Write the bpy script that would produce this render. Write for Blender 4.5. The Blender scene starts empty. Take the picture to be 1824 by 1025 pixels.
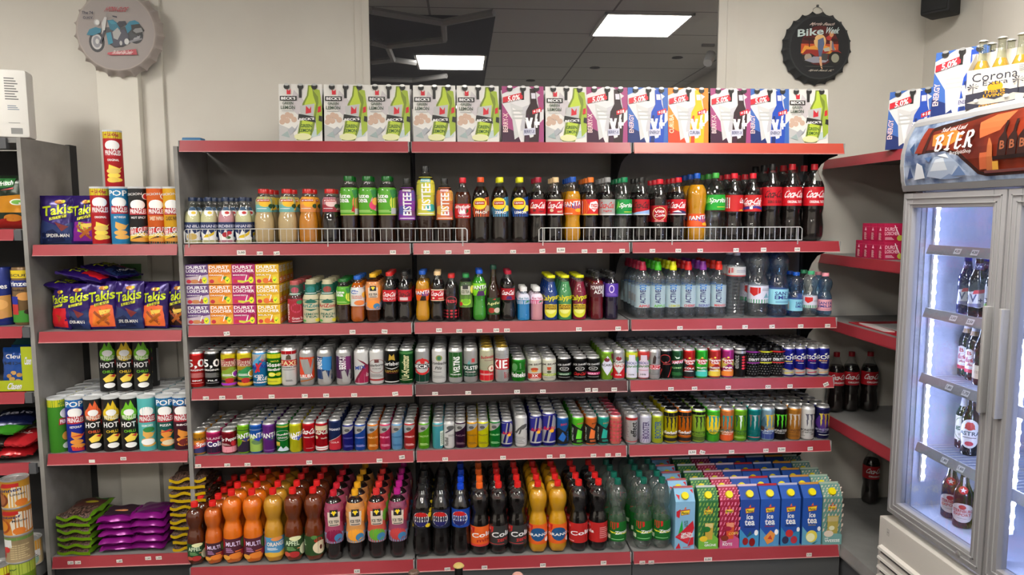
import bpy, bmesh, math, random
from math import sin, cos, pi, radians
from mathutils import Vector, Matrix
random.seed(7)
S = bpy.context.scene
COL = S.collection

# ---------------- camera ----------------
F = 1264.67; PIT = .1032; YAW = .0695; ROL = -.0023
CAM = Vector((1.2279, -3.2258, 1.7367))
FW = Vector((sin(YAW)*cos(PIT), cos(YAW)*cos(PIT), -sin(PIT)))
RT0 = Vector((cos(YAW), -sin(YAW), 0)); UP0 = RT0.cross(FW)
RT = cos(ROL)*RT0+sin(ROL)*UP0; UP = -sin(ROL)*RT0+cos(ROL)*UP0
cd = bpy.data.cameras.new('camera'); cam = bpy.data.objects.new('camera', cd); COL.objects.link(cam)
cd.sensor_width = 36; cd.lens = F/1824*36; cd.clip_start = .05; cd.clip_end = 60
cam.matrix_world = Matrix(((RT.x, UP.x, -FW.x, CAM.x), (RT.y, UP.y, -FW.y, CAM.y), (RT.z, UP.z, -FW.z, CAM.z), (0, 0, 0, 1)))
S.camera = cam

# ---------------- world, exposure ----------------
S.view_settings.view_transform = 'Standard'; S.view_settings.look = 'None'
S.view_settings.gamma = 1; S.view_settings.use_curve_mapping = False
S.view_settings.exposure = 1.68
w = bpy.data.worlds.new('world'); S.world = w; w.use_nodes = True
w.node_tree.nodes['Background'].inputs[0].default_value = (.8, .85, 1, 1)
w.node_tree.nodes['Background'].inputs[1].default_value = .03
S.cycles.transparent_max_bounces = 32; S.cycles.max_bounces = 8; S.cycles.glossy_bounces = 4; S.cycles.transmission_bounces = 6
S.cycles.sample_clamp_indirect = 4; S.cycles.use_denoising = True; S.cycles.caustics_reflective = False; S.cycles.caustics_refractive = False
CEIL = 3.1
PANEL_E = 13.0
LED_E = 60.0

def at(u, Y, z):
    "X of the point that the photo shows in column u, given its depth Y and height z"
    k = (u-912)/F
    # (x*RTx + a) = k*(x*FWx + b)
    a = (Y-CAM.y)*RT.y+(z-CAM.z)*RT.z; b = (Y-CAM.y)*FW.y+(z-CAM.z)*FW.z
    return CAM.x+(k*b-a)/(RT.x-k*FW.x)

# ---------------- materials ----------------
def lin(c):
    c = c.strip()
    if len(c) == 3: v = [int(x, 16)/15 for x in c]
    else: v = [int(c[i:i+2], 16)/255 for i in (0, 2, 4)]
    return tuple((x/12.92 if x <= .04045 else ((x+.055)/1.055)**2.4) for x in v)+(1,)
MATS = {}
def newmat(name):
    m = bpy.data.materials.new(name); m.use_nodes = True; nt = m.node_tree
    return m, nt, nt.nodes['Principled BSDF']
def mat(code):
    """'c12' print or paper, 'm:c12' metallic can paint, 'p:' shiny plastic, 'l:' liquid, 'g:' clear shell with that tint, 'f:' foil, 'n:' matte"""
    if code in MATS: return MATS[code]
    k, _, c = code.rpartition(':')
    m, nt, b = newmat('paint_'+code.replace(':', '_'))
    if k in ('g', 'h'):
        nt.nodes.remove(b); o = nt.nodes['Material Output']
        tr = nt.nodes.new('ShaderNodeBsdfTransparent'); gl = nt.nodes.new('ShaderNodeBsdfGlossy'); mx = nt.nodes.new('ShaderNodeMixShader')
        lw = nt.nodes.new('ShaderNodeLayerWeight'); lw.inputs[0].default_value = .5
        pw = nt.nodes.new('ShaderNodeMath'); pw.operation = 'POWER'; pw.inputs[1].default_value = 5; nt.links.new(lw.outputs['Facing'], pw.inputs[0])
        fr = nt.nodes.new('ShaderNodeMath'); fr.operation = 'MULTIPLY_ADD'; fr.inputs[1].default_value = .9; fr.inputs[2].default_value = .07; nt.links.new(pw.outputs[0], fr.inputs[0])
        mc = nt.nodes.new('ShaderNodeMixRGB'); t = lin(c)
        mc.inputs[1].default_value = t; mc.inputs[2].default_value = tuple(x*.55 for x in t[:3])+(1,)
        p3 = nt.nodes.new('ShaderNodeMath'); p3.operation = 'POWER'; p3.inputs[1].default_value = 3; nt.links.new(lw.outputs['Facing'], p3.inputs[0])
        nt.links.new(p3.outputs[0], mc.inputs[0]); nt.links.new(mc.outputs[0], tr.inputs[0])
        nz = nt.nodes.new('ShaderNodeTexNoise'); nz.inputs['Scale'].default_value = 30
        tc = nt.nodes.new('ShaderNodeTexCoord'); nt.links.new(tc.outputs['Object'], nz.inputs['Vector'])
        bp = nt.nodes.new('ShaderNodeBump'); bp.inputs['Strength'].default_value = .25; bp.inputs['Distance'].default_value = .004
        nt.links.new(nz.outputs[0], bp.inputs['Height']); nt.links.new(bp.outputs[0], gl.inputs['Normal'])
        gl.inputs['Roughness'].default_value = .07; gl.inputs[0].default_value = (1, 1, 1, 1)
        nt.links.new(fr.outputs[0], mx.inputs[0]); nt.links.new(tr.outputs[0], mx.inputs[1]); nt.links.new(gl.outputs[0], mx.inputs[2])
        df = nt.nodes.new('ShaderNodeBsdfDiffuse'); df.inputs[0].default_value = (.9, .93, .95, 1); mh = nt.nodes.new('ShaderNodeMixShader'); mh.inputs[0].default_value = .03 if k == 'h' else .004
        nt.links.new(tr.outputs[0], mh.inputs[1]); nt.links.new(df.outputs[0], mh.inputs[2]); nt.links.new(mh.outputs[0], mx.inputs[1])
        nt.links.new(mx.outputs[0], o.inputs[0])
    else:
        b.inputs['Base Color'].default_value = lin(c)
        b.inputs['Roughness'].default_value = {'m': .33, 'p': .3, 'l': .12, 'f': .25, 'n': .8, '': .5}[k]
        if k == 'm':
            v = lin(c); b.inputs['Metallic'].default_value = .2 if min(v[:3]) > .6 and c != 'ccc' else .55
        if k == 'f': b.inputs['Metallic'].default_value = .25
        if k == 'l': b.inputs['Specular IOR Level'].default_value = .3
    MATS[code] = m
    return m
def noisy(code, c1, c2, scale, rough=.6, detail=4, bump=0, stretch=None, lo=.35, hi=.65, metal=0):
    if code in MATS: return MATS[code]
    m, nt, b = newmat(code)
    tc = nt.nodes.new('ShaderNodeTexCoord'); mp = nt.nodes.new('ShaderNodeMapping')
    if stretch: mp.inputs['Scale'].default_value = stretch
    nz = nt.nodes.new('ShaderNodeTexNoise'); nz.inputs['Scale'].default_value = scale; nz.inputs['Detail'].default_value = detail
    cr = nt.nodes.new('ShaderNodeValToRGB'); cr.color_ramp.elements[0].position = lo; cr.color_ramp.elements[1].position = hi
    cr.color_ramp.elements[0].color = lin(c1); cr.color_ramp.elements[1].color = lin(c2)
    L = nt.links.new
    L(tc.outputs['Object'], mp.inputs[0]); L(mp.outputs[0], nz.inputs['Vector']); L(nz.outputs[0], cr.inputs[0]); L(cr.outputs[0], b.inputs['Base Color'])
    b.inputs['Roughness'].default_value = rough; b.inputs['Metallic'].default_value = metal
    if bump:
        bp = nt.nodes.new('ShaderNodeBump'); bp.inputs['Strength'].default_value = bump; bp.inputs['Distance'].default_value = .01
        L(nz.outputs[0], bp.inputs['Height']); L(bp.outputs[0], b.inputs['Normal'])
    MATS[code] = m
    return m
def emit(code, c, e):
    m, nt, b = newmat(code); b.inputs['Base Color'].default_value = lin(c); b.inputs['Emission Color'].default_value = lin(c); b.inputs['Emission Strength'].default_value = e
    MATS[code] = m
    return m
noisy('n:wall', 'dcd8d0', 'd7d2ca', 3, .75, bump=.02)
noisy('n:concrete', '7c7a78', '999693', 5, .6, 8, .05)
noisy('n:shelfgrey', '7a7978', '858483', 9, .5)
noisy('n:panelgrey', '6e6b69', '757270', 6, .55)
noisy('n:rail', '983039', 'a23842', 4, .35)
noisy('n:raildark', '4e161e', '5c1e27', 9, .4)
noisy('n:railorange', 'c04a3c', 'c85846', 4, .33)  # orange light reflected by one red rail, put into its colour
noisy('n:column', 'e6e2d8', 'e2ded4', 3, .7)
noisy('n:floor', '2a2a2c', '353437', 5, .35)
noisy('n:ceiling', 'd0d0d0', 'd4d4d4', 40, .9)
noisy('n:wrinkle', 'b9b9bd', 'e6e6ea', 20, .3, 5, .4, metal=.3)
noisy('seeds', '1d120e', '6a4f44', 160, .4, 3, .5, stretch=(1, .35, 1), lo=.4, hi=.62)
noisy('wetice', '4a6288', 'b4c4dc', 14, .3, 6, lo=.36, hi=.66)
noisy('amber', '54180e', '93341c', 5, .35, 3)
noisy('gpanel', '6b6a69', '777573', 3, .7)

# ---------------- text and label art ----------------
TXT = {}
def glyphs(s, heavy=True):
    k = (s, heavy)
    if k not in TXT:
        c = bpy.data.curves.new('lettering', 'FONT'); c.body = s; c.resolution_u = 2
        if heavy: c.offset = .022
        o = bpy.data.objects.new('lettering', c); me = bpy.data.meshes.new_from_object(o)
        v = [tuple(p.co)[:2] for p in me.vertices]; f = [tuple(p.vertices) for p in me.polygons]
        bpy.data.objects.remove(o); bpy.data.meshes.remove(me); bpy.data.curves.remove(c)
        if not v: v = [(0, 0), (1, 0), (1, 1)]; f = []
        xs = [p[0] for p in v]; ys = [p[1] for p in v]
        x0, x1, y0, y1 = min(xs), max(xs), min(ys), max(ys)
        TXT[k] = ([((p[0]-x0)/max(x1-x0, 1e-6), (p[1]-y0)/max(y1-y0, 1e-6)) for p in v], f)
    return TXT[k]

def art_shapes(s):
    "label art: 'r x0 y0 x1 y1 col; e cx cy rx ry col; p col x y x y ..; t/v/s/w x0 y0 x1 y1 col text; L x0 y0 x1 y1 n col' -> (points, faces, colour)"
    out = []
    for op in s.split(';'):
        a = op.split()
        if not a: continue
        k = a[0]
        if k == 'r':
            x0, y0, x1, y1 = map(float, a[1:5]); out.append(([(x0, y0), (x1, y0), (x1, y1), (x0, y1)], [(0, 1, 2, 3)], a[5]))
        elif k == 'e':
            cx, cy, rx, ry = map(float, a[1:5]); n = 20
            out.append(([(cx+rx*cos(2*pi*i/n), cy+ry*sin(2*pi*i/n)) for i in range(n)], [tuple(range(n))], a[5]))
        elif k == 'o':   # ring
            cx, cy, rx, ry, th = map(float, a[1:6]); n = 24; P = []
            for q in (1, 1-th): P += [(cx+rx*q*cos(2*pi*i/n), cy+ry*q*sin(2*pi*i/n)) for i in range(n)]
            out.append((P, [(i, (i+1) % n, n+(i+1) % n, n+i) for i in range(n)], a[6]))
        elif k == 'p':
            f = list(map(float, a[2:])); P = list(zip(f[::2], f[1::2])); out.append((P, [tuple(range(len(P)))], a[1]))
        elif k == 'L':
            x0, y0, x1, y1 = map(float, a[1:5]); n = int(a[5]); P = []; Q = []
            for i in range(n):
                y = y0+(y1-y0)*(i+.2)/n; h = (y1-y0)/n*.45; j = len(P); e = x1-(x1-x0)*(.25*((i*7) % 3)/2)
                P += [(x0, y), (e, y), (e, y+h), (x0, y+h)]; Q.append((j, j+1, j+2, j+3))
            out.append((P, Q, a[6]))
        elif k in 'tvswT':
            x0, y0, x1, y1 = map(float, a[1:5]); tx = ' '.join(a[6:]); v, f = glyphs(tx, k != 'T')
            if k == 'v': P = [(x1-(x1-x0)*q, y0+(y1-y0)*p) for p, q in v]
            elif k == 's': P = [(x0+(x1-x0)*(p*.85+q*.15), y0+(y1-y0)*q) for p, q in v]
            elif k == 'w': P = [(x0+(x1-x0)*p, y0+(y1-y0)*(q*.72+p*.28)) for p, q in v]   # rising line
            else: P = [(x0+(x1-x0)*p, y0+(y1-y0)*q) for p, q in v]
            out.append((P, f, a[5]))
        else: raise ValueError(op)
    return out

class MB:
    "collects faces with materials and links them as ONE mesh object"
    def __init__(s): s.v = []; s.f = []; s.m = []; s.sm = []; s.ml = []
    def mi(s, code):
        if code not in s.ml: s.ml.append(code)
        return s.ml.index(code)
    def add(s, P, Fs, code, smooth=False):
        o = len(s.v); s.v += [tuple(p) for p in P]; i = s.mi(code)
        for f in Fs: s.f.append(tuple(o+j for j in f)); s.m.append(i); s.sm.append(smooth)
    def box(s, x0, x1, y0, y1, z0, z1, code, bev=0):
        if bev:
            bm = bmesh.new(); bmesh.ops.create_cube(bm, size=1)
            for v in bm.verts: v.co = Vector(((x0+x1)/2+v.co.x*(x1-x0), (y0+y1)/2+v.co.y*(y1-y0), (z0+z1)/2+v.co.z*(z1-z0)))
            bmesh.ops.bevel(bm, geom=bm.edges[:], offset=bev, segments=2, affect='EDGES', profile=.6)
            bm.verts.index_update(); s.add([v.co for v in bm.verts], [[v.index for v in f.verts] for f in bm.faces], code, True); bm.free(); return s
        s.add([(x, y, z) for x in (x0, x1) for y in (y0, y1) for z in (z0, z1)],
              [(0, 1, 3, 2), (4, 6, 7, 5), (0, 4, 5, 1), (2, 3, 7, 6), (0, 2, 6, 4), (1, 5, 7, 3)], code); return s
    def prism(s, pts, axis, a0, a1, code):
        "outline of 2D points extruded along an axis: x -> (y,z), y -> (x,z), z -> (x,y)"
        g = {'x': lambda p, t: (t, p[0], p[1]), 'y': lambda p, t: (p[0], t, p[1]), 'z': lambda p, t: (p[0], p[1], t)}[axis]
        n = len(pts); P = [g(p, a0) for p in pts]+[g(p, a1) for p in pts]
        s.add(P, [tuple(range(n-1, -1, -1)), tuple(range(n, 2*n))]+[(i, (i+1) % n, n+(i+1) % n, n+i) for i in range(n)], code); return s
    def lathe(s, prof, seg, code, foot=0, cx=0, cy=0, cz=0, mod=None):
        "prof [(r,z)..] bottom to top; code may be one code or one per segment; foot: five-petal base below that height"
        n = len(prof); P = []
        for r, z in prof:
            for i in range(seg):
                a = 2*pi*i/seg; rr = r
                if foot and z < foot: rr = r*(1-.14*(1-z/foot)*(.5+.5*cos(5*a)))
                if mod: rr = mod(rr, z, a)
                P.append((cx+rr*sin(a), cy-rr*cos(a), cz+z))
        cs = code if isinstance(code, (list, tuple)) else [code]*(n-1)
        o = len(s.v); s.v += P
        for j in range(n-1):
            mi = s.mi(cs[j])
            for i in range(seg):
                s.f.append((o+j*seg+i, o+j*seg+(i+1) % seg, o+(j+1)*seg+(i+1) % seg, o+(j+1)*seg+i)); s.m.append(mi); s.sm.append(True)
        return s
    def tube(s, path, r, code, seg=6):
        P = []; n = len(path)
        for i, p in enumerate(path):
            p = Vector(p); d = (Vector(path[min(i+1, n-1)])-Vector(path[max(i-1, 0)])).normalized()
            a = d.cross(Vector((0, 0, 1)) if abs(d.z) < .9 else Vector((1, 0, 0))).normalized(); b = d.cross(a)
            for k in range(seg): t = 2*pi*k/seg; P.append(p+a*r*cos(t)+b*r*sin(t))
        Q = [(i*seg+k, i*seg+(k+1) % seg, (i+1)*seg+(k+1) % seg, (i+1)*seg+k) for i in range(n-1) for k in range(seg)]
        Q += [tuple(range(seg)), tuple(range(n*seg-seg, n*seg))]
        s.add(P, Q, code, True); return s
    def art(s, text, fn, xs=None, ys=None, dl=1.0, pre=''):
        "fn(x, y, layer) -> point; the flat art is cut at xs and ys first so that it can follow a curved surface"
        bm = bmesh.new(); codes = []
        for L, (P, Fs, c) in enumerate(art_shapes(text)):
            vs = [bm.verts.new((x, y, L*dl)) for x, y in P]
            for f in Fs:
                if len(set(f)) < 3: continue
                try: fc = bm.faces.new([vs[i] for i in f]); fc.material_index = s.mi(c if (':' in c or c in MATS) else pre+c)
                except ValueError: pass
        for ax, cuts in ((0, xs), (1, ys)):
            for c in cuts or ():
                co = [0, 0, 0]; no = [0, 0, 0]; co[ax] = c; no[ax] = 1
                bmesh.ops.bisect_plane(bm, geom=bm.verts[:]+bm.edges[:]+bm.faces[:], plane_co=co, plane_no=no, dist=1e-5)
        bm.verts.index_update(); o = len(s.v)
        s.v += [tuple(fn(v.co.x, v.co.y, v.co.z)) for v in bm.verts]
        for f in bm.faces:
            s.f.append(tuple(o+v.index for v in f.verts)); s.m.append(f.material_index); s.sm.append(False)
        bm.free(); return s
    def mesh(s, name):
        me = bpy.data.meshes.new(name); me.from_pydata(s.v, [], s.f)
        for c in s.ml: me.materials.append(mat(c))
        me.polygons.foreach_set('material_index', s.m); me.polygons.foreach_set('use_smooth', s.sm)
        me.validate(); me.update()
        if any(s.sm): me.set_sharp_from_angle(angle=radians(40))
        return me
    def build(s, name, parent=None, loc=None, rot=None):
        o = bpy.data.objects.new(name, s.mesh(name)); COL.objects.link(o)
        if parent: o.parent = parent
        if loc: o.location = loc
        if rot: o.rotation_euler = rot
        return o
def tag(o, label=None, cat=None, group=None, kind=None):
    if label: o['label'] = label
    if cat: o['category'] = cat
    if group: o['group'] = group
    if kind: o['kind'] = kind
    return o
def empty(name, loc=(0, 0, 0), rz=0):
    o = bpy.data.objects.new(name, None); COL.objects.link(o); o.location = loc; o.rotation_euler = (0, 0, rz); o.empty_display_size = .05
    return o
def copy_tree(o, parent=None):
    c = o.copy(); COL.objects.link(c); c.parent = parent
    for ch in list(o.children): copy_tree(ch, c)
    return c
XS = [i/6 for i in range(-8, 9)]
def cyl(rf, z0, z1, eps=.0003):
    "front of a turned body: x in +-1 is a quarter turn either way, y runs from z0 to z1"
    def fn(x, y, L):
        z = z0+(z1-z0)*y; r = rf(z)+eps*(1+L*.45); a = x*pi/2
        return (r*sin(a), -r*cos(a), z)
    return fn
def interp(prof):
    def f(z):
        for (r0, z0), (r1, z1) in zip(prof, prof[1:]):
            if z0 <= z <= z1 and z1 > z0: return r0+(r1-r0)*(z-z0)/(z1-z0)
        return prof[-1][0]
    return f
def struct(name, mb, **k):
    o = mb.build(name, **k); o['kind'] = 'structure'; return o
ORD = ['', 'second', 'third', 'fourth', 'fifth', 'sixth', 'seventh', 'eighth', 'ninth']
# ---------------- room ----------------
WY = .42; RX = 3.635; LX = -3.0; BY = -6.5
struct('floor', MB().box(LX, RX, BY, WY, -.05, 0, 'n:floor'))
m, nt, b = newmat('ceiling_tiles'); MATS['tiles'] = m
tc = nt.nodes.new('ShaderNodeTexCoord'); mp = nt.nodes.new('ShaderNodeMapping'); mp.inputs['Location'].default_value = (.22, .20, 0)
br = nt.nodes.new('ShaderNodeTexBrick'); br.offset = 0; br.inputs['Color1'].default_value = lin('dcdcda'); br.inputs['Color2'].default_value = lin('d6d6d4'); br.inputs['Mortar'].default_value = lin('8a8a8a')
br.inputs['Scale'].default_value = 1; br.inputs['Mortar Size'].default_value = .008; br.inputs['Brick Width'].default_value = 1.24; br.inputs['Row Height'].default_value = .62
nt.links.new(tc.outputs['Object'], mp.inputs[0]); nt.links.new(mp.outputs[0], br.inputs[0]); nt.links.new(br.outputs[0], b.inputs['Base Color']); b.inputs['Roughness'].default_value = .9
struct('ceiling', MB().box(LX, RX, BY, WY, CEIL, CEIL+.05, 'tiles'))
# back wall with the window opening X .80..2.56, Z 2.25..3.05
WX0, WX1, WZ0, WZ1 = .71, 2.635, 2.22, 3.06
mb = MB()
mb.box(LX, WX0, WY, WY+.15, 0, CEIL, 'n:wall').box(WX1, RX+.15, WY, WY+.15, 0, CEIL, 'n:wall').box(WX0, WX1, WY, WY+.15, 0, WZ0, 'n:wall').box(WX0, WX1, WY, WY+.15, WZ1, CEIL, 'n:wall')
struct('wall_back', mb)
struct('wall_right', MB().box(RX, RX+.15, BY, WY, 0, CEIL, 'n:wall'))
struct('wall_left', MB().box(LX-.1, LX, BY, WY, 0, CEIL, 'n:wall'))
struct('wall_front', MB().box(LX, RX, BY-.1, BY, 0, CEIL, 'n:wall'))
struct('trim_1', MB().box(-.50, -.31, WY-.06, WY, 0, CEIL, 'n:column', .004))
struct('trim_2', MB().box(-.31, -.21, WY-.02, WY, 0, CEIL, 'n:wall', .003))
struct('trim_3', MB().box(RX-.045, RX, -.36, -.05, 0, CEIL, 'n:wall', .01))
# window: painted reveal, dark pane
gm, nt, b = newmat('dark_pane'); MATS['darkpane'] = gm
b.inputs['Base Color'].default_value = (.03, .031, .034, 1); b.inputs['Roughness'].default_value = .02; b.inputs['IOR'].default_value = 1.5
b.inputs['Coat Weight'].default_value = 1; b.inputs['Coat IOR'].default_value = 3.2; b.inputs['Coat Roughness'].default_value = .01
win = tag(empty('window_1', (0, 0, 0)), kind='structure')
fr = MB()
fr.box(WX0, WX0+.07, WY-.006, WY+.03, WZ0, WZ1, 'n:wall', .003).box(WX1-.10, WX1, WY-.006, WY+.03, WZ0, WZ1, 'n:wall', .003).box(WX0+.07, WX1-.1, WY-.004, WY+.03, WZ1-.04, WZ1, 'n:wall').box(WX0+.07, WX1-.1, WY-.004, WY+.03, WZ0, WZ0+.04, 'n:wall')
fr.box(WX1-.055, WX1-.048, WY-.010, WY-.004, WZ0, WZ1, 'n:wall').box(WX0+.03, WX0+.035, WY-.010, WY-.004, WZ0, WZ1, 'n:wall')
fr.build('window_frame', win)
MB().box(WX0+.07, WX1-.1, WY+.004, WY+.012, WZ0+.04, WZ1-.04, 'darkpane').build('window_pane', win)

# ---------------- ceiling fittings (some mirrored in the dark pane, some unseen fill panels added) ----------------
emit('lightpanel', 'fffaf0', PANEL_E)
def mirror(u, v, z=CEIL):
    d = FW+RT*((u-912)/F)-UP*((v-512.5)/F); t = (z-CAM.z)/d.z; p = CAM+d*t
    return p.x, 2*WY-p.y
def light_panel(x, y, label, sx=.62, sy=.62):
    t = tag(empty('ceiling_light', (x, y, CEIL)), label, 'light', 'square ceiling light panels')
    MB().box(-sx/2+.02, sx/2-.02, -sy/2+.02, sy/2-.02, -.012, -.006, 'lightpanel').build('diffuser', t)
    f = MB()
    for a in ((-sx/2, sx/2, -sy/2, -sy/2+.02), (-sx/2, sx/2, sy/2-.02, sy/2), (-sx/2, -sx/2+.02, -sy/2, sy/2), (sx/2-.02, sx/2, -sy/2, sy/2)): f.box(a[0], a[1], a[2], a[3], -.016, 0, 'ddd')
    f.build('frame', t)
light_panel(2.52, -1.15, 'bright square ceiling panel mirrored large in the dark window')
light_panel(1.14, -2.48, 'bright square ceiling panel mirrored small beside the angular tubes')
light_panel(-1.2, -1.3, 'square ceiling light panel over the crisps, outside the window reflection')
light_panel(-1.2, -2.9, 'added unseen square fill panel over the snack side, further from the shelves')  # added fill, brightens the wall and the shelf backs
light_panel(-.6, -4.6, 'added unseen square fill panel behind the photographer, on the snack side')  # added out of view to reach deep into the shelves
light_panel(1.2, -5.3, 'added unseen square fill panel behind the photographer, above the aisle')  # another added fill, low angle onto upright surfaces
light_panel(2.5, -4.6, 'added unseen square fill panel behind the photographer, on the fridge side')  # added fill as well, no such fitting in view
# dark open part of the ceiling with angular tubes
x1, y1 = mirror(880, 40)
o = MB().box(-.6, 1.47, -4.0, -1.0, CEIL-.004, CEIL-.0005, 'n:334').build('trim_4'); o['kind'] = 'structure'
tb = MB(); zz = CEIL-.05
for pth in ([(660, 18), (790, 40), (792, 70), (690, 82), (660, 74)], [(690, 82), (700, 106), (740, 112)], [(700, 106), (662, 110)], [(790, 40), (880, 22)], [(662, 140), (735, 143), (795, 135)]):
    P = [mirror(u, v, zz)+(zz,) for u, v in pth]; tb.tube(P, .025, 'n:aaa')
tag(tb.build('light_tube'), 'unlit angular white tube grid in the dark ceiling opening, mirrored in the window', 'tube')
for u, v, l in ((945, 143, 'lowest in the window reflection'), (1060, 120, 'between the two others in the window reflection'), (1207, 102, 'next to the bright panel in the window reflection')):
    x, y = mirror(u, v)
    t = tag(empty('downlight', (x, y, CEIL)), 'small round recessed ceiling lamp, '+l, 'lamp', 'recessed ceiling lamps')
    MB().lathe([(.045, 0), (.05, -.004), (.042, -.006), (.036, -.002), (0, -.001)], 20, 'n:444').build('ring', t)
x, y = mirror(1262, 78)
t = tag(empty('spotlight', (x, y, CEIL)), 'grey cylindrical ceiling spotlight mirrored beside the bright panel', 'spotlight')
MB().box(-.05, .05, -.015, .015, -.02, 0, 'n:999').build('mount', t)
MB().lathe([(0, 0), (.035, 0), (.038, .02), (.038, .12), (.03, .13), (0, .128)], 20, 'n:bbb').build('lamp_head', t, (0, 0, -.15), (radians(35), radians(30), 0))

# ---------------- wall signs and speaker ----------------
def cap_sign(x, z, R, code, art_s, label, dark, tilt=0):
    t = tag(empty('bottle_cap_sign', (x, WY-(.062 if not dark else .002), z)), label, 'sign')
    n = 210; mb = MB(); P = []
    prof = [(.87*R, .048, 0), (.895*R, .044, .15), (.92*R, .034, .5), (.955*R, .018, .85), (1.0*R, .004, 1), (.97*R, 0, 1)]
    for r, d, k in prof:
        for i in range(n):
            a = 2*pi*i/n; q = (1-abs(cos(a*10.5)))**1.3; rr = r*(1+.06*k*q-.035*k); P.append((rr*sin(a), -d-.010*k*q, rr*cos(a)))
    Q = [(j*n+i, j*n+(i+1) % n, (j+1)*n+(i+1) % n, (j+1)*n+i) for j in range(len(prof)-1) for i in range(n)]
    Q.append(tuple(range(n)))
    mb.add(P, Q, code, True)
    r8 = .87*R
    mb.art(art_s, lambda a, b, L: (a*r8, -.0484-.0002*L, b*r8))
    mb.build('cap_disc', t, rot=(0, 0, 0))
    return t
bike = ('e -.5 -.27 .2 .27 2c2e34;e -.5 -.27 .14 .2 c4c2c4;e -.5 -.27 .1 .15 8c8c94;e -.49 -.26 .045 .07 ccc;e .5 -.09 .19 .22 2c2e34;e .5 -.09 .12 .14 a0a0a6;e .5 -.09 .05 .06 445;p 3a3c42 -.3 .1 .5 .14 .62 -.06 .46 -.16 .34 -.3 .16 -.4 -.06 -.42 -.16 -.34 -.24 -.1;p 8a8a90 .3 -.3 .66 -.2 .66 -.16 .3 -.24;p c8c8cc -.02 .0 .1 .06 .16 -.06 .06 -.16;p b0b0b6 .1 -.08 .2 -.02 .26 -.14 .16 -.22;'
 'p 146f8a -.2 .28 -.05 .3 .12 .16 .1 .02 -.02 .0 -.14 .05;p 2a8aa5 -.17 .26 -.06 .27 .03 .19 -.1 .18;p 223 .04 .2 .1 .26 .26 .27 .3 .18 .1 .1;p 1a7a98 .25 .13 .36 .26 .5 .29 .6 .24 .66 .14 .5 .16 .4 .05 .3 -.05;'
 'p 222 .4 .17 .62 .2 .74 .03 .58 -.12 .42 -.03;p 888 .44 .02 .5 .08 .66 .1 .7 .0 .52 -.04;p 445 -.12 -.02 .22 .05 .34 -.12 .3 -.32 -.02 -.4 -.16 -.3;p aaa -.08 -.02 .06 .1 .14 -.04 .04 -.22 -.06 -.18;e .12 -.3 .035 .06 bbb;e .27 -.26 .06 .08 ccc;'
 'p 2a8aa5 -.24 -.05 -.12 -.02 -.08 -.3 -.2 -.35;p 1a7a98 -.74 -.1 -.66 .04 -.5 .1 -.36 .06 -.38 -.04 -.6 -.12;p ccc -.34 .2 -.26 .36 -.2 .35 -.28 -.05 -.34 -.05;p 334 -.42 -.3 -.3 .02 -.26 .02 -.38 -.34;e -.46 .22 .08 .08 bbb;e -.45 .22 .05 .06 ddd;p 334 -.06 .4 .06 .38 .06 .34 -.05 .37;o -.14 .4 .07 .07 .2 999;')
cap_sign(-.374, 2.588, .203, 'n:b3a9a4', 'e 0 0 .98 .98 n:aaa2a0;'+bike+
 's -.26 .5 .38 .62 b33f4a HYDRA-GLIDE;t -.82 .42 -.54 .5 445 The 74;t -.8 .3 -.54 .37 445 O.H.V.;p b84450 -.22 -.55 .5 -.45 .53 -.6 -.16 -.62 -.24 -.59;s -.14 -.59 .46 -.49 edd The Smooth Ride Comfort',
 'round cream bottle-cap sign with a blue vintage motorcycle on the wall', False)
rt_art = ('e 0 .05 .62 .62 5a1a1a;r -.62 -.2 .62 .1 c8502a;p e9a03c -.62 -.2 .62 -.2 .5 .0 .3 .02 0 .1 -.3 .02 -.5 .05;e 0 .18 .2 .22 edc183;p 3a1512 -.36 .0 -.33 .0 -.34 .25 -.38 .25;e -.36 .25 .2 .05 3a1512;p 3a1512 .38 .0 .42 .0 .44 .2 .4 .2;e .42 .22 .2 .05 3a1512;'
 'e -.38 -.32 .2 .2 222;e -.38 -.32 .12 .12 a98;e .52 -.34 .22 .22 1c1c1c;e .52 -.34 .13 .14 998;p 9b2b26 -.6 -.25 -.45 -.08 -.2 -.08 .1 -.1 .28 -.02 .3 -.16 -.1 -.3 -.3 -.2;p 9b2b26 .35 -.1 .6 -.08 .72 -.18 .6 -.14 .4 -.14;p bba .1 -.05 .3 .0 .34 -.12 .16 -.14;p 99a -.5 -.42 -.2 -.5 .2 -.48 .3 -.4 .1 -.3 -.2 -.3;p 444 -.02 -.4 .25 -.42 .28 -.2 .02 -.2;p 778 .3 .18 .42 .18 .5 -.1 .42 -.1;'
 'p 5c6a8c -.08 .22 .1 .3 .14 .1 .05 -.3 -.02 -.3 -.08 0;p dba982 -.01 -.3 .06 -.3 .1 -.66 .12 -.7 .06 -.66 .0 -.5;p b83a36 .18 .3 .3 .38 .4 .34 .34 .2 .22 .22;e .36 .4 .07 .09 d9a070;p dba982 .32 .2 .38 .2 .38 -.1 .33 -.1;'
 'w -.76 .3 .1 .62 cdd Bike;s .12 .42 .66 .62 cdd Week;s -.42 .64 .5 .76 c9b7b0 Myrtle Beach;s -.4 -.78 .5 -.7 b9b0a4 Myrtle Beach, SC;p 444 -.5 -.6 .5 -.6 .4 -.62 -.4 -.62')
cap_sign(3.048, 2.577, .182, 'n:35373a', 'e 0 0 .97 .97 n:27282b;'+rt_art, 'round black bottle-cap sign with orange sunset and red motorcycle', True)
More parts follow.
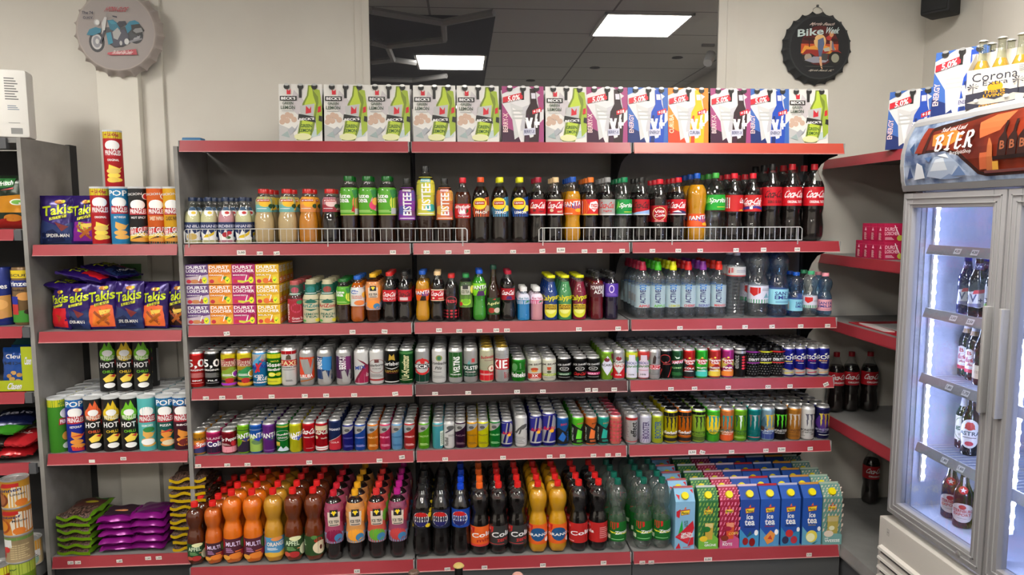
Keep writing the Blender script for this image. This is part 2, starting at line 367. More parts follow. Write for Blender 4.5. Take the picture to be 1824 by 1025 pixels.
hk = MB().tube([(3.017, WY-.02, 2.745), (3.025, WY-.012, 2.775), (3.05, WY-.008, 2.79), (3.07, WY-.012, 2.775), (3.078, WY-.02, 2.745)], .0015, 'n:777').lathe([(.006, 0), (.006, .01), (0, .012)], 10, 'n:555', cx=3.05, cy=WY-.008, cz=2.786)
hk.build('hanging_wire', [o for o in bpy.data.objects if o.get('label', '').startswith('round black')][0]).matrix_parent_inverse = Matrix.Translation((-3.048, -(WY-.002), -2.577))
sp = tag(empty('loudspeaker', (3.53, .16, 2.685), radians(-55)), 'small black wall loudspeaker high in the corner', 'speaker')
MB().box(-.065, .065, -.06, .08, 0, .24, 'n:26272a', .012).build('cabinet', sp)
MB().box(-.055, .055, -.066, -.058, .012, .228, 'n:1b1c1e', .003).build('grille', sp)
MB().box(-.02, .02, .08, .14, .09, .15, 'n:222').build('wall_bracket', sp)

# ---------------- shelving ----------------
ZA, ZB, ZC, ZD, ZE, ZF = 2.0571, 1.6054, 1.2448, .9557, .6425, .17
BACK = .35; FD = .115
def tagmesh(mb, x, y, z, text, big=False, rot=0, fx=1, w=None):
    w = w or (.038 if big else .026); h = .022 if big else .018
    def fn(a, b, L):
        c, s_ = cos(rot), sin(rot); px, pz = a*w/2*c-b*h/2*s_, a*w/2*s_+b*h/2*c
        return (x+px*fx, y-.0012-.0002*L, z+pz)
    mb.art('r -1 -1 1 1 e9e6e0;t -.75 -.5 .75 .5 333 '+text, fn)
def price_tags(rail, Y, z, tags):
    for u, dz, text, big, rot in tags:
        mb = MB(); tagmesh(mb, at(u, Y, z+dz), Y, z+dz, text, big, rot); mb.build('price_tag', rail)
def bracket(x, z, depth, code='n:26272a', y0=None):
    d = depth; yb = BACK if y0 is None else y0
    pts = [(yb, z-.022), (yb-d, z-.022), (yb-d, z-.05), (yb-d*.75, z-.058), (yb-d*.5, z-.08), (yb-d*.32, z-.12), (yb-d*.2, z-.17), (yb-.01, z-.20), (yb, z-.20)]
    return MB().prism(pts, 'x', x-.0015, x+.0015, code)
def bay(i, label, x0, x1, shelves, side=None, railcode=None):
    t = tag(empty('shelving_unit', (0, 0, 0)), label, 'shelf unit', 'red-edged shelving units')
    MB().box(x0, x1, BACK, BACK+.012, .05, ZA-.02, 'n:panelgrey').build('back_panel', t)
    MB().box(x1-.024, x1-.001, BACK-.012, BACK+.045, 0, ZA-.02, 'n:222326').build('upright', t)
    for j, (z, yf, tags, code, dz) in enumerate(shelves):
        # dz raises the far end of a shelf that hangs skew
        s = MB(); s.box(x0+.004, x1-.004, yf+.004, BACK, z-.022, z, 'n:shelfgrey')
        sh = s.build('shelf', t)
        r = MB(); h = .048 if j != 5 else .05
        r.prism([(yf+.004, z+.001), (yf-.002, z+.001), (yf-.014, z-h+.004), (yf-.017, z-h), (yf-.004, z-h-.001), (yf+.004, z-.02)], 'x', x0+.008, x1-.008, code)
        rl = r.build('price_rail', sh)
        MB().box(x0+.008, x1-.008, yf-.0175, yf-.014, z-h-.001, z-h+.002, 'n:c99').build('rail_lip', sh)
        MB().box(x1-.009, x1-.003, yf-.008, yf+.02, z-.045, z, 'n:999').build('rail_end', sh); MB().box(x0+.003, x0+.008, yf-.006, yf+.02, z-.042, z, 'n:777').build('rail_end', sh)
        for u, v, text, big, rot in tags:
            zz = z-h+.012+v; yy = yf-.0145+.0115*(v/h)
            mb = MB(); tagmesh(mb, at(u, yy, zz), yy, zz, text, big, rot); mb.build('price_tag', sh)
        if j < 5: bracket(x1-.006, z, .30).build('bracket', sh)
    MB().box(x0, x1, -FD+.03, BACK, 0, ZF-.05, 'n:55565a').build('plinth', t)
    MB().box(x0+.002, x1-.002, -FD-.008, -FD+.03, 0.0, ZF-.052, 'n:4d4e50').build('kick_plate', t)
    return t
def T(*a): return [(u, v, s, big, r) for u, v, s, big, r in a]
b1 = [(ZA, 0, [], 'n:rail', 0),
 (ZB, 0, T((430, 0, '2,00', 1, 0), (463, -.004, '1,00', 0, 0), (493, -.004, '1,60', 0, .1), (700, -.002, '3,00', 0, 0)), 'n:rail', 0),
 (ZC, 0, T((404, 0, '1,5', 0, .1), (628, 0, '2,00', 0, 0), (685, 0, '2,00', 0, -.1)), 'n:rail', 0),
 (ZD, 0, T((367, -.004, '1,00', 0, 0), (396, -.003, '1,00', 0, 0), (427, -.002, '1,00', 0, .1), (484, -.002, '2,50', 0, 0), (543, -.002, '1,50', 0, 0), (581, -.002, '2,00', 0, 0), (631, -.003, '2,50', 0, 0), (704, 0, '2,50', 0, .12)), 'n:rail', 0),
 (ZE, 0, T((353, -.004, '1,00', 0, 0), (405, -.004, '1,00', 0, 0), (441, -.004, '1,20', 0, 0), (551, 0, '2,50', 0, 0), (676, 0, '2,50', 0, 0), (716, .012, '1,80', 0, .1)), 'n:rail', 0),
 (ZF, -FD, T((408, -.01, '2,00', 1, 0), (504, -.012, '1,75', 0, .1), (636, .002, '2,50', 0, 0)), 'n:rail', 0)]
b2 = [(ZA, 0, [], 'n:rail', 0),
 (ZB, 0, T((760, -.004, '1,50', 0, 0), (799, -.004, '2,00', 0, 0), (832, -.002, '3,00', 0, 0), (914, -.004, '2,00', 0, 0), (966, 0, '2,50', 0, .06), (999, .003, '2,50', 1, 0), (1041, -.003, '2,50', 0, 0), (1068, -.002, '2,50', 0, 0), (1108, -.002, '2,50', 0, 0)), 'n:rail', 0),
 (ZC, 0, T((782, .002, '2,00', 0, 0), (818, -.003, '2,00', 0, 0), (854, -.004, '2,00', 0, 0), (884, -.002, '2,00', 0, 0), (903, -.003, '2,20', 0, 0), (1031, -.002, '2,00', 0, 0), (1101, -.001, '2,50', 0, 0)), 'n:rail', 0),
 (ZD, 0, T((775, -.004, '1,50', 0, 0), (834, -.003, '1,50', 0, 0), (921, -.002, '2,50', 0, 0), (967, -.003, '4,50', 0, 0), (1047, 0, '4,00', 0, .05), (1060, -.001, '4,00', 0, 0), (1094, 0, '4,00', 0, 0)), 'n:raildark', 0),
 (ZE, 0, T((793, -.002, '2,50', 0, 0), (896, -.002, '3,50', 0, 0), (979, -.002, '2,50', 0, 0), (1002, -.002, '3,50', 0, 0), (1057, -.003, '3,00', 0, 0), (1083, -.003, '1,50', 0, 0), (1101, -.003, '3,00', 0, 0)), 'n:rail', 0),
 (ZF, -FD, T((797, -.004, '2,50', 0, .05), (863, -.002, '2,00', 0, 0), (967, -.001, '2,00', 0, 0), (1075, 0, '2,00', 0, 0)), 'n:rail', 0)]
b3 = [(ZA, 0, [], 'n:railorange', .01),
 (ZB, 0, T((1162, -.003, '3,50', 0, 0), (1208, -.003, '3,50', 0, 0), (1247, -.003, '3,00', 0, 0), (1311, -.001, '2,50', 0, 0), (1360, 0, '3,50', 0, 0), (1420, 0, '3,50', 0, 0)), 'n:rail', 0),
 (ZC, 0, T((1211, -.003, '4,00', 0, 0), (1281, -.003, '2,50', 0, 0), (1327, -.002, '1,50', 0, 0), (1375, -.002, '1,50', 0, .08), (1426, -.002, '1,00', 0, 0), (1474, -.002, '1,00', 0, 0)), 'n:rail', 0),
 (ZD, 0, T((1195, -.003, '4,00', 0, 0), (1237, -.003, '4,00', 0, .03), (1297, -.002, '4,00', 0, 0), (1368, -.002, '4,50', 0, 0), (1407, -.001, '4,50', 0, 0), (1471, .004, '4,0', 0, .4)), 'n:rail', 0),
 (ZE, 0, T((1233, 0, '2,50', 1, 0), (1251, -.001, '2,0', 0, -.3), (1303, -.002, '2,50', 0, 0), (1364, 0, '2,50', 0, 0), (1392, .002, '2,50', 1, 0), (1443, .003, '2,50', 0, .05)), 'n:rail', 0),
 (ZF, -FD, T((1144, -.006, '2,50', 0, 0), (1160, -.006, '2,80', 0, 0), (1261, -.003, '3,00', 1, 0), (1441, .002, '3,50', 0, 0)), 'n:rail', 0)]
bay(1, 'red-edged drinks shelving bay beside the snack shelves', 0.0, 1.0, b1)
bay(2, 'red-edged drinks shelving bay in the middle, with one darker rail', 1.0, 2.0, b2)
bay(3, 'red-edged drinks shelving bay at the fridge end, orange reflection painted on top rail', 2.0, 3.0, b3)
# grey side wall between snacks and drinks and at the snack end
def side_panel(x, label, z1=2.03, y0=-.004, y1=BACK+.01):
    t = tag(empty('side_panel', (x, 0, 0)), label, 'panel')
    MB().box(-.009, .009, y0, y1, 0.0, z1, 'n:concrete').build('board', t)
    MB().box(-.010, .010, y1, y1+.06, 0, z1+.005, 'n:333436').build('post', t)
side_panel(-.012, 'grey concrete-look panel between crisps and milk drinks', ZA-.024)
side_panel(-.652, 'grey concrete-look panel between the snack shelves and the groceries', 2.066, -.02)
# snack bay
t = tag(empty('snack_shelving', (0, 0, 0)), 'open-backed snack shelving with red rails in front of the wall column', 'shelf unit')
SN = [(1.607, 0, []), (1.224, 0, []), (.669, 0, T((164, 0, ' ', 0, 0), (220, .008, '4,00', 0, 0))), (.195, -.02, T((126, .01, '1,50', 0, 0), (139, .01, '1,50', 0, 0), (213, .01, '1,50', 0, .1), (264, .018, '1,50', 0, .05), (283, .018, '1,50', 0, .05)))]
for z, yf, tags in SN:
    s = MB().box(-.64, -.022, yf+.004, .34, z-.022, z, 'n:shelfgrey').build('shelf', t)
    MB().prism([(yf+.004, z+.001), (yf-.002, z+.001), (yf-.014, z-.042), (yf-.017, z-.046), (yf+.004, z-.02)], 'x', -.632, -.024, 'n:rail').build('price_rail', s)
    MB().box(-.632, -.024, yf-.0175, yf-.014, z-.047, z-.0445, 'n:c99').build('rail_lip', s)
    for u, v, text, big, rot in tags:
        zz = z-.034+v; yy = yf-.012+.0115*(v/.046)
        mb = MB(); tagmesh(mb, at(u, yy, zz), yy, zz, text, big, rot); mb.build('price_tag', s)
MB().box(-.64, -.022, .0, .34, 0, .14, 'n:3a3a3c').build('plinth', t)
# grocery shelving cut by the frame
t = tag(empty('grocery_shelving', (0, 0, 0)), 'grocery shelving with red rails, cut off by the picture edge', 'shelf unit')
MB().box(-1.66, -.664, BACK, BACK+.012, .05, 2.04, 'n:2c2c2e').build('back_panel', t)
for z, dx in ((2.066, -.73), (1.676, -.695), (1.252, -.69), (.96, -.70), (.638, -.705)):
    s = MB().box(-1.655, -.666, -.012, BACK, z-.022, z, 'n:shelfgrey').build('shelf', t)
    MB().prism([(-.012, z+.001), (-.022, z+.001), (-.032, z-.044), (-.034, z-.048), (-.012, z-.02)], 'x', -1.65, dx, 'n:rail').build('price_rail', s)
    MB().box(dx, dx+.03, -.026, 0, z-.048, z-.002, 'n:55565a').build('rail_end', s)
    if z < 2: bracket(-.672, z, .34).build('bracket', s)
MB().box(-1.66, -.70, -.35, BACK, .10, .17, 'n:777').build('base_shelf', t)
MB().box(-1.66, -.71, -.34, BACK, 0, .10, 'n:333').build('plinth', t)

# corner shelving along the right wall, far end against the back wall
XR = 3.12; YE = -.45
t = tag(empty('corner_shelving', (0, 0, 0)), 'red-edged corner shelving partly hidden behind the drinks fridge', 'shelf unit')
MB().box(RX-.06, RX-.048, YE, WY-.01, .05, 2.0, 'n:gpanel' if 0 else 'gpanel').build('back_panel', t)
for z, xf in ((2.012, XR), (1.525, XR), (1.19, XR), (.69, XR), (.17, XR-.11)):
    s = MB().box(xf+.004, RX-.06, YE, WY-.006, z-.022, z, 'n:shelfgrey').build('shelf', t)
    MB().prism([(xf+.004, z+.001), (xf-.002, z+.001), (xf-.014, z-.044), (xf-.017, z-.048), (xf+.004, z-.02)], 'y', YE, WY-.02, 'n:rail' if z > .3 else 'n:shelfgrey').build('price_rail' if z > .3 else 'shelf_edge', s)
    if z > .3:
        d = .46; yb = RX-.06
        pts = [(yb, z-.022), (yb-d, z-.022), (yb-d, z-.05), (yb-d*.75, z-.062), (yb-d*.55, z-.10), (yb-d*.4, z-.15), (yb-d*.25, z-.2), (yb, z-.22)]
        MB().prism(pts, 'y', YE+.02, YE+.023, 'n:26272a').build('bracket', s)
MB().box(XR-.10, RX-.06, YE, WY-.006, 0, .12, 'n:55565a').build('plinth', t)
# wire guards
def wire_guard(u0, u1, label, Y=-.006):
    z0, z1 = ZB+.004, ZB+.068; xa, xb = at(u0, Y, z1), at(u1, Y, z1)
    t = tag(empty('wire_guard', (0, 0, 0)), label, 'wire guard', 'low wire guards')
    r = .0022
    MB().tube([(xa, Y+.02, z0), (xa, Y, z0+.003), (xa, Y, z1-.008), (xa+.008, Y, z1), (xb-.008, Y, z1), (xb, Y, z1-.008), (xb, Y, z0+.003), (xb, Y+.02, z0)], r, 'm:ddd').tube([(xa, Y+.001, z0+.004), (xb, Y+.001, z0+.004)], r, 'm:ddd').build('rim', t)
    n = int((xb-xa)/.0255); g = MB()
    for i in range(1, n): x = xa+(xb-xa)*i/n; g.tube([(x, Y+.003, z0+.004), (x, Y+.003, z1)], .0012, 'm:ddd', 5)
    g.build('wire_bars', t)
    for x in (xa+.018, (xa+xb)/2, xb-.02): MB().box(x-.002, x+.002, Y-.003, Y+.001, ZB-.012, z1, 'm:ccc').build('clip', t)
wire_guard(328, 832, 'low wire guard in front of milk drinks, juices and iced teas')
wire_guard(960, 1429, 'low wire guard in front of the cola and orange soda bottles')
# ---------------- drinks: builders ----------------
KIND = {'C5': (.033, .168), 'C3': (.033, .117), 'S3': (.0285, .147), 'S2': (.026, .136), 'S35': (.0285, .158), 'CX': (.0345, .181)}
def can_prof(R, H):
    return [(0, .004), (R*.72, .002), (R*.78, 0), (R*.9, .004), (R, .011), (R, H-.017), (R*.94, H-.011), (R*.83, H-.004), (R*.84, H-.0005), (R*.82, H), (R*.79, H-.001), (R*.77, H-.0045), (0, H-.0045)]
def can_parts(kind, body, lid, art):
    R, H = KIND[kind]; P = can_prof(R, H)
    def body_(mb, seg): 
        mb.lathe(P[:3], seg, 'm:bbb').lathe(P[2:6], seg, ['m:bbb', body, body]); mb.lathe(P[5:8], seg, body if lid == 'm:111' else [body, 'm:ccc'])
    def lid_(mb, seg): mb.lathe(P[7:], seg, lid)
    def tab_(mb):
        mb.lathe([(.0, H-.004), (.0075, H-.004), (.0075, H-.0032), (0, H-.0030)], 12, lid, cy=-.004); mb.box(-.005, .005, -.0, .016, H-.0036, H-.0026, lid)
        mb.lathe([(.011, H-.0044), (.011, H-.0041), (.0, H-.0041)], 14, 'm:777', cy=-.012)
    def front(name):
        t = empty(name); b = MB(); body_(b, 32)
        fn = cyl(lambda z: R, .011, H-.017, .00025)
        if art: b.art(art, fn, XS)
        b.build('can_body', t); l = MB(); lid_(l, 24); lo = l.build('can_lid', t); q = MB(); tab_(q); q.build('pull_tab', lo)
        return t
    def back():
        b = MB(); body_(b, 16); lid_(b, 16); tab_(b); return b.mesh('can_body')
    return front, back, R
BP = {  # (height fraction, radius fraction)
 'coke': [(0, .5), (.004, .62), (.02, .86), (.06, .97), (.12, 1), (.2, .99), (.28, .92), (.35, .86), (.405, .93), (.42, .955), (.66, .955), (.675, .97), (.72, .93), (.78, .76), (.84, .52), (.885, .38), (.9, .37), (.905, .43), (.915, .43), (.92, .37), (.93, .37)],
 'pet': [(0, .5), (.004, .66), (.02, .9), (.06, .99), (.1, 1), (.3, 1), (.33, .95), (.36, 1), (.62, 1), (.66, .99), (.74, .93), (.8, .78), (.85, .55), (.89, .4), (.9, .43), (.91, .43), (.915, .38), (.93, .38)],
 'wavy': [(0, .5), (.004, .62), (.02, .88), (.06, .98), (.1, 1), (.4, 1), (.45, .97), (.5, .89), (.55, .76), (.575, .725), (.6, .75), (.64, .87), (.69, .96), (.74, 1), (.79, .99), (.84, .89), (.875, .7), (.9, .46), (.91, .36), (.914, .43), (.922, .43), (.926, .36), (.94, .36)],
 'ice': [(0, .5), (.004, .62), (.02, .84), (.05, .9), (.27, .93), (.3, .98), (.36, 1), (.42, .98), (.47, .93), (.51, .9), (.55, .93), (.62, .99), (.7, 1), (.78, .95), (.84, .8), (.875, .6), (.895, .42), (.9, .44), (.91, .44), (.915, .38), (.93, .38)],
 'fantaw': [(0, .5), (.004, .62), (.02, .86), (.06, .98), (.14, 1), (.24, .97), (.33, .86), (.42, .84), (.5, .9), (.58, .99), (.68, .98), (.75, .93), (.81, .74), (.86, .5), (.89, .38), (.9, .43), (.91, .43), (.915, .37), (.93, .37)],
 'milk': [(0, .8), (.01, .93), (.03, 1), (.5, 1), (.56, .98), (.64, .88), (.76, .62), (.86, .42), (.9, .38), (.93, .38)],
 'grani': [(0, .6), (.01, .76), (.04, .93), (.09, 1), (.38, 1), (.46, .95), (.52, .86), (.56, .8), (.6, .8), (.78, .8), (.82, .74), (.87, .56), (.9, .52), (.93, .52)],
 'fuze': [(0, .6), (.01, .85), (.04, .97), (.1, .95), (.2, .9), (.3, .93), (.42, .95), (.5, .99), (.7, 1), (.78, .98), (.83, .86), (.87, .66), (.9, .58), (.93, .58)],
 'glass': [(0, .85), (.01, .97), (.03, 1), (.5, 1), (.57, .95), (.64, .78), (.7, .58), (.78, .46), (.88, .42), (.95, .4)],
 'ariz': [(0, .86), (.01, .97), (.03, 1), (.55, 1), (.6, .96), (.66, .82), (.7, .72), (.74, .68), (.88, .68), (.93, .68)],
 'caly': [(0, .85), (.01, .97), (.03, 1), (.52, 1), (.6, .97), (.68, .86), (.78, .66), (.86, .58), (.93, .56)],
 'aloe': [(0, .86), (.01, .97), (.03, 1), (.1, 1), (.62, 1), (.7, .94), (.77, .75), (.82, .52), (.86, .44), (.93, .44)],
 'power': [(0, .8), (.01, .95), (.04, 1), (.2, .98), (.3, .92), (.42, .97), (.5, 1), (.74, 1), (.79, .9), (.84, .62), (.87, .5), (.92, .5)],
 'act': [(0, .6), (.005, .8), (.03, .98), (.07, 1), (.66, 1), (.72, .93), (.78, .72), (.82, .5), (.84, .42), (.85, .42)],
 'rib': [(0, .7), (.01, .9), (.04, 1)]+[x for i in range(11) for x in ((.06+i*.05, .93), (.085+i*.05, 1))]+[(.62, 1), (.76, 1), (.8, .9), (.86, .6), (.9, .36), (.93, .35)],
 'beer': [(0, .9), (.01, .98), (.03, 1), (.52, 1), (.58, .96), (.64, .78), (.72, .54), (.82, .43), (.93, .4), (.95, .43), (.97, .43)],
 'long': [(0, .9), (.01, .98), (.03, 1), (.5, 1), (.56, .95), (.62, .76), (.68, .55), (.8, .43), (.93, .4), (.95, .44), (.97, .44)]}
def rcap(mb, r, z0, h, code, style='', seg=20):
    if style == 'sport': mb.lathe([(r, z0), (r, z0+h*.5), (r*.92, z0+h*.56), (r*.8, z0+h*.62), (r*.74, z0+h), (0, z0+h)], seg, code)
    elif style == 'crown': h = min(h, .0075); mb.lathe([(r*1.17, z0+.001), (r*1.12, z0+h*.3), (r*1.0, z0+h*.75), (r*.86, z0+h*.95), (r*.6, z0+h), (0, z0+h)], max(seg, 42) if seg > 22 else seg, code, mod=lambda q, z, a: q*(1+.07*cos(21*a if seg > 22 else 7*a)*(q > r*1.05)))
    else: mb.lathe([(r, z0), (r, z0+h*.86), (r*.93, z0+h), (0, z0+h)], seg, code, mod=(lambda q, z, a: q*(1+.012*cos(12*a))) if seg > 18 else None)
def bottle_parts(shape, R, H, liq, fill, tint, cap, labels=(), capr=.0155, caph=None, style='', foot=True, capz=.925):
    """liq: liquid colour code or None; fill: fraction of the height; tint: shell code; labels: (y0, y1, base, art[, half])"""
    P = [(r*R, z*H) for z, r in BP[shape]]
    if shape in ('coke', 'pet', 'wavy', 'ice', 'fantaw', 'act', 'rib'): # neck to real cap size
        nr = capr*.86; P = [(max(r, nr) if z > .8*H else r, z) for r, z in P]; P = [(nr if z > capz*H-.002 else r, z) for r, z in P]
    rf = interp(P); ft = .07*H if foot and shape in ('coke', 'pet', 'wavy', 'ice', 'fantaw', 'act') else 0
    ch = caph or H*(1-capz)
    def liquid(mb, seg):
        zt = fill*H; Q = [(r*.965, z*1+.0012) for r, z in P if z < zt]; Q = [(0, .002)]+Q+[(rf(zt)*.965, zt), (0, zt)]
        mb.lathe(Q, seg, liq, ft)
    def lab(mb, seg, art):
        for l in labels:
            y0, y1, base, a = l[:4]; n = 7
            if base: mb.lathe([(rf(H*(y0+(y1-y0)*i/n))+.0004, H*(y0+(y1-y0)*i/n)) for i in range(n+1)], seg, base)
            if art and a: mb.art(a, cyl(rf, y0*H, y1*H, .0005), XS, [i/7 for i in range(1, 7)])
    def front(name):
        t = empty(name); b = MB(); b.lathe(P, 32, tint, ft); b.build('bottle_body', t)
        if liq: q = MB(); liquid(q, 32); q.build('drink', t)
        q = MB(); rcap(q, capr, H*capz, ch, cap, style, 24); q.build('cap', t)
        for l in labels:
            q = MB(); labs = [l]; 
            y0, y1, base, a = l[:4]; n = 7
            if base: q.lathe([(rf(H*(y0+(y1-y0)*i/n))+.0004, H*(y0+(y1-y0)*i/n)) for i in range(n+1)], 32, base)
            if a: q.art(a, cyl(rf, y0*H, y1*H, .0005), XS, [i/7 for i in range(1, 7)])
            q.build('label', t)
        return t
    def back():
        b = MB(); b.lathe(P, 20, tint, ft)
        if liq: liquid(b, 20)
        rcap(b, capr, H*capz, ch, cap, style, 18); lab(b, 20, True); return b.mesh('bottle_body')
    return front, back, R
def carton_parts(W, H, base, fin, art, top):
    w = W/2; z1 = H*.8; zt = H*.97; yf = -w*.25
    def shape(mb, full):
        mb.box(-w, w, -w, w, 0, z1, base)
        mb.prism([(-w, z1), (w, z1), (w*.25, zt), (yf, zt)], 'x', -w, w, base)
        mb.box(-w, w, -.002, .002, zt-.004, H, fin)
        if full or top: mb.art(top or '', lambda x, y, L: (x*w, -w+(yf+w)*y-.0006-.0002*L, z1+(zt-z1)*y+.0004+.0002*L))
    def cap_(mb):
        n = Vector((0, -(zt-z1), (yf+w))).normalized(); c = Vector((0, (-w+yf)/2-.002, (z1+zt)/2-.004)); a = Vector((1, 0, 0)); b = n.cross(a)
        P = []; 
        for r, h in ((.0175, 0), (.0175, .012), (.016, .0145)): P += [c+n*h+a*r*cos(2*pi*i/20)+b*r*sin(2*pi*i/20) for i in range(20)]
        mb.add(P, [(j*20+i, j*20+(i+1) % 20, j*20+20+(i+1) % 20, j*20+20+i) for j in range(2) for i in range(20)]+[tuple(range(40, 60))], 'p:ed1', True)
    def front(name):
        t = empty(name); b = MB(); shape(b, True); b.art(art, lambda x, y, L: (x*w, -w-.0003-.0002*L, y*z1)); b.build('carton_body', t)
        c = MB(); cap_(c); c.build('screw_cap', t); return t
    def back():
        b = MB(); shape(b, True); cap_(b); b.art(art, lambda x, y, L: (x*w, -w-.0003-.0002*L, y*z1)); return b.mesh('carton_body')
    return front, back, w
def tube_parts(R, H, base, band, art, lid='fff'):
    P = [(0, .001), (R*.96, 0), (R, .003), (R, H-.006)]
    def shape(mb, seg, full):
        mb.lathe(P, seg, [ 'm:bbb', 'm:bbb', base]); mb.art(art, cyl(lambda z: R, .003, H-.006, .0002), XS)
        if band: y0, y1, c = band; mb.lathe([(R+.0002, y0*H), (R+.0002, y1*H)], seg, c)
    def lid_(mb, seg): mb.lathe([(R*1.01, H-.008), (R*1.02, H-.001), (R*.99, H), (R*.95, H-.001), (R*.94, H-.004), (0, H-.004)], seg, 'g2:eee')
    def front(name):
        t = empty(name); b = MB(); shape(b, 32, True); b.build('tube_body', t); l = MB(); lid_(l, 32); l.build('lid', t); return t
    def back():
        b = MB(); shape(b, 20, True); lid_(b, 20); return b.mesh('tube_body')
    return front, back, R
noisy('g2:eee', 'c9ccd0', 'dfe1e4', 30, .35)
def sfx(d, a, b): return d+', '+(a if len((d+' '+a).replace('-', ' ').split()) <= 16 else b)
def place_row(z, yf, items, rz=0, dy=None, jit=.0015, xdir=0):
    """items: (u, name, category, description, how many deep, parts, group)"""
    for it in items:
        u, name, cat, desc, n, (front, back, R), grp = it[:7]; X = at(u, yf+R, z+.1)
        gap = it[7] if len(it) > 7 else .0015
        t = front(name); t.location = (X, yf+R, z+.0006); t.rotation_euler = (0, 0, 0 if R > .046 or cat == 'carton' else math.atan2(CAM.x-X, 3.3)*.85)
        tag(t, sfx(desc, 'front of its row', 'front one') if n > 1 else desc, cat, grp)
        if n > 1:
            me = back()
            for k in range(1, n):
                o = bpy.data.objects.new(name, me); COL.objects.link(o)
                o.location = (X+random.uniform(-1, 1)*jit, yf+R+k*(2*R+gap), z+.0006); o.rotation_euler = (0, 0, random.uniform(-.5, .5) if R < .06 and len(it) < 9 else 0)
                tag(o, sfx(desc, ORD[k]+' in its row', ORD[k]+' back'), cat, grp)

# ---------------- label art shared by several products ----------------
def coke(c='fff', sub='', sc='fff', x0=-.8, x1=.8): return f's {x0} .42 {x1} .84 {c} Coca-Cola;'+(f't -.5 .14 .5 .28 {sc} {sub};' if sub else '')
def fanta(c1='24a'): return f'p {c1} -.7 .66 .75 .86 .85 .5 .3 .3 .1 .42 -.6 .5;w -.78 .5 .8 .92 fff FANTA;'
def fantacan(c1='24a', extra=''): return f'p {c1} -.3 .5 .8 .66 .8 .5 .4 .46 .3 .4;w -.88 .5 .88 .76 fff FANTA;'+extra
def monster(c, c2=None, tx='MONSTER', tc='fff', y0=.4, x=.05):
    c2 = c2 or c; s = ''
    for k, (dx, l, cc) in enumerate(((-.38, .0, c), (0, .07, c2), (.38, .02, c))):
        X = x+dx
        s += f'p {cc} {X-.2} {.84} {X+.18} {.85} {X+.1} {.8} {X+.12} {.66} {X+.06} {.62} {X+.08} {.52} {X-.0} {y0-l} {X-.04} {.5} {X-.07} {.62} {X-.03} {.66} {X-.08} {.78};'
    return s+f't -.7 .24 .75 .32 {tc} {tx};t -.45 .18 .5 .215 {tc} ENERGY;'
def rb(name, c2='ccc', word='eee'): return f'p m:ccc -1.2 1 .9 1 .5 .86 -.1 .72 -.5 .66 -1.2 .6;e -.1 .84 .3 .07 555;t -.7 .46 .6 .53 {word} {name};v -1.05 .06 -.8 .34 {word} RedBull;L -.5 .1 .6 .2 3 {word};'
def rbc(): return 'p m:ccc -1.2 1 .15 1 -.05 .5 -1.2 .5;p 228 -1.2 .93 -.0 1 -.2 .5 -1.2 .5;p m:ccc .0 .5 .7 .5 .5 .08 -.2 .08;p m:ccc .4 1 1.2 1 1.2 .5 .2 .5;p 228 .5 1 1.2 1 1.2 .7;p 228 .3 .5 1.2 .5 1.2 .1 .0 .1;p m:ccc -1.2 .5 -.2 .5 -.5 .1 -1.2 .1;s -.6 .5 .75 .62 d12 Red Bull;e .3 .47 .22 .06 fb2;L -.9 .06 .9 .12 2 ddd;'
def havana(c, a, b, txt): return f'p {a} -1.2 .5 -.4 .74 1.2 .6 1.2 .3 .2 .5 -1.2 .2;p {b} -1.2 .1 .2 .3 1.2 .2 1.2 0 -1.2 0;e .05 .6 .56 .12 b22;t -.75 .6 .8 .7 fff Havana;t -.35 .5 .5 .59 fff Club;t -.5 .3 .6 .38 fff {txt};L -.5 .2 .5 .26 2 fff;e .05 .76 .12 .03 fd5'
def gorb(word, a, c): return f't -.95 .62 .95 .78 eee {word};p eee .1 .83 .3 .88 .25 .84 .42 .89 .35 .8 .22 .79;s -.5 .52 .5 .61 {c} {a};p m:ccc -1.2 0 -1.2 .18 -.5 .24 .2 .2 .7 .22 1.2 .2 1.2 0;p {c} -1.2 .18 -.5 .25 .1 .21 -.6 .2;p {c} -.5 .08 .5 .13 .6 .1 -.3 .05;L -.2 .46 .4 .49 1 eee'
def tube(c, name2='', cc='fff', hot=False, circ='fff', food='fd5'):
    if hot: return f'e 0 .72 .62 .13 {circ};p {circ} -.4 .8 -.15 .94 0 .86 .15 .97 .3 .88 .42 .8;e 0 .74 .36 .06 fff;t -.5 .61 .5 .69 eed PRINGLES;t -.6 .46 .45 .56 fff HOT;p d33 .55 .48 .62 .58 .5 .6;t -.4 .36 .4 .41 {circ} {name2};p {food} -.4 .25 .1 .34 .6 .3 .3 .2 -.2 .18;e .05 .12 .4 .05 {cc};p d33 .1 .3 .5 .33 .4 .27;'
    return f'e -.02 .745 .52 .09 fff;p b23 -.66 .54 -.6 .68 .6 .68 .66 .54;t -.56 .565 .56 .655 fff PRINGLES;t -.4 .46 .4 .5 fff {name2};p {food} -.3 .4 .0 .37 .4 .33 .6 .36 .3 .26 -.1 .24 -.35 .3;e 0 .2 .45 .045 {food};e .1 .12 .5 .04 {food};'
GG = 'p c22 -.95 .95 -.35 .95 -.4 .7 -.65 .58 -.95 .62;e -.7 .82 .12 .08 e88;'
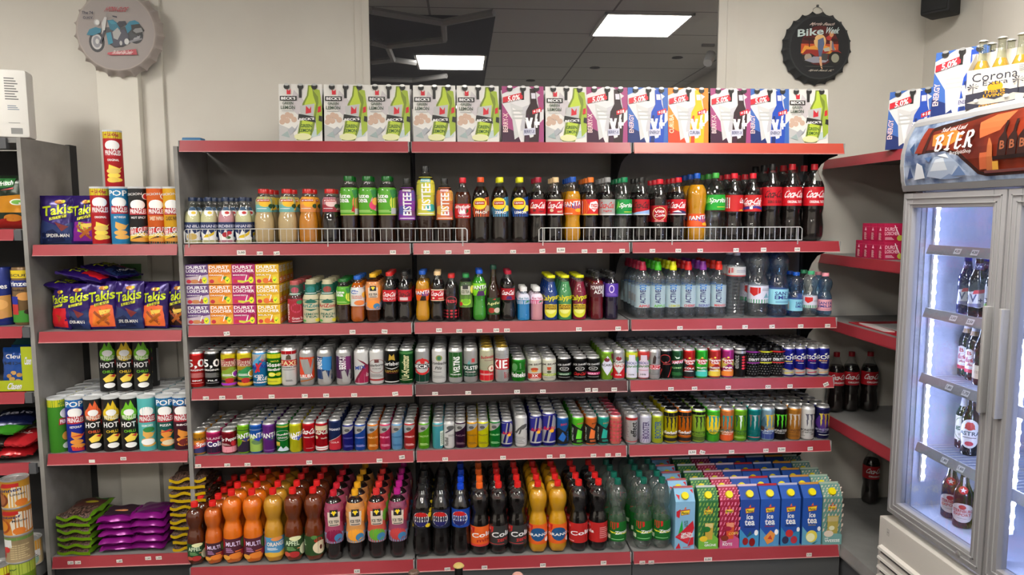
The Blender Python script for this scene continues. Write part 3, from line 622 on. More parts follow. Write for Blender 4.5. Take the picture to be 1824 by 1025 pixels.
# ---------------- shelf of beer and mixed drink cans ----------------
def C(u, cat, desc, n, kind, body, art, lid='m:bbb', grp=None):
    nm = {'beer': 'beer_can', 'mix': 'mixed_drink_can', 'soda': 'soda_can', 'energy': 'energy_drink_can'}[cat]
    return (u, nm, 'can', desc, n, can_parts(kind, body, lid, art), grp or desc+', one row deep into the shelf')
FIVE = 't -.85 .56 .75 .86 fff 5,0;t -.8 .48 .7 .54 fff ORIGINAL;L -.7 .26 .7 .42 9 {0};t -.4 .14 .4 .19 fff {1};L -.6 .07 .6 .1 1 {0}'
VP = 'p m:ccc -.1 .05 .55 .02 .8 .42 .55 .45 .35 .18 .1 .44 -.2 .4;p m:aaa .5 .24 .95 .3 .9 .36 .5 .3;'
def desp(b, f): return f'r -1.3 .86 1.3 1 m:ed2;r -1.3 .62 1.3 .82 dcb;t -.95 .63 .95 .81 a33 DESPERADOS;e .1 .84 .5 .05 922;p {f} -1.2 .3 .2 .6 1.2 .5 1.2 .3 .1 .22;e .65 .36 .4 .12 ffe;e .65 .36 .3 .09 {b};r -1.3 .1 1.3 .17 222;e .05 .15 .36 .09 b22;r -1.3 0 1.3 .07 {b};t -.6 .4 .6 .5 {f} MOJITO;L -.6 .3 .3 .38 2 fff'
rowD = [
 C(350.6, 'beer', 'red half-litre beer can with large white 5,0', 7, 'C5', 'm:c22', FIVE.format('e99', 'EXPORT')),
 C(378, 'beer', 'black half-litre beer can with large white 5,0', 7, 'C5', 'm:1a1a1c', FIVE.format('999', 'PILS')),
 C(407.4, 'beer', 'yellow and purple beer can with a passion fruit slice', 6, 'C5', 'm:b59a3c', desp('a3c', '8a3')),
 C(436, 'beer', 'yellow and orange beer can with green agave leaves', 6, 'C5', 'm:db3', desp('ea2', '395')),
 C(463.4, 'beer', 'silver and blue beer mix can with a red X', 7, 'C5', 'm:28c', 'r -1.3 .8 1.3 1 m:ccc;p m:ccc -1.3 1 -.2 1 -.5 .8 -.9 .5 -1.3 .4;p 5ad -1.2 .5 -.3 .6 .2 1 -.5 .8;t -1 .5 -.3 .66 229 Mi;t 0 .5 .95 .68 229 Xery;p c23 -.5 .4 -.3 .4 .2 .72 0 .72;p c23 -.4 .7 -.2 .72 .0 .44 -.15 .42;s -.6 .24 .3 .33 fff ICED;s -.3 .14 .7 .25 fff BLUE;t -.7 .05 .6 .1 fff BLUEBERRY;t .1 .74 .8 .83 d44 5,0'),
 C(489, 'beer', 'green radler can with two lemons and yellow ends', 6, 'C5', 'm:171', 'r -1.3 .86 1.3 1 m:ee2;r -1.3 0 1.3 .2 dd2;t -.95 .58 .75 .72 fff Gösser;t -.3 .74 .4 .79 ee5 NATUR;s -.8 .45 .7 .54 fff NaturRadler;e -.25 .33 .32 .07 ee3;e .35 .33 .28 .055 cc2;e -.25 .33 .22 .045 ee8;L -.8 .08 .3 .12 2 883'),
 C(515, 'beer', 'tall white beer can with red ribbon and red top', 7, 'CX', 'm:ddd', 'r -1.3 .9 1.3 1 m:c12;p b22 -1.1 .6 -.9 .73 .9 .73 1.1 .6 .9 .54 0 .56 -.9 .54;t -.75 .565 .75 .7 eda FAXE;t -.8 .49 .7 .525 444 PREMIUM;p 543 -.25 .74 .2 .74 .15 .86 .0 .9 -.2 .85;L -.3 .08 .3 .14 2 555;L -.5 .42 .5 .45 1 666'),
 C(547, 'mix', 'silver beer mix can with orange-red slanted panel', 7, 'C5', 'm:bbb', 'p d42 -1.3 .9 1.3 .86 1.3 .14 -1.3 .26;r -1.3 .88 1.3 1 m:ccc;p e72 .4 .85 1.3 .85 1.3 .2 .8 .2;p m:bbb -.7 .8 .1 .82 .3 .5 .55 .82 .8 .8 .4 .32 -.2 .32;w -.9 .17 .5 .33 fff CURUBA;p a63 -.7 .1 .6 .18 .6 .14 -.7 .05'),
 C(578, 'mix', 'silver beer mix can with blue panel and upright white lettering', 7, 'C5', 'm:ccc', 'p 136 -1.3 .9 1.3 .86 1.3 .1 -1.3 .18;p 38c -.1 .89 .9 .86 .6 .4 -.5 .5;v -.75 .48 -.2 .86 fff ENERGY;'+VP),
 C(612, 'mix', 'silver beer mix can with dark purple panel', 7, 'C5', 'm:ccc', 'p 414 -1.3 .9 1.3 .86 1.3 .1 -1.3 .18;p 726 .1 .89 1.1 .86 .8 .4 -.2 .5;v -.4 .46 .2 .88 fff BERRY-X;'+VP),
 C(643.7, 'beer', 'white beer mix can with a crimson diagonal slash', 6, 'C5', 'm:ddd', 'p 914 -.6 0 1.3 0 1.3 .6 .3 .55;p 713 -.4 .8 .2 .7 .9 .5 1.2 .9 .8 .62 .1 .4 -.5 0 -.8 0 .3 .6;w -.6 .42 .4 .6 249 MIX;s .4 .2 1 .34 dcc Iced'),
 C(671, 'beer', 'white beer can with a round dark red ring emblem', 6, 'C5', 'm:ddd', 'o 0 .55 .88 .23 .06 933;r -.2 .66 .2 .76 633;w -.85 .52 .85 .64 444 Paderborner;t -.4 .45 .4 .48 444 PILSENER;L -.6 .18 .6 .3 3 777;r -1.3 .06 1.3 .12 a33'),
 C(698, 'beer', 'black beer can with golden elephant crest and white name', 7, 'C5', 'm:111', 'p b93 -.3 .72 -.2 .94 0 .86 .2 .94 .3 .72 0 .76;t -.98 .52 .98 .68 ddd Carlsberg;p ddd -.8 .5 0 .46 .9 .52 0 .43;t -.8 .33 .8 .4 a83 ELEPHANT;L -.6 .3 .6 .32 1 933;r -1.3 0 1.3 .03 ddd'),
 C(723.7, 'beer', 'dark green beer can with pale name running upward', 7, 'C5', 'm:152', 'v -.45 .12 .25 .9 dda Ur-Krostitzer;L -.8 .06 .6 .09 1 dda;r -1.3 .93 1.3 1 m:595'),
 C(752, 'beer', 'silver and green beer can with red oval emblem and black band', 6, 'C5', 'm:bbb', 'r -1.3 0 1.3 .28 m:143;e 0 .5 .85 .27 c22;e 0 .5 .68 .2 bbb;p c22 -.2 .68 .0 .8 .25 .74 .2 .6 -.1 .6;r -1.2 .44 1.2 .59 222;t -.95 .46 .95 .57 fff BECK\'S'),
 C(782, 'beer', 'white beer can with small gold shield and thin black lettering', 6, 'C5', 'm:ddd', 'e 0 .78 .3 .1 995;e 0 .78 .18 .07 375;t -.9 .56 .95 .66 333 Krombacher;s -.4 .4 .3 .5 555 Pils;L -.6 .3 .2 .34 1 666;L -.6 .1 .6 .2 3 999'),
 C(811.5, 'beer', 'silver beer can with tall green panel and upright white name', 6, 'C5', 'm:ccc', 'r -.75 .12 .72 .96 151;v -.2 .28 .4 .82 fff VELTINS;t -.5 .2 .5 .24 fff PILSENER'),
 C(838, 'beer', 'silver beer can with dark green lower half and white name', 6, 'C5', 'm:bbb', 'r -1.3 .14 1.3 .56 143;t -.98 .37 .98 .5 fff HOLSTEN;t -.5 .27 .5 .32 dcc PILSENER;p c44 .1 .62 .4 .62 .4 .75 .1 .75;p 6aa -.3 .56 -.1 .7 .0 .56;L -.6 .2 .6 .22 1 bcb'),
 C(866.7, 'beer', 'cream beer can with red lower third and round seal', 6, 'C5', 'm:ddb', 'r -1.3 0 1.3 .34 c12;w -.55 .72 .9 .86 b23 Budweiser;L -.2 .66 .8 .69 1 955;e .5 .4 .42 .13 864;e .5 .4 .34 .105 edc;p c33 .35 .36 .5 .46 .65 .36;L -.9 .18 .8 .24 2 ecc', lid='m:ca4'),
 C(894, 'beer', 'white beer can with broad red band and huge white letters', 6, 'C5', 'm:ccc', 'r -1.3 .36 1.3 .72 b12;t -1.0 .4 .55 .68 fff KIE;L -.6 .76 .7 .9 6 999;v .2 .06 .45 .28 b23 SEIT;v .55 .06 .85 .24 955 1842', lid='m:ca4'),
 C(923.5, 'beer', 'short green beer can with white name along its foot', 6, 'C3', 'm:282', 't -.85 .14 1.0 .4 fff Heineken;e -.4 .68 .3 .2 595;v .1 .6 .25 .9 9c9 QUALITY;p c22 .7 .7 .85 .8 1 .7;L -.9 .46 .9 .48 1 9c9'),
 C(952, 'mix', 'short white whiskey mix can with red fruit and red foot', 6, 'C3', 'm:ddc', 'w -.7 .7 .85 .88 433 JIM BEAM;e 0 .55 .36 .09 b42;e .0 .45 .3 .05 d93;r -.75 .04 .95 .32 b32;t -.25 .14 .35 .28 fff 3X;L -.4 .06 .5 .1 1 fff'),
 C(978, 'mix', 'short white whiskey mix can with olive green foot', 6, 'C3', 'm:ddc', 'w -.8 .7 .8 .88 433 JIM BEAM;p b42 -.15 .5 -.2 .66 .2 .66 .15 .5;e 0 .4 .2 .07 553;r -1 .18 1 .3 8a3;t -.6 .2 .6 .28 eea GINGER;L -.5 .06 .5 .12 2 777'),
 C(1005, 'mix', 'short black whiskey mix can with dark green band', 6, 'C3', 'm:151516', "w -.8 .66 .8 .84 ddd JACK DANIEL'S;o 0 .54 .45 .1 .2 ccc;t -.2 .5 .2 .58 ccc No7;r -1 .2 1 .34 253;t -.5 .22 .5 .3 cdc GINGER;L -.6 .08 .6 .12 1 bbb"),
 C(1033, 'mix', 'short black whiskey mix can with red script', 6, 'C3', 'm:151516', "w -.8 .66 .8 .84 ddd JACK DANIEL'S;o 0 .54 .45 .1 .2 ccc;t -.2 .5 .2 .58 ccc No7;s -.7 .18 .7 .36 c22 Coca-Cola;L -.6 .08 .6 .12 1 bbb"),
 C(1056.5, 'mix', 'short black whiskey mix can with pink band', 6, 'C3', 'm:151516', "w -.8 .66 .8 .84 ddd JACK DANIEL'S;o 0 .54 .45 .1 .2 ccc;t -.2 .5 .2 .58 ccc No7;r -1 .2 1 .34 b26;t -.5 .22 .5 .3 fde BERRY;L -.6 .08 .6 .12 1 bbb"),
 C(1081, 'mix', 'slim lime green rum mix can with white diamond', 8, 'S3', 'm:8b3', 'p dde -.7 .5 .05 .9 .8 .5 .05 .12;e .0 .74 .3 .08 723;t -.8 .48 .7 .58 333 BACARDI;p 723 .5 1 1 .9 .9 .7 .5 .8;e .7 .3 .2 .06 8c3;e .6 .15 .2 .06 a23'),
 C(1102, 'mix', 'slim silver and red rum cola mix can', 8, 'S3', 'm:bbb', 'p c12 -1.2 .6 -.6 .5 0 .14 .7 .5 1.2 .6 1.2 0 -1.2 0;p ddd -.7 .5 .05 .9 .8 .5 .05 .2;e .0 .78 .3 .08 923;t -.8 .6 .9 .68 333 BACARDI;s -.75 .44 .9 .58 c22 Coca-Cola;t -.3 .1 .3 .16 fff 10%'),
 C(1125, 'mix', 'slim vodka mix can fading yellow to green and blue', 8, 'S3', 'm:9b5', 'p 28b -1.3 .6 -.6 .7 -.5 .2 -1.3 .1;p dd3 -1.3 1 1.3 1 1.3 .86 -1.3 .8;p 4a5 .5 .8 1.2 .8 1.2 .1 .6 .2;p dde -.3 .92 .35 .92 .4 .7 .7 .62 .7 0 -.6 0 -.6 .62 -.3 .7;t -.85 .54 .85 .64 238 ABSOLUT;s -.9 .38 .95 .52 272 Sprite;t -.3 .1 .3 .16 455 10%'),
 C(1146, 'mix', 'slim vodka mix can in red, green and blue', 8, 'S3', 'm:b55', 'p 28b -1.3 .7 -.6 .8 -.5 .2 -1.3 .1;p 4a5 .5 .7 1.2 .7 1.2 .1 .6 .2;p c33 -1.3 1 1.3 1 1.3 .82 -1.3 .86;p dcd -.3 .9 .35 .9 .4 .7 .7 .62 .7 0 -.6 0 -.6 .62 -.3 .7;t -.85 .54 .85 .64 238 ABSOLUT;s -.9 .38 .95 .52 272 Sprite;L -.6 .28 .6 .32 1 c66;t -.3 .1 .3 .16 455 10%'),
 C(1165.6, 'mix', 'slim silver cola mix can with red waist band', 8, 'S3', 'm:bbb', 'p 322 -.2 .55 .1 .55 .2 .8 0 .9 -.15 .78;r -1.1 .32 1.1 .5 c23;w -.9 .42 .8 .5 fff Best Cool;t -.5 .33 .9 .4 fff COLA;L -.7 .1 .7 .2 2 888;L .3 .75 .8 .85 2 555'),
 C(1186, 'mix', 'slim black can with red curved strokes', 8, 'S3', 'm:131314', 'o -.1 .74 .6 .17 .12 c33;p c33 -.8 0 -.7 0 -.4 .3 -.5 .35;p c33 .2 .0 .3 .0 .8 .4 .7 .42;L -.3 .5 .6 .56 2 b44;e .0 .6 .1 .03 a66'),
 C(1206, 'mix', 'slim green can with red diagonal name band', 8, 'S3', 'm:253', 'p b23 -1.1 .5 -1.1 .62 1.1 .72 1.1 .6;w -.8 .5 .8 .68 ede CAMPARI;p ded -.1 .74 .2 .74 .3 .82 .0 .78 -.3 .84;t -.5 .34 .5 .4 9c8 LIME;L -.8 .06 .8 .2 3 384'),
 C(1227.3, 'mix', 'slim black and red rum can with red round emblem', 8, 'S3', 'm:c22', havana(0, '222', '111', 'COLA')),
 C(1249.7, 'mix', 'slim bright green rum can with red round emblem', 8, 'S3', 'm:3b3', havana(0, '3c3', '4cb', 'MOJITO')),
 C(1272.7, 'mix', 'slim orange and red rum can with yellow waves', 8, 'S3', 'm:c33', havana(0, 'e83', 'ec4', 'PASSION')),
 C(1296, 'mix', 'slim pink and gold rum can with orange foot', 8, 'S3', 'm:b38', havana(0, 'cb5', 'e83', 'PINK')),
 C(1317.7, 'mix', 'slim black can with a column of red dots', 8, 'S3', 'm:222', 'r -1.3 .9 1.3 1 m:ccc;v -.7 .28 -.1 .82 999 effect;'+''.join(f'e .38 {.3+.115*i} .2 .045 d34;' for i in range(5))+''.join(f'e .8 {.3+.115*i} .14 .03 a23;' for i in range(5)), lid='m:999'),
 ]
STUD = ''.join(f'r {-1.1+.26*i+.1*(j%2)} {.06+.1*j} {-.98+.26*i+.1*(j%2)} {.09+.1*j} 777;' for i in range(9) for j in range(9))
for u, c, d in ((1340, '939', 'purple'), (1361.4, 'dd3', 'yellow'), (1383.5, 'd33', 'red')):
    rowD.append(C(u, 'mix', f'slim black studded can with {d} rim and {d} stripe', 8, 'S3', 'm:1c1c1e', STUD+f'r -1.3 .94 1.3 1 m:{c};r -.5 .5 .75 .74 111;t -.3 .6 .6 .7 ddd DIRTY;t -.3 .66 .6 .72 ccc 28;r -.45 .51 .7 .55 {c}', lid='m:111'))
for u, w_, a, c, d in ((1404.6, 'TSCHO', 'Lemon', 'dc3', 'yellow script'), (1424.6, 'TSCHO', 'Berry', 'd63', 'orange script'), (1446.4, 'ATSCHO', 'Cherry', 'b24', 'dark red script'), (1466, 'GOR', 'Mandarin', 'da6', 'pale orange script, end of the shelf')):
    rowD.append(C(u, 'mix', f'slim royal blue vodka mix can with {d}', 8, 'S3', 'm:22279a', gorb(w_, a, c)))
place_row(ZD, .008, rowD)

# ---------------- shelf of soda and energy cans ----------------
rowE = [
 C(353.7, 'soda', 'short yellow, orange and violet cola mix can', 7, 'C3', 'm:d92', 'p d55 -1.3 .35 1.3 .6 1.3 .3 -1.3 .2;p e83 -1.3 .55 1.3 .72 1.3 .6 -1.3 .35;r -1.3 0 1.3 .18 336;p 336 -1.3 .15 .3 .3 1.3 .3 1.3 .1;t -.5 .66 1.0 .8 432 PAULANER;t -.2 .3 1.0 .56 fff Spezi'),
 C(380.6, 'soda', 'short pink to black cola can', 7, 'C3', 'm:b26', 'r -1.3 0 1.3 .3 213;p 437 -1.3 .3 1.3 .3 1.3 .6 -1.3 .5;t -1.0 .68 .9 .8 ecd PAULANER;t -.6 .32 .75 .6 fff Cola'),
 C(408, 'soda', 'short dark red soda can with pink foot', 7, 'C3', 'm:812', 'p e9a -1.3 0 1.3 0 1.3 .5 .6 .3 -.3 .3 -1.3 .4;w -.85 .5 .85 .82 fff Dr Pepper;e .4 .46 .26 .14 c23;L -.9 .36 .1 .48 3 ecc'),
 C(434, 'soda', 'slim lime green and dark soda can with orange oval', 7, 'S3', 'm:8c2', 'p 213 -1.3 0 1.3 0 1.3 .7 0 .55 -.3 .3 -.6 .2 -1.3 .2;r -1.3 .84 1.3 .87 352;e .3 .48 .5 .07 da2;'+fantacan('337')),
 C(456, 'soda', 'slim blue and green soda can', 7, 'S3', 'm:26c', 'p 9b5 -1.3 0 1.3 0 1.3 .45 .3 .52 -.3 .66 -1.3 .7;e .1 .38 .6 .1 685;L -.8 .85 .8 .88 1 cde;'+fantacan('24b')),
 C(479, 'soda', 'slim purple soda can', 7, 'S3', 'm:739', fantacan('337', 'p 9b5 .2 .5 .4 .54 .4 .48;L -.6 .04 .8 .06 1 caf')),
 C(503.5, 'soda', 'slim green soda can with white mountain foot', 7, 'S3', 'm:183', 'r -1.3 .93 1.3 1 m:cc5;o 0 .62 .85 .2 .06 cdc;w -.85 .58 .85 .72 eee uludag;t -.5 .5 .5 .56 eee GAZOZ;p cde -.7 0 -.2 .2 0 .1 .3 .18 .8 0;r -.9 .24 -.3 .36 cb4;L -.9 .2 -.3 .24 1 cb4'),
 C(526.7, 'soda', 'slim yellow soda can with lemon slice', 7, 'S3', 'm:dd2', 'e .1 .52 .6 .08 ffe;'+fantacan('24a')),
 C(550, 'soda', 'slim red cola can with white script', 7, 'S3', 'm:c12', 's -.98 .64 1.0 .86 fff Coca-Cola;t -.6 .5 .6 .54 fff ORIGINAL TASTE;L -.3 .08 .4 .1 1 fcc'),
 C(573, 'soda', 'slim red cola can with cream top and white foot', 7, 'S3', 'm:b12', 'r -1.3 .78 1.3 .96 dca;s -.95 .62 .98 .84 eed Coca-Cola;t -.1 .44 .6 .5 dcb Vanilla;e -.6 .5 .2 .06 dca;r -1.3 0 1.3 .14 eee;L -.7 .04 .7 .1 1 b23'),
 C(596.7, 'energy', 'slim navy and red cola can from an energy brand', 7, 'S35', 'm:236', 'p b23 -1.3 0 1.3 0 1.3 .6 -1.3 .2;t -.8 .7 .6 .78 dde ORGANICS;t -.5 .24 .4 .3 ecc COLA;p m:ccc -1.3 .2 1.3 .6 1.3 .62 -1.3 .23'),
 C(619.6, 'energy', 'small navy energy can with silver top', 8, 'S2', 'm:228', rb('ORIGINAL', word='55a')),
 C(641.5, 'energy', 'small mid-blue energy can with silver slash', 8, 'S2', 'm:25b', rb('JUNEBERRY', word='aae')),
 C(664, 'energy', 'small orange energy can with silver slash', 8, 'S2', 'm:e82', rb('PEACH', word='fc8')),
 C(686, 'energy', 'small pink energy can with silver slash', 8, 'S2', 'm:d36', rb('PINK', word='fac')),
 C(707, 'energy', 'small pale blue energy can with silver slash', 8, 'S2', 'm:7be', rb('SUGARFREE', word='26a')),
 C(729.4, 'energy', 'small red energy can with silver slash', 8, 'S2', 'm:c33', rb('WATERMELON', word='fcc')),
 C(755, 'energy', 'small lime green energy can with silver slash', 8, 'S2', 'm:6b2', rb('CACTUS', word='ce9')),
 C(780, 'energy', 'small turquoise energy can with white side text', 8, 'S2', 'm:5bc', 'p m:bbb -1.3 1 1.3 1 .2 .92 -1.3 .9;r .25 .05 1.0 .7 ded;L .3 .1 .95 .64 9 677'),
 C(800, 'energy', 'small white energy can with dark bull patch', 8, 'S2', 'm:ddd', 'e .2 .84 .5 .1 555;p 445 -.6 .6 .1 .8 .3 .74 -.3 .62;v -.55 .06 -.1 .42 444 RedBull;L -.1 .46 .8 .56 3 888'),
 C(820, 'energy', 'small dark purple energy can with silver slash', 8, 'S2', 'm:313', rb('ACAI', word='867')),
 C(841, 'energy', 'small amber yellow energy can with silver slash', 5, 'S2', 'm:ea1', rb('TROPICAL', word='862')),
 C(860.6, 'energy', 'small lemon yellow energy can with silver slash', 8, 'S2', 'm:ee1', rb('YELLOW', word='872')),
 C(881.5, 'energy', 'small dark green energy can with silver slash', 8, 'S2', 'm:183', rb('CURUBA', word='9d9')),
 C(902.7, 'energy', 'small blue and silver energy can with red name', 8, 'S2', 'm:228', rbc()),
 C(928, 'energy', 'tall white energy can with grey bull silhouette', 8, 'S35', 'm:ddd', 'p 555 -.9 .45 -.5 .42 -.1 .6 .2 .58 .6 .66 .8 .74 .5 .78 .1 .74 -.3 .62 -.6 .5;p 555 -.3 .4 -.1 .42 .1 .6 -.1 .6;p 777 .5 .56 .9 .52 .8 .6;L -.7 .05 .4 .32 5 999'),
 C(954.5, 'energy', 'tall blue and silver energy can with red name, next to the white one', 8, 'S35', 'm:228', rbc()),
 C(977.4, 'energy', 'largest blue and silver energy can with red name', 8, 'C5', 'm:228', rbc()),
 C(1002, 'energy', 'black wolf energy can with blue top', 8, 'S3', 'm:26b', 'p 111 -1.3 0 1.3 0 1.3 .6 .8 .75 .3 .5 -.4 .66 -1.3 .5;p 26b -.5 .2 .0 .5 .4 .3 .1 .1;w -.2 .74 .5 .86 b35 BIG;v .5 .1 .9 .5 26b WOLF'),
 C(1029, 'energy', 'black wolf energy can with green top', 8, 'S3', 'm:6d3', 'p 111 -1.3 0 1.3 0 1.3 .7 .8 .85 .3 .6 -.4 .76 -1.3 .8;p 6d3 -.2 .2 .0 .6 .5 .5 .4 .2;v -.95 .1 -.5 .66 ded CRAZY WOLF;w -.1 .78 .7 .86 c35 APPLE;L -.1 .06 .6 .16 2 6d3'),
 C(1052.5, 'energy', 'black wolf energy can with orange top', 8, 'S3', 'm:e73', 'p 111 -1.3 0 1.3 0 1.3 .7 .8 .85 .3 .6 -.4 .76 -1.3 .8;p e73 -.2 .2 .0 .6 .5 .5 .4 .2;v -.95 .1 -.5 .66 ded CRAZY WOLF;w .1 .78 .8 .86 421 MANGO;L -.1 .06 .6 .16 2 e73'),
 C(1074.4, 'energy', 'black wolf energy can with teal top', 8, 'S3', 'm:2a9', 'p 111 -1.3 0 1.3 0 1.3 .7 .8 .85 .3 .6 -.4 .76 -1.3 .8;p 2a9 -.2 .2 .0 .6 .5 .5 .4 .2;v -.95 .1 -.5 .66 ded CRAZY WOLF;w .0 .78 .7 .86 b85 ICE;L -.1 .06 .6 .16 2 2a9'),
 C(1096, 'energy', 'slim salmon energy can with pink oval spots', 8, 'S3', 'm:e87', ''.join(f'e {-.85+.36*i} {.1+.15*j} .14 .045 d45;' for i in range(6) for j in range(6)), lid='m:d67'),
 C(1125, 'energy', 'slim silver energy can with large upright black name', 8, 'S3', 'm:ccc', 'r -1.3 .9 1.3 1 m:c33;v -.1 .22 .6 .82 222 effect;L -.9 .2 -.3 .8 9 999;r -1.3 .02 1.3 .05 c33'),
 C(1149.5, 'energy', 'slim white energy can with purple upright name', 8, 'S3', 'm:ccd', 'v -.3 .14 .4 .84 436 BOOSTER;'+''.join(f'p 86a {-1.1+.3*i} 0 {-1.05+.3*i} 0 .2 .5;' for i in range(8))),
 C(1171, 'energy', 'slim yellow-green energy can with blue upright name', 8, 'S3', 'm:bc3', 'v -.3 .14 .4 .84 258 BOOSTER;p 4b8 -1.2 0 -.6 0 -1.2 .5;p dd5 .5 .3 .9 .2 .9 .5'),
 C(1194.5, 'energy', 'tall yellow energy can with black claw marks and black ends', 8, 'C5', 'm:dc1', 'r -1.3 .86 1.3 1 m:222;r -1.3 0 1.3 .12 111;r -1.3 .2 1.3 .32 222;'+monster('221', tx='MONSTER', tc='ca3', y0=.42)+'s -.8 .26 .8 .36 eee Rehab', lid='m:222'),
 C(1219.5, 'energy', 'tall orange energy can with black claw marks and black ends', 8, 'C5', 'm:e71', 'r -1.3 .86 1.3 1 m:222;r -1.3 0 1.3 .12 111;r -1.3 .2 1.3 .32 222;'+monster('221', tx='MONSTER', tc='e84', y0=.42)+'s -.8 .26 .8 .36 eee Rehab', lid='m:222'),
 C(1244, 'energy', 'tall pale green energy can with black ring pattern', 8, 'C5', 'm:ad4', 'r -1.3 .9 1.3 1 m:222;'+monster('231', tx='MONSTER', tc='242', x=.2)+''.join(f'o {-1+.2*i} {.03+.05*(j%4)} .1 .025 .4 232;' for i in range(11) for j in range(3))+''.join(f'o -.9 {.3+.08*j} .14 .03 .4 232;' for j in range(8)), lid='m:222'),
 C(1270, 'energy', 'tall green and yellow energy can with teal claw marks', 8, 'C5', 'm:5c3', 'e 0 .55 .9 .33 ec1;'+monster('299', tx='MONSTER', tc='151')+'s -.5 .28 .8 .38 188 JUICE;e -.8 .8 .2 .08 b43'),
 C(1294.5, 'energy', 'tall peach orange energy can with teal claw marks', 8, 'C5', 'm:e84', 'p d52 -1.2 .1 1.2 .3 1.2 0 -1.2 0;'+monster('288', tx='MONSTER', tc='fdc')+'s -.7 .28 .8 .38 166 JUICE;e -.7 .85 .3 .08 c42;p 622 -.9 .4 -.5 .45 -.6 .35'),
 C(1318, 'energy', 'tall leaf green energy can with white and black claw marks', 8, 'C5', 'm:7b2', monster('253', 'ded', tx='MONSTER', tc='253')+'L -.6 .04 .6 .12 2 ad6'),
 C(1343, 'energy', 'tall teal energy can with grey claw marks', 8, 'C5', 'm:188', monster('766', '9bb', tx='MONSTER', tc='166')+'L -.6 .05 .6 .1 1 c77'),
 C(1367, 'energy', 'tall silver-blue energy can with yellow claw marks', 8, 'C5', 'm:9bc', 'p 348 -1.2 0 1.2 0 1.2 .3 -1.2 .4;p 467 -1 .4 -.3 .8 -.1 .5 -.4 .3;'+monster('db3', tx='MONSTER', tc='cde', x=.35)+'s -.1 .3 .95 .4 eb4 JUICE;e -.5 .36 .25 .08 532'),
 C(1389.5, 'energy', 'tall black energy can with bright green claw marks', 8, 'C5', 'm:111', monster('5c2', tx='MONSTER', tc='ccc', x=.15)),
 C(1414, 'energy', 'tall gold energy can with silver claw marks', 8, 'C5', 'm:c83', monster('cba', tx='MONSTER', tc='742')+'L -.6 .04 .6 .14 3 852'),
 C(1438, 'energy', 'tall white energy can with grey claw marks', 8, 'C5', 'm:ddd', monster('556', tx='MONSTER', tc='222', x=.35)+'L -.9 .05 -.2 .2 3 999;p aaa -.9 .7 -.6 .6 -.8 .4;t .3 .12 .7 .16 333 ZERO'),
 C(1464.5, 'energy', 'tall midnight blue energy can with yellow claw marks', 8, 'C5', 'm:225', 'p 427 -.9 .5 0 .9 .6 .5 .1 .2;'+monster('cb4', 'a83', tx='MONSTER', tc='99b', x=.25)+'L -.3 .08 .8 .12 1 ddd'),
]
place_row(ZE, .008, rowE)

# ---------------- bottles ----------------
CL = 'g:fafcfc'
def B(u, nm, desc, n, *a, **k):
    return (u, nm, 'bottle', desc, n, bottle_parts(*a, **k), desc+', one row deep into the shelf')
def cokeb(u, desc, n, H, R, cap, base, art, y=(.42, .66), name='cola_bottle', fill=.78, liq='l:150c09', shape='coke', **k):
    return B(u, name, desc, n, shape, R, H, liq, fill, CL, cap, [(y[0], y[1], base, art)], **k)
MILK = 'r -.7 .76 .7 .92 357;t -.4 .8 .4 .88 dde Weihenstephan;'
def milk(u, desc, n, liq, word, fr, x=0):
    return B(u, 'milk_drink_bottle', desc, n, 'milk', .0365, .208, liq, .7, 'g:f6fafa', 'p:235', [(.09, .47, '236', 't -.8 .7 .8 .86 dde '+word+';p fff -.6 0 -.8 .5 -.3 .3 -.1 .6 .1 .36 .6 .56 .5 .2 .8 .1 .7 0;'+fr), (.6, .8, None, 'e 0 .5 .45 .5 fff;p 357 -.4 .6 -.3 .96 .3 .96 .4 .6;e .1 .35 .2 .15 '+('c33' if 'berry' in desc else 'ec4'))], capr=.0165, capz=.92, foot=False)
def grani(u, desc, n, liq, c1, c2, c3, R=.0445):
    return B(u, 'juice_bottle', desc, n, 'grani', R, .245, liq, .86, 'g:fafaf6', 'p:c22', [(.58, .85, c2, f'r -1.3 .5 1.3 1 {c1};e .1 .6 .5 .26 {c3};r -.65 .7 .5 .86 b22;t -.55 .73 .42 .84 fff granini;p {c3} .5 .1 .9 .4 1.1 .2;e .6 .4 .25 .15 353;L -.6 .2 .2 .28 1 fff')], capr=.0235, capz=.92, foot=False)
def fuze(u, desc, n, c, art='', H=.302, R=.041, base='5a2', cap='p:162'):
    return B(u, 'iced_tea_bottle', desc, n, 'fuze', R, H, 'l:2c1408', .84, CL, cap, [(.42, .83, base, f'e .75 .45 .55 .3 {c};p 384 .2 .9 .8 .95 1 .7 .4 .6;t -.85 .62 .1 .78 fff fuze;t -.85 .46 0 .62 fff tea;'+art+'r -1.3 0 1.3 .03 cc5;L -.8 .1 .3 .2 2 ce9')], capr=.023, capz=.93, foot=False)
def eist(u, desc, n, H, R, c1, c2, c3):
    return B(u, 'iced_tea_bottle', desc, n, 'ice', R, H, 'l:30180c', .86, CL, 'p:222', [(.36, .86, c1, f'e .5 .75 .5 .16 {c3};e -.3 .3 .6 .14 {c3};e .4 .2 .5 .1 {c2};r -.4 .86 .4 .95 {c2};t -.35 .87 .35 .93 fff PFANNER;v -.3 .14 .35 .82 fff EISTEE;L -.6 .03 .6 .08 1 fff')], capr=.018)
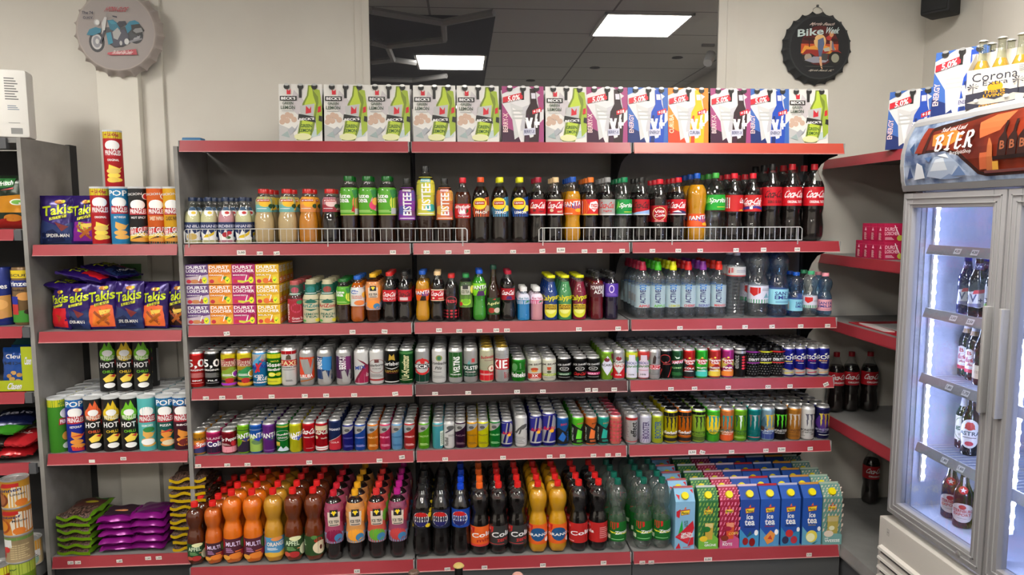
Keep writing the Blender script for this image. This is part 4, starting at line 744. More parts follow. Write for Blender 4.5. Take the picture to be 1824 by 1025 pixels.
def lipt(u, desc, n, c, c2, cap, tx):
    return B(u, 'iced_tea_bottle', desc, n, 'pet', .0385, .298, 'l:1a0e08', .86, CL, cap, [(.4, .72, 'g:445', f'p {c} -.6 0 .9 0 1.2 .5 1.2 1 .4 .9 -.9 .4;p {c2} .2 .2 1 .3 1 .5 .5 .55;e -.1 .62 .56 .28 fd2;p b22 -.5 .56 -.5 .72 .3 .74 .3 .56;t -.42 .59 .22 .7 fff Lipton;t -.4 .14 .5 .26 fff {tx}')])
OR_ = 'l:d8960c'
rowB = [
 milk(344, 'vanilla milk drink bottle with blue label at the end of the shelf', 3, 'p:e8dfa8', 'VANILLE', 'e -.1 .2 .4 .18 db6'),
 milk(373, 'banana milk drink bottle with blue label beside the vanilla one', 3, 'p:e8dfa8', 'BANANEN', 'p ec2 -.5 .14 -.1 .16 .3 .3 .4 .5 .1 .36 -.3 .3'),
 milk(403.7, 'pink strawberry milk drink bottle with blue label', 3, 'p:e39aa8', 'ERDBEER', 'e -.1 .3 .24 .14 b23;e .2 .4 .18 .1 c23;e .1 .14 .18 .08 463'),
 milk(434, 'banana milk drink bottle with blue label beside the strawberry one', 2, 'p:e8dfa8', 'BANANEN', 'p ec2 -.5 .1 0 .12 .4 .3 .5 .56 .2 .36 -.3 .24'),
 grani(471.5, 'cloudy beige juice bottle with mango label next to the milk drinks', 3, 'p:cfb487', 'db3', '7bb', 'fc3'),
 grani(513, 'cloudy beige juice bottle with mango label next to the orange juice', 2, 'p:cfb487', 'db3', '7bb', 'fc3'),
 grani(550, 'orange peach juice bottle with red cap', 2, 'p:d98a14', 'fb3', 'e95', 'fb2', .0435),
 grani(589, 'almost black cherry juice bottle with red cap', 2, 'l:14080a', 'b9a', 'a34', 'ecc', .0425),
 fuze(623, 'green-labelled iced tea bottle with peach picture', 2, 'e85', 'p c33 .1 .1 .3 .4 .5 .1;r .4 .02 .9 .24 ccc;'),
 fuze(656, 'green-labelled iced tea bottle with pink hibiscus', 2, 'e9b', 'e .4 .36 .3 .16 e47;e .6 .5 .3 .14 fb5;'),
 fuze(690, 'green-labelled iced tea bottle with lemon slice', 2, 'ee5', 'r .3 .04 .8 .26 ccc;'),
 eist(725.5, 'purple iced tea bottle with upright white name', 1, .292, .0395, '83a', '747', '55a'),
 eist(759, 'tall yellow and turquoise iced tea bottle', 1, .347, .042, 'cc4', '3aa', 'ed4'),
 eist(792.5, 'orange iced tea bottle with upright white name', 2, .292, .039, 'd74', 'c66', 'eb5'),
 B(824.7, 'spritzer_bottle', 'amber fizzy drink bottle with red label and red cap', 2, 'coke', .039, .296, 'l:4a1d06', .78, CL, 'p:d23', [(.38, .6, 'c22', 'e 0 .5 .4 .3 e9b;p fff -.3 .3 -.2 .7 -.05 .5 .1 .7 .2 .3;p 252 .25 .3 .3 .7 .5 .5;s -.8 .68 .8 .92 fff Almdudler;t -.4 .06 .5 .2 fff Original')]),
 lipt(856.5, 'dark iced tea bottle with orange label and orange cap', 1, 'e63', 'ca8', 'p:e52', 'PEACH'),
 lipt(890.7, 'dark iced tea bottle with light blue label and yellow cap', 2, '5ad', 'fe5', 'p:ee2', 'ZERO'),
 lipt(926, 'dark iced tea bottle with royal blue label and yellow cap', 2, '15b', 'fe5', 'p:ee2', 'LEMON'),
 cokeb(958, 'cola bottle with maroon cap and plum label strip', 3, .298, .0385, 'p:a13', 'c12', coke()+'r -1.3 0 1.3 .08 eee;s 0 .14 .6 .32 323 cherry;e -.3 .3 .14 .08 612'),
 cokeb(989, 'cola bottle with cream cap and vanilla label', 3, .298, .0385, 'p:ec9', 'c12', coke()+'r -1.3 .9 1.3 1 edb;r -1.3 0 1.3 .08 eee;e -.3 .3 .16 .1 edb;s .1 .16 .7 .32 edb vanilla'),
 cokeb(1019.5, 'orange soda bottle with blue cap behind the wire guard', 4, .300, .039, 'p:15b', 'e61', fanta()+'e .5 .3 .3 .12 fb3;L -.8 .06 0 .14 1 fff', name='orange_soda_bottle', liq=OR_),
 cokeb(1051, 'cola mix bottle with orange cap and heart label', 4, .298, .0385, 'p:e72', 'd22', 'p e72 -1 0 -.4 0 0 .5 -.4 1 -1 1;p fff .0 .8 .5 .9 .9 .6 .3 .2 -.1 .5;t .05 .5 .7 .72 d22 mezzo;t .1 .32 .6 .5 d22 mix;r -.9 .1 -.7 .9 fff;r -1.3 0 1.3 .07 ec6'),
 cokeb(1081, 'diet cola bottle with silver cap and grey label', 4, .298, .0385, 'p:999', 'aaa', coke('c22')+'t -.3 .18 .4 .32 c22 light;r -1.3 0 1.3 .07 eee'),
 cokeb(1111, 'clear lemon soda bottle with green cap among the small bottles', 4, .298, .0385, 'p:185', '194', 's -.5 .4 1 .78 fff Sprite;p 7d5 -.8 .3 -.5 .9 -.3 .6;L 0 .16 .8 .24 1 dd4;r -1.3 0 1.3 .06 cde', name='lemon_soda_bottle', liq=None),
 cokeb(1142, 'sugar-free cola bottle with black cap and blue label corner', 3, .298, .0385, 'p:222', 'b12', coke('222')+'p 9be -1 .1 .8 .34 1 .1 1 0 -1 0;r -1.3 0 1.3 .06 eee'),
 cokeb(1174, 'cola bottle with a round yellow-ringed logo on red', 3, .290, .0395, 'p:d23', 'b12', 'o 0 .5 .6 .42 .12 ed9;e 0 .5 .5 .36 b12;w -.4 .52 .4 .76 fff Vita;w -.4 .28 .45 .52 fff Cola;t -.4 .02 .4 .1 fcc ORIGINAL', y=(.32, .58)),
 cokeb(1207, 'cola bottle with red cap and torn-paper label edge, next to the orange two-litre', 4, .298, .0385, 'p:c12', 'c12', coke()+'p 336 -.6 .1 .2 .3 .8 .2 .8 .08;r -1.3 0 1.3 .07 eee;p fff -.5 .2 .0 .3 .3 .16'),
 B(1240, 'orange_soda_bottle', 'large orange soda bottle with low label', 4, 'fantaw', .0465, .318, OR_, .83, CL, 'p:15b', [(.22, .41, 'e51', fanta()+'e .5 .2 .3 .12 fb3')]),
 cokeb(1273, 'large clear lemon soda bottle with green label', 3, .320, .0455, 'p:4a4', '2a3', 's -.6 .4 1 .8 fff Sprite;p 7d5 -.8 .3 -.5 .9 -.3 .6;L .1 .16 .8 .26 1 dd4', name='lemon_soda_bottle', liq=None, y=(.46, .68), shape='pet'),
 cokeb(1306, 'large cola bottle turned to its barcode', 3, .318, .0445, 'p:d23', 'c22', 'r -.8 .2 -.3 .85 fff;L -.75 .28 -.35 .8 8 222;s .35 .5 1.3 .84 fff Coca-Cola;p ec2 .3 .06 .9 .2 .9 .04;p 336 .6 .1 1 .3 1 .05', y=(.44, .68)),
 cokeb(1339, 'large cola bottle with striped scarf on its label', 4, .318, .0445, 'p:d23', 'c22', coke()+'p 338 -.9 .24 .2 .36 1 .2 1 .06 .2 .2 -.9 .08;p fff -.2 .3 .0 .34 .0 .14 -.2 .14;t -.6 .34 .6 .42 fff ORIGINAL TASTE', y=(.44, .68)),
 cokeb(1373, 'two-litre sugar-free cola bottle with black cap and black script', 3, .362, .0475, 'p:222', 'c12', coke('111', 'ZERO SUGAR', '111'), y=(.46, .7)),
 cokeb(1408, 'two-litre cola bottle beside the black-capped one', 4, .362, .0485, 'p:d23', 'c12', coke(sub='ORIGINAL TASTE'), y=(.46, .7)),
 cokeb(1447, 'two-litre cola bottle at the shelf end beyond the wire guard', 4, .362, .0495, 'p:d23', 'c12', coke(sub='ORIGINAL TASTE'), y=(.46, .7)),
]
place_row(ZB, .012, rowB)

def ariz(u, desc, n, base, c1, c2, tx, R=.036, H=.197, vert=False):
    a = f'L -.8 .9 .8 .97 1 {c1};p {c1} -.6 .84 0 .98 .6 .84 .3 .8 -.3 .8;t -.85 .62 .85 .78 {c2} AriZona;p {c1} -.6 .56 0 .48 .6 .56;t -.6 .3 .6 .4 {c1} {tx};t -.5 .2 .5 .28 {c1} TEA;e .6 .1 .3 .07 ed4;e -.6 .08 .2 .05 5a5' if not vert else f'e .1 .62 .5 .2 c46;e .1 .62 .35 .14 a23;v -.95 .1 -.55 .8 edd AriZona;t -.3 .14 .8 .24 edd Green Tea;L -.3 .04 .7 .1 1 edd;e .4 .86 .3 .08 485'
    return B(u, 'iced_tea_bottle', desc, n, 'ariz', R, H, 'l:4c0f18' if vert else None, .9, CL if vert else base, 'p:b55' if vert else 'p:c9c2a0', [(.02, .58, base, a), (.66, .9, c1 if not vert else '465', f'e 0 .5 .5 .3 {c2};L -.7 .1 .7 .2 1 fff')], capr=.0205, foot=False, capz=.9)
def ggtea(u, desc, n, R, H, cap, c1, c2, liq='l:1c0f10'):
    return B(u, 'iced_tea_bottle', desc, n, 'ice', R, H, liq, .88, CL, cap, [(.26, .84, c1, f'r -1.3 0 1.3 .26 8ac;e 0 .2 .6 .15 {c2};e .3 .14 .3 .1 48b;e .7 .66 .3 .16 {c2};r -.42 .44 .42 .8 edc;r -.26 .68 .26 .86 222;p fd2 -.14 .8 0 .71 .14 .8 .07 .84 0 .81 -.07 .84;t -.34 .52 .34 .6 333 ICE TEA;L -.3 .45 .3 .5 1 555')])
def calyp(u, desc, tint, liq, tx):
    return B(u, 'lemonade_bottle', desc, 4, 'caly', .0335, .208, liq, .86, CL, 'p:dd1', [(.05, .6, None, f'w -.98 .62 1.0 1.0 e8e020 Calypso;e 0 .3 .62 .28 dd3;e 0 .38 .5 .2 ee8;r -.6 .34 .6 .56 db2;t -.5 .46 .5 .54 432 {tx};t -.5 .36 .5 .44 432 LEMONADE')], capr=.02, capz=.94, foot=False)
def act(u, desc, cap, c, tx):
    return B(u, 'sports_water_bottle', desc, 5, 'act', .0365, .268, None, 0, 'h:f0f5f8', cap, [(.2, .58, 'g3:bdd', f'p 9bd -1 1 -.5 .9 0 1.05 .6 1 .6 .98 0 1 -1 .9;v -.2 .2 .25 .82 226 ACTIVE;v -.25 .82 .3 1.06 27c O2;t -.3 .02 .7 .14 {c} {tx};r -.95 .25 -.65 .6 aaa')], capr=.0165, capz=.85, style='sport', foot=True)
noisy('g3:bdd', 'a9c0c9', 'bdd2da', 8, .35)
def colb(u, desc, n, H, cap, base, art, **k): return cokeb(u, desc, n, H, .0325, cap, base, art, y=(.42, .65), **k)
rowC = [
 ariz(526, 'dark red pomegranate tea bottle with upright name', 5, 'a23', '735', 'c46', '', .0335, .193, True),
 ariz(554, 'pale green tea bottle with lemon cap picture', 4, 'ccc4a4', '1a6a5a', '2a8a8a', 'LEMON'),
 ariz(583.6, 'pale tea bottle with peach red lettering', 4, 'cfc6a6', '256a5a', 'b33', 'PEACH'),
 fuze(612, 'small green-labelled iced tea bottle', 4, 'ee5', '', .200, .031),
 B(637, 'juice_bottle', 'orange drink bottle with blue cap and white label', 4, 'pet', .032, .212, 'l:b85a10', .86, CL, 'p:26c', [(.36, .76, 'ddd', 'e -.3 .76 .4 .1 36b;t -.6 .72 .1 .8 fff Vilsa;t -.6 .5 .4 .58 d63 GUAVA;t -.6 .4 .4 .48 d63 ORANGE;e .2 .18 .5 .14 e84;e .7 .6 .3 .16 eb4')]),
 ggtea(665, 'peach iced tea bottle with yellow cap on the cola shelf', 4, .035, .222, 'p:eb2', 'e95', 'f93', 'l:4a2008'),
 colb(694, 'half-litre cola bottle with red cap beside the black-capped one', 4, .228, 'p:c22', 'c12', coke()+'t -.7 .08 .7 .34 ecc ENJOY'),
 colb(721, 'half-litre sugar-free cola bottle with black cap', 4, .228, 'p:222', 'b12', coke('222')+'r -.5 .1 .3 .36 dcc'),
 cokeb(753, 'half-litre orange soda bottle with blue cap', 3, .234, .0325, 'p:15b', 'e61', fanta()+'p 321 -.3 0 .4 0 .3 .4 -.1 .4', name='orange_soda_bottle', liq=OR_, y=(.42, .65), shape='fantaw', fill=.8),
 colb(779.5, 'half-litre cola bottle with cream cap', 3, .230, 'p:ec9', 'c12', coke()+'r -1.3 .9 1.3 1 edb;e -.4 .24 .14 .08 edb;s 0 .14 .7 .32 edb vanilla;r -1.3 0 1.3 .06 edb'),
 B(804, 'soda_bottle', 'small dark red soda bottle with berry dots', 2, 'pet', .0305, .216, 'l:1a0507', .8, CL, 'p:c22', [(.05, .6, 'g:713', 'o 0 .7 .6 .2 .1 c34;t -.5 .64 .5 .76 e45 FRESH;'+''.join(f'e {-.8+.4*i} {.1+.12*j} .13 .04 b23;' for i in range(5) for j in range(3)))]),
 B(830, 'iced_tea_bottle', 'lime green iced tea bottle with green cap', 2, 'ice', .032, .217, 'l:241206', .84, CL, 'p:284', [(.3, .84, '3a5a2a', 'r -1.3 0 1.3 .5 7a4;e 0 .24 .5 .16 ad3;e 0 .24 .36 .11 7b2;e -.5 .14 .2 .08 c33;r -.5 .5 .4 .84 ccb;r -.3 .72 .2 .88 333;t -.4 .56 .3 .68 453 ICE TEA;e .7 .7 .3 .16 ed5')]),
 cokeb(854, 'bright green soda bottle with blue cap', 3, .236, .0325, 'p:15c', '8d2', fanta('536')+'p 536 -.3 0 .6 0 .4 .4 -.1 .4', name='green_soda_bottle', liq='l:3c9a26', y=(.5, .74), shape='fantaw', fill=.86),
 B(879, 'apple_spritzer_bottle', 'slender amber glass bottle with apple label and green cap', 2, 'long', .0295, .256, 'l:3a1a06', .8, 'g:d8c8a8', 'p:143', [(.12, .42, '252', 'w -.8 .5 .8 .8 dd9 Apfel;e -.2 .25 .35 .16 a32;e .4 .25 .35 .16 dcb;p c33 -.1 .9 .2 .98 .2 .88')], capr=.0145, capz=.93, foot=False),
 colb(905, 'half-litre cola bottle with maroon cap and plum label', 3, .232, 'p:a13', 'a12', coke()+'p 426 -.2 .05 .4 .05 .3 .34 -.1 .34'),
 B(932.5, 'aloe_drink_bottle', 'small bright blue drink bottle with white cap', 3, 'aloe', .0295, .155, 'l:1a86c8', .68, CL, 'p:eee', [(.5, .8, 'dde', 'r -1.3 0 1.3 .4 28b;t -.6 .45 .6 .7 48a Aloe Vera;p 385 .2 .1 .8 .3 .3 .34')], capr=.016, capz=.87, foot=False),
 B(956, 'aloe_drink_bottle', 'small pink drink bottle with white cap', 3, 'aloe', .0295, .155, 'l:d9909c', .68, CL, 'p:eee', [(.5, .8, 'ede', 'r -1.3 0 1.3 .4 d47;t -.6 .45 .6 .7 b47 Aloe Vera;p 385 .2 .1 .8 .3 .3 .34')], capr=.016, capz=.87, foot=False),
 calyp(981, 'deep blue lemonade bottle with yellow cap', '', 'l:0c3a86', 'OCEAN BLUE'),
 calyp(1006, 'sea green lemonade bottle with yellow cap', '', 'l:4a9a5c', 'KIWI'),
 calyp(1032, 'raspberry red lemonade bottle with yellow cap', '', 'l:8a1838', 'MELON'),
 B(1063, 'sports_drink_bottle', 'dark red sports drink bottle with black cap', 4, 'power', .0315, .222, 'l:6a0c1a', .82, CL, 'p:222', [(.48, .76, '5a1a26', 't -.7 .55 .6 .85 eee POWER;t -.3 .25 .7 .52 eee ADE;r .6 0 .9 .9 ccc')], capr=.0185, style='sport', capz=.9, foot=False),
 B(1089, 'sports_drink_bottle', 'dark violet sports drink bottle with black cap', 4, 'power', .0315, .222, 'l:1c0c2c', .82, CL, 'p:222', [(.48, .76, '53a', 'o 0 .6 .25 .3 .3 edf;L -.5 .1 .5 .3 2 97c')], capr=.0185, style='sport', capz=.9, foot=False),
 act(1144, 'clear flavoured water bottle with dark pink cap', 'p:b24', 'd44', 'APPLE'),
 act(1171, 'clear flavoured water bottle with lime green cap', 'p:4b2', '6b3', 'APPLE'),
 act(1198, 'clear flavoured water bottle with yellow cap', 'p:ee1', 'bb3', 'LEMON'),
 act(1225, 'clear flavoured water bottle with bright red cap beside the yellow one', 'p:d22', 'c33', 'CHERRY'),
 act(1251, 'clear flavoured water bottle with purple cap', 'p:839', '66a', 'BERRY'),
 act(1279, 'clear flavoured water bottle with orange-red cap beside the ribbed bottle', 'p:e32', 'd44', 'MANGO'),
 B(1310, 'water_bottle', 'tall clear ribbed water bottle with red and white label', 2, 'rib', .0435, .318, None, 0, 'h:f2f6f8', 'g2:eee', [(.62, .76, 'ccc', 'p c22 -.7 .9 -.2 .9 -.2 .4 -.6 .3;L 0 .4 .8 .7 2 99a;r -1.3 0 1.3 .12 b44')], capr=.016, foot=False),
 B(1350, 'water_bottle', 'large clear water bottle with white and green label', 2, 'wavy', .0475, .345, None, 0, 'h:f0f5f6', 'p:bbb', [(.2, .44, 'dde', 'r -1.3 0 1.3 .22 396;p c22 -.8 .9 -.1 .9 -.1 .6 -.5 .4 -.8 .6;p 7ab .1 .3 .3 .6 .5 .3 .8 .5 .8 .3;L 0 .7 .9 .86 2 99a')]),
 B(1385.5, 'water_bottle', 'large blue water bottle with pale blue label', 2, 'wavy', .047, .345, None, 0, 'h:9cc8ee', 'p:26a', [(.18, .39, '9cdef0', 't -.45 .6 .8 .84 238 SANTA;t -.45 .34 .8 .58 238 EMILIA;L -.4 .1 .6 .24 2 58b')]),
 B(1417, 'water_bottle', 'small blue water bottle with light blue label', 2, 'wavy', .0335, .213, None, 0, 'h:9cc8ee', 'p:15b', [(.14, .4, '8ad0e8', 't 0 .55 .95 .8 238 SANTA;t 0 .28 .95 .5 238 EMILIA;r -.9 .1 -.6 .8 ccc')]),
 B(1443, 'water_bottle', 'small clear water bottle with green cap', 2, 'wavy', .0335, .218, None, 0, 'h:f0f5f6', 'p:4a7', [(.2, .46, 'dde', 'r -1.3 0 1.3 .24 396;p c22 -.5 .9 .2 .9 .2 .6 -.2 .4 -.5 .6;L .3 .5 .8 .7 2 99a')]),
 B(1469, 'water_bottle', 'small blue water bottle with pink cap and pink label', 2, 'wavy', .033, .208, None, 0, 'h:a4cce8', 'p:e9a', [(.14, .4, 'e8a8b8', 't -.6 .55 .7 .8 238 SANTA;t -.6 .28 .7 .5 238 EMILIA;L -.5 .1 .5 .18 1 a56')]),
]
place_row(ZC, .010, rowC)

# ---------------- bottom shelf ----------------
JL = 'l:'
def juice(u, desc, n, R, H, liq, base, art, cap='p:d22', y=(.09, .36)):
    return B(u, 'juice_bottle', desc, n, 'wavy', R, H, liq, .87, CL, cap, [(y[0], y[1], base, art)])
MU = 'e -.9 .75 .3 .3 c22;t -.5 .62 .45 .84 edf MULTI;L -.5 .3 .0 .55 3 c9c;L .1 .3 .6 .42 1 e73;e .8 .7 .3 .3 584;e .2 .12 .5 .16 e83;e .75 .25 .3 .16 b34;e -.5 .05 .3 .12 ea4'
AP = 't -.6 .55 .35 .8 dec APFEL;L -.5 .3 .1 .5 3 8b7;L .2 .36 .6 .46 1 e96;e .1 .92 .4 .12 eeb;e .75 .3 .4 .3 ddb;e .0 .1 .35 .16 b33;e -.5 .1 .25 .12 c54'
def gcola(u, desc, n, base, art, cap): return B(u, 'cola_bottle', desc, n, 'wavy', .0435, .335, 'l:120b0a', .81, CL, cap, [(.14, .42, base, GG+art)])
def zitr(u, desc, n): return B(u, 'lemon_soda_bottle', desc, n, 'wavy', .0435, .335, None, 0, 'h:f2f8f4', 'p:165', [(.14, .42, '162', 'p c22 -.5 .98 .1 .98 .1 .75 -.25 .6 -.5 .7;p dd3 -.6 .5 .9 .4 .9 .35 -.4 .42;w -.15 .36 .95 .6 fff Zitrone;r -.9 .1 -.5 .3 dec;L -.4 .08 .5 .16 1 8c8')])
def peps(u, desc, base, art, cap): return B(u, 'cola_bottle', desc, 5, 'coke', .0445, .332, 'l:100a09', .82, CL, cap, [(.42, .68, base, 'e -.1 .5 .6 .4 eee;p c22 -.64 .64 -.4 .84 -.1 .9 .22 .84 .44 .64;p 226 -.64 .36 -.4 .16 -.1 .1 .22 .16 .44 .36;t -.56 .42 .36 .57 114 PEPSI;'+art)])
rowF = [
 juice(349.6, 'small apple juice bottle with green label by the side panel', 5, .038, .285, 'l:5c2408', '1a4a2a', AP, y=(.1, .36)),
 juice(381.6, 'small orange-red multivitamin juice bottle', 5, .0385, .287, 'p:e06a10', '423', MU, y=(.1, .36)),
 juice(416, 'large orange multivitamin juice bottle beside the small ones', 6, .0435, .335, 'p:f87a00', '523', MU),
 juice(452, 'large orange multivitamin juice bottle beside the orange juice', 6, .0435, .335, 'p:f87a00', '523', MU),
 juice(489, 'large golden orange juice bottle with light blue label', 5, .0435, .335, 'p:dc9c24', '59c', 'e -.9 .75 .3 .3 c22;t -.5 .55 .7 .76 fed ORANGE;L -.5 .35 .2 .5 2 fff;p eb4 -.9 .0 .9 .0 1 .4 .3 .2 -.3 .25 -.9 .1;e .2 .92 .4 .1 e95'),
 juice(524, 'large clear apple juice bottle with green label facing forward', 5, .0435, .335, 'l:74300a', '2a4a22', AP),
 juice(560, 'large clear apple juice bottle turned to its apple picture', 5, .0435, .335, 'l:74300a', '2a4a22', 'e .3 .78 .3 .14 b32;e .45 .4 .55 .34 edb;e .45 .4 .1 .12 632;t -1 .5 -.6 .76 dec EL;e .0 .95 .2 .1 584;e 1 .6 .3 .3 b33'),
 ggtea(596, 'large cherry iced tea bottle with red cap', 5, .0435, .318, 'p:c23', 'a46', '814'),
 ggtea(634, 'large peach iced tea bottle with yellow cap', 5, .0435, .318, 'p:ea2', 'd95', 'fa3'),
 ggtea(672, 'large kiwi and strawberry iced tea bottle with red cap', 5, .0435, .318, 'p:d33', 'c54', '6a3'),
 ggtea(709, 'large mango iced tea bottle with magenta cap', 5, .0435, .318, 'p:b28', '946', 'c44'),
 peps(752.6, 'large cola bottle with yellow lemon pattern label', '1a1a20', 'e .6 .7 .2 .14 ec2;e .9 .4 .2 .14 ec2;e .4 .15 .2 .1 ec2;e .7 .95 .2 .1 ec2;e -.9 .1 .2 .1 ec2', 'p:222'),
 peps(786, 'large cola bottle with dark navy label', '1a2140', '', 'p:222'),
 peps(821, 'large cola bottle with bright blue label and blue cap', '14a', '', 'p:14c'),
 gcola(854.6, 'large cola mix bottle with orange label and orange cap', 5, 'e62', 'w -.6 .42 .9 .74 fff Cola;w -.2 .2 .8 .44 b22 mix;r -1.3 0 1.3 .1 d44', 'p:e62'),
 gcola(888, 'large sugar-free cola bottle with grey label beside the orange-labelled one', 5, '333', 'w -.5 .4 .95 .76 fff Cola;w -.1 .18 .7 .4 c33 zero;L -.8 .06 .4 .12 1 c44', 'p:d22'),
 gcola(922, 'large sugar-free cola bottle with grey label beside the orange soda', 5, '333', 'w -.5 .4 .95 .76 fff Cola;w -.1 .18 .7 .4 c33 zero;L -.8 .06 .4 .12 1 c44', 'p:d22'),
 B(958, 'orange_soda_bottle', 'large yellow-orange soda bottle beside the grey-labelled cola', 6, 'wavy', .0435, .335, 'p:e0a010', .88, CL, 'p:d22', [(.14, .42, 'e62', GG+'e .0 .5 .55 .34 258;w -.9 .38 .9 .58 fff ORANGE;e .7 .2 .2 .12 fff')]),
 B(993, 'orange_soda_bottle', 'large yellow-orange soda bottle beside the red-labelled cola', 6, 'wavy', .0435, .335, 'p:e0a010', .88, CL, 'p:d22', [(.14, .42, 'e62', GG+'e .1 .5 .55 .34 258;w -.8 .38 1 .58 fff ORANGE;e .8 .2 .2 .12 fff')]),
 gcola(1030, 'large cola bottle with red label facing forward', 4, 'b22', 'w -.6 .36 .95 .66 fff Cola;L -.9 .06 -.3 .12 1 fcc', 'p:d22'),
 gcola(1065, 'large cola bottle with red label turned aside', 4, 'b22', 'w -1.2 .4 -.3 .64 fff Cola;L .1 .2 .8 .8 6 e99', 'p:d22'),
 zitr(1099, 'large clear lemon soda bottle beside the red-labelled cola', 4),
 zitr(1145, 'large clear lemon soda bottle between two of its kind', 5),
 zitr(1177.5, 'large clear lemon soda bottle beside the melon tea carton', 5),
]
place_row(ZF, -FD+.012, rowF)
PF = 'p b33 -.42 .71 -.5 .82 .5 .84 .42 .73;p fd3 -.38 .72 -.45 .8 .45 .82 .38 .74;t -.36 .735 .36 .79 243 Pfanner;p e63 -.15 .84 .05 .9 .1 .84;'
def K(u, desc, n, base, art, top, fin):
    return (u, 'iced_tea_carton', 'carton', desc, n, carton_parts(.093, .288, base, fin, PF+art, top), desc+', one row deep into the shelf', .004, 1)
def leafs(c, n=7, y=.26, h=1.0):
    s = ''
    for i in range(6):
        for j in range(n):
            x, z, d = -.98+.35*i+.12*(j % 2), y+.105*j*h, (1 if (i+j) % 2 else -1)
            s += f'p {c} {x:.3f} {z:.3f} {x+.04*d+.09:.3f} {z+.075*h:.3f} {x+.22:.3f} {z+.088*h:.3f} {x+.17-.02*d:.3f} {z+.03*h:.3f};'
    return s
ICE = 't -.34 .585 .34 .69 fff íce;t -.52 .455 .52 .575 fff tea;'
TOPL = 'e -.6 .5 .12 .2 {0};e .6 .4 .12 .2 {0};e -.7 .85 .1 .1 {0};e .7 .85 .1 .1 {0}'
rowK = [
 K(1214.5, 'watermelon tea carton with light blue front', 5, '8bd', 'p 2a4 -.7 .3 -.3 .62 -.2 .4;p c23 -1 .26 .3 .1 .95 .44 .8 .6 -.2 .4;p d34 -.9 .28 .3 .14 .85 .42 .2 .3;t -.1 .54 .3 .6 264 ICE;t -.1 .47 .3 .53 264 TEA;w -.4 .3 .6 .36 fff TIME TO;w -.4 .22 .8 .34 fff MELONIZE;p c23 .3 .06 .9 .1 .9 .26 .6 .24;p c23 -.9 .8 -.5 .85 -.6 .66 -.9 .7;p c23 -.95 .02 -.4 .02 -.6 .14;L -.2 .03 .6 .06 1 c55', 'p c23 -.9 .6 -.5 .5 -.6 .1;p c23 .6 .9 .9 .6 .9 .95', 'c66'),
 K(1255, 'green tea carton with leaf pattern and full glass', 5, '374', leafs('9b5')+'p 7b4 -1 0 1 0 1 .22 .3 .34 -1 .24;p ca4 -.3 .2 .4 .2 .5 .55 -.4 .55;p dc8 -.3 .45 .4 .45 .42 .54 -.36 .54;e -.2 .42 .4 .06 273;e -.5 .22 .4 .06 ec3;t -.4 .06 .8 .12 fff GRÜNE;t -.4 .13 0 .155 fff DER', leafs('9b5', 5, .02, 1.8), 'ddd'),
 K(1292, 'red tea carton with pink leaf pattern and full glass', 5, 'a24', leafs('e8a')+'p c58 -1 0 1 0 1 .2 .3 .3 -1 .22;p d53 -.3 .2 .4 .2 .5 .55 -.4 .55;p e97 -.3 .45 .4 .45 .42 .54 -.36 .54;e -.2 .42 .4 .05 a24;e -.5 .22 .4 .06 832;w -.1 .28 .9 .36 ec4 COOL;t -.7 .06 .3 .12 fff ROTE;t -.7 .13 -.3 .155 fff DER', leafs('e8a', 5, .02, 1.8), 'ecc'),
 K(1328, 'blue tea carton with dark cherries', 6, '22489c', 'p 49c -1 0 1 0 1 .35 -.2 .2 -1 .4;'+ICE+'t -.6 .41 .6 .44 225 Wildkirsche;e -.4 .12 .3 .08 922;e .3 .1 .32 .09 811;p 365 -.3 .2 .1 .34 .4 .2 .2 .28;e .7 .3 .2 .06 fff', '', 'fdd'),
 K(1363.5, 'blue tea carton with a cut peach', 6, '2255b0', 'p 59c -1 0 1 0 1 .35 -.2 .2 -1 .4;'+ICE+'t -.5 .41 .5 .44 a33 Pfirsich;p e94 -.6 .18 .1 .34 .6 .26 .4 .1 -.2 .04;p c43 -.2 .16 .1 .24 .3 .14;e .7 .3 .2 .06 fff', '', 'c33'),
 K(1400, 'blue tea carton with strawberry and blackberries', 6, '2255b0', 'p 38b -1 0 1 0 1 .35 -.2 .2 -1 .4;'+ICE+'t -.6 .41 .6 .44 225 Waldbeere;e -.1 .26 .4 .08 c33;e -.5 .12 .35 .08 335;e .4 .12 .35 .08 b34;e .8 .34 .16 .05 fff', '', 'ccd'),
 K(1437.6, 'blue tea carton with a lemon slice', 6, '2255b0', 'p 6ac -1 0 1 0 1 .3 -.2 .2 -1 .4;'+ICE+'t -.4 .41 .4 .44 ca4 Zitrone;e 0 .18 .6 .13 ed5;e -.1 .16 .45 .09 ffc;p 263 0 .02 .7 .08 .3 .02;e .75 .34 .18 .05 fff', '', 'ea4'),
 K(1472.6, 'pale teal tea carton with white blossoms', 6, '6a9a92', leafs('dcb')+'p 7aa -1 0 1 0 1 .22 -1 .3;p ba5 -.5 .24 .5 .24 .6 .62 -.6 .62;p cb8 -.5 .5 .5 .5 .56 .6 -.56 .6;e -.4 .24 .5 .07 edc;e -.1 .36 .3 .05 eec;t -.8 .06 .8 .12 fff WEISSE;t -.8 .13 -.4 .155 fff DER', leafs('dcb', 5, .02, 1.8), 'bcb'),
]
place_row(ZF, -FD+.012, rowK)

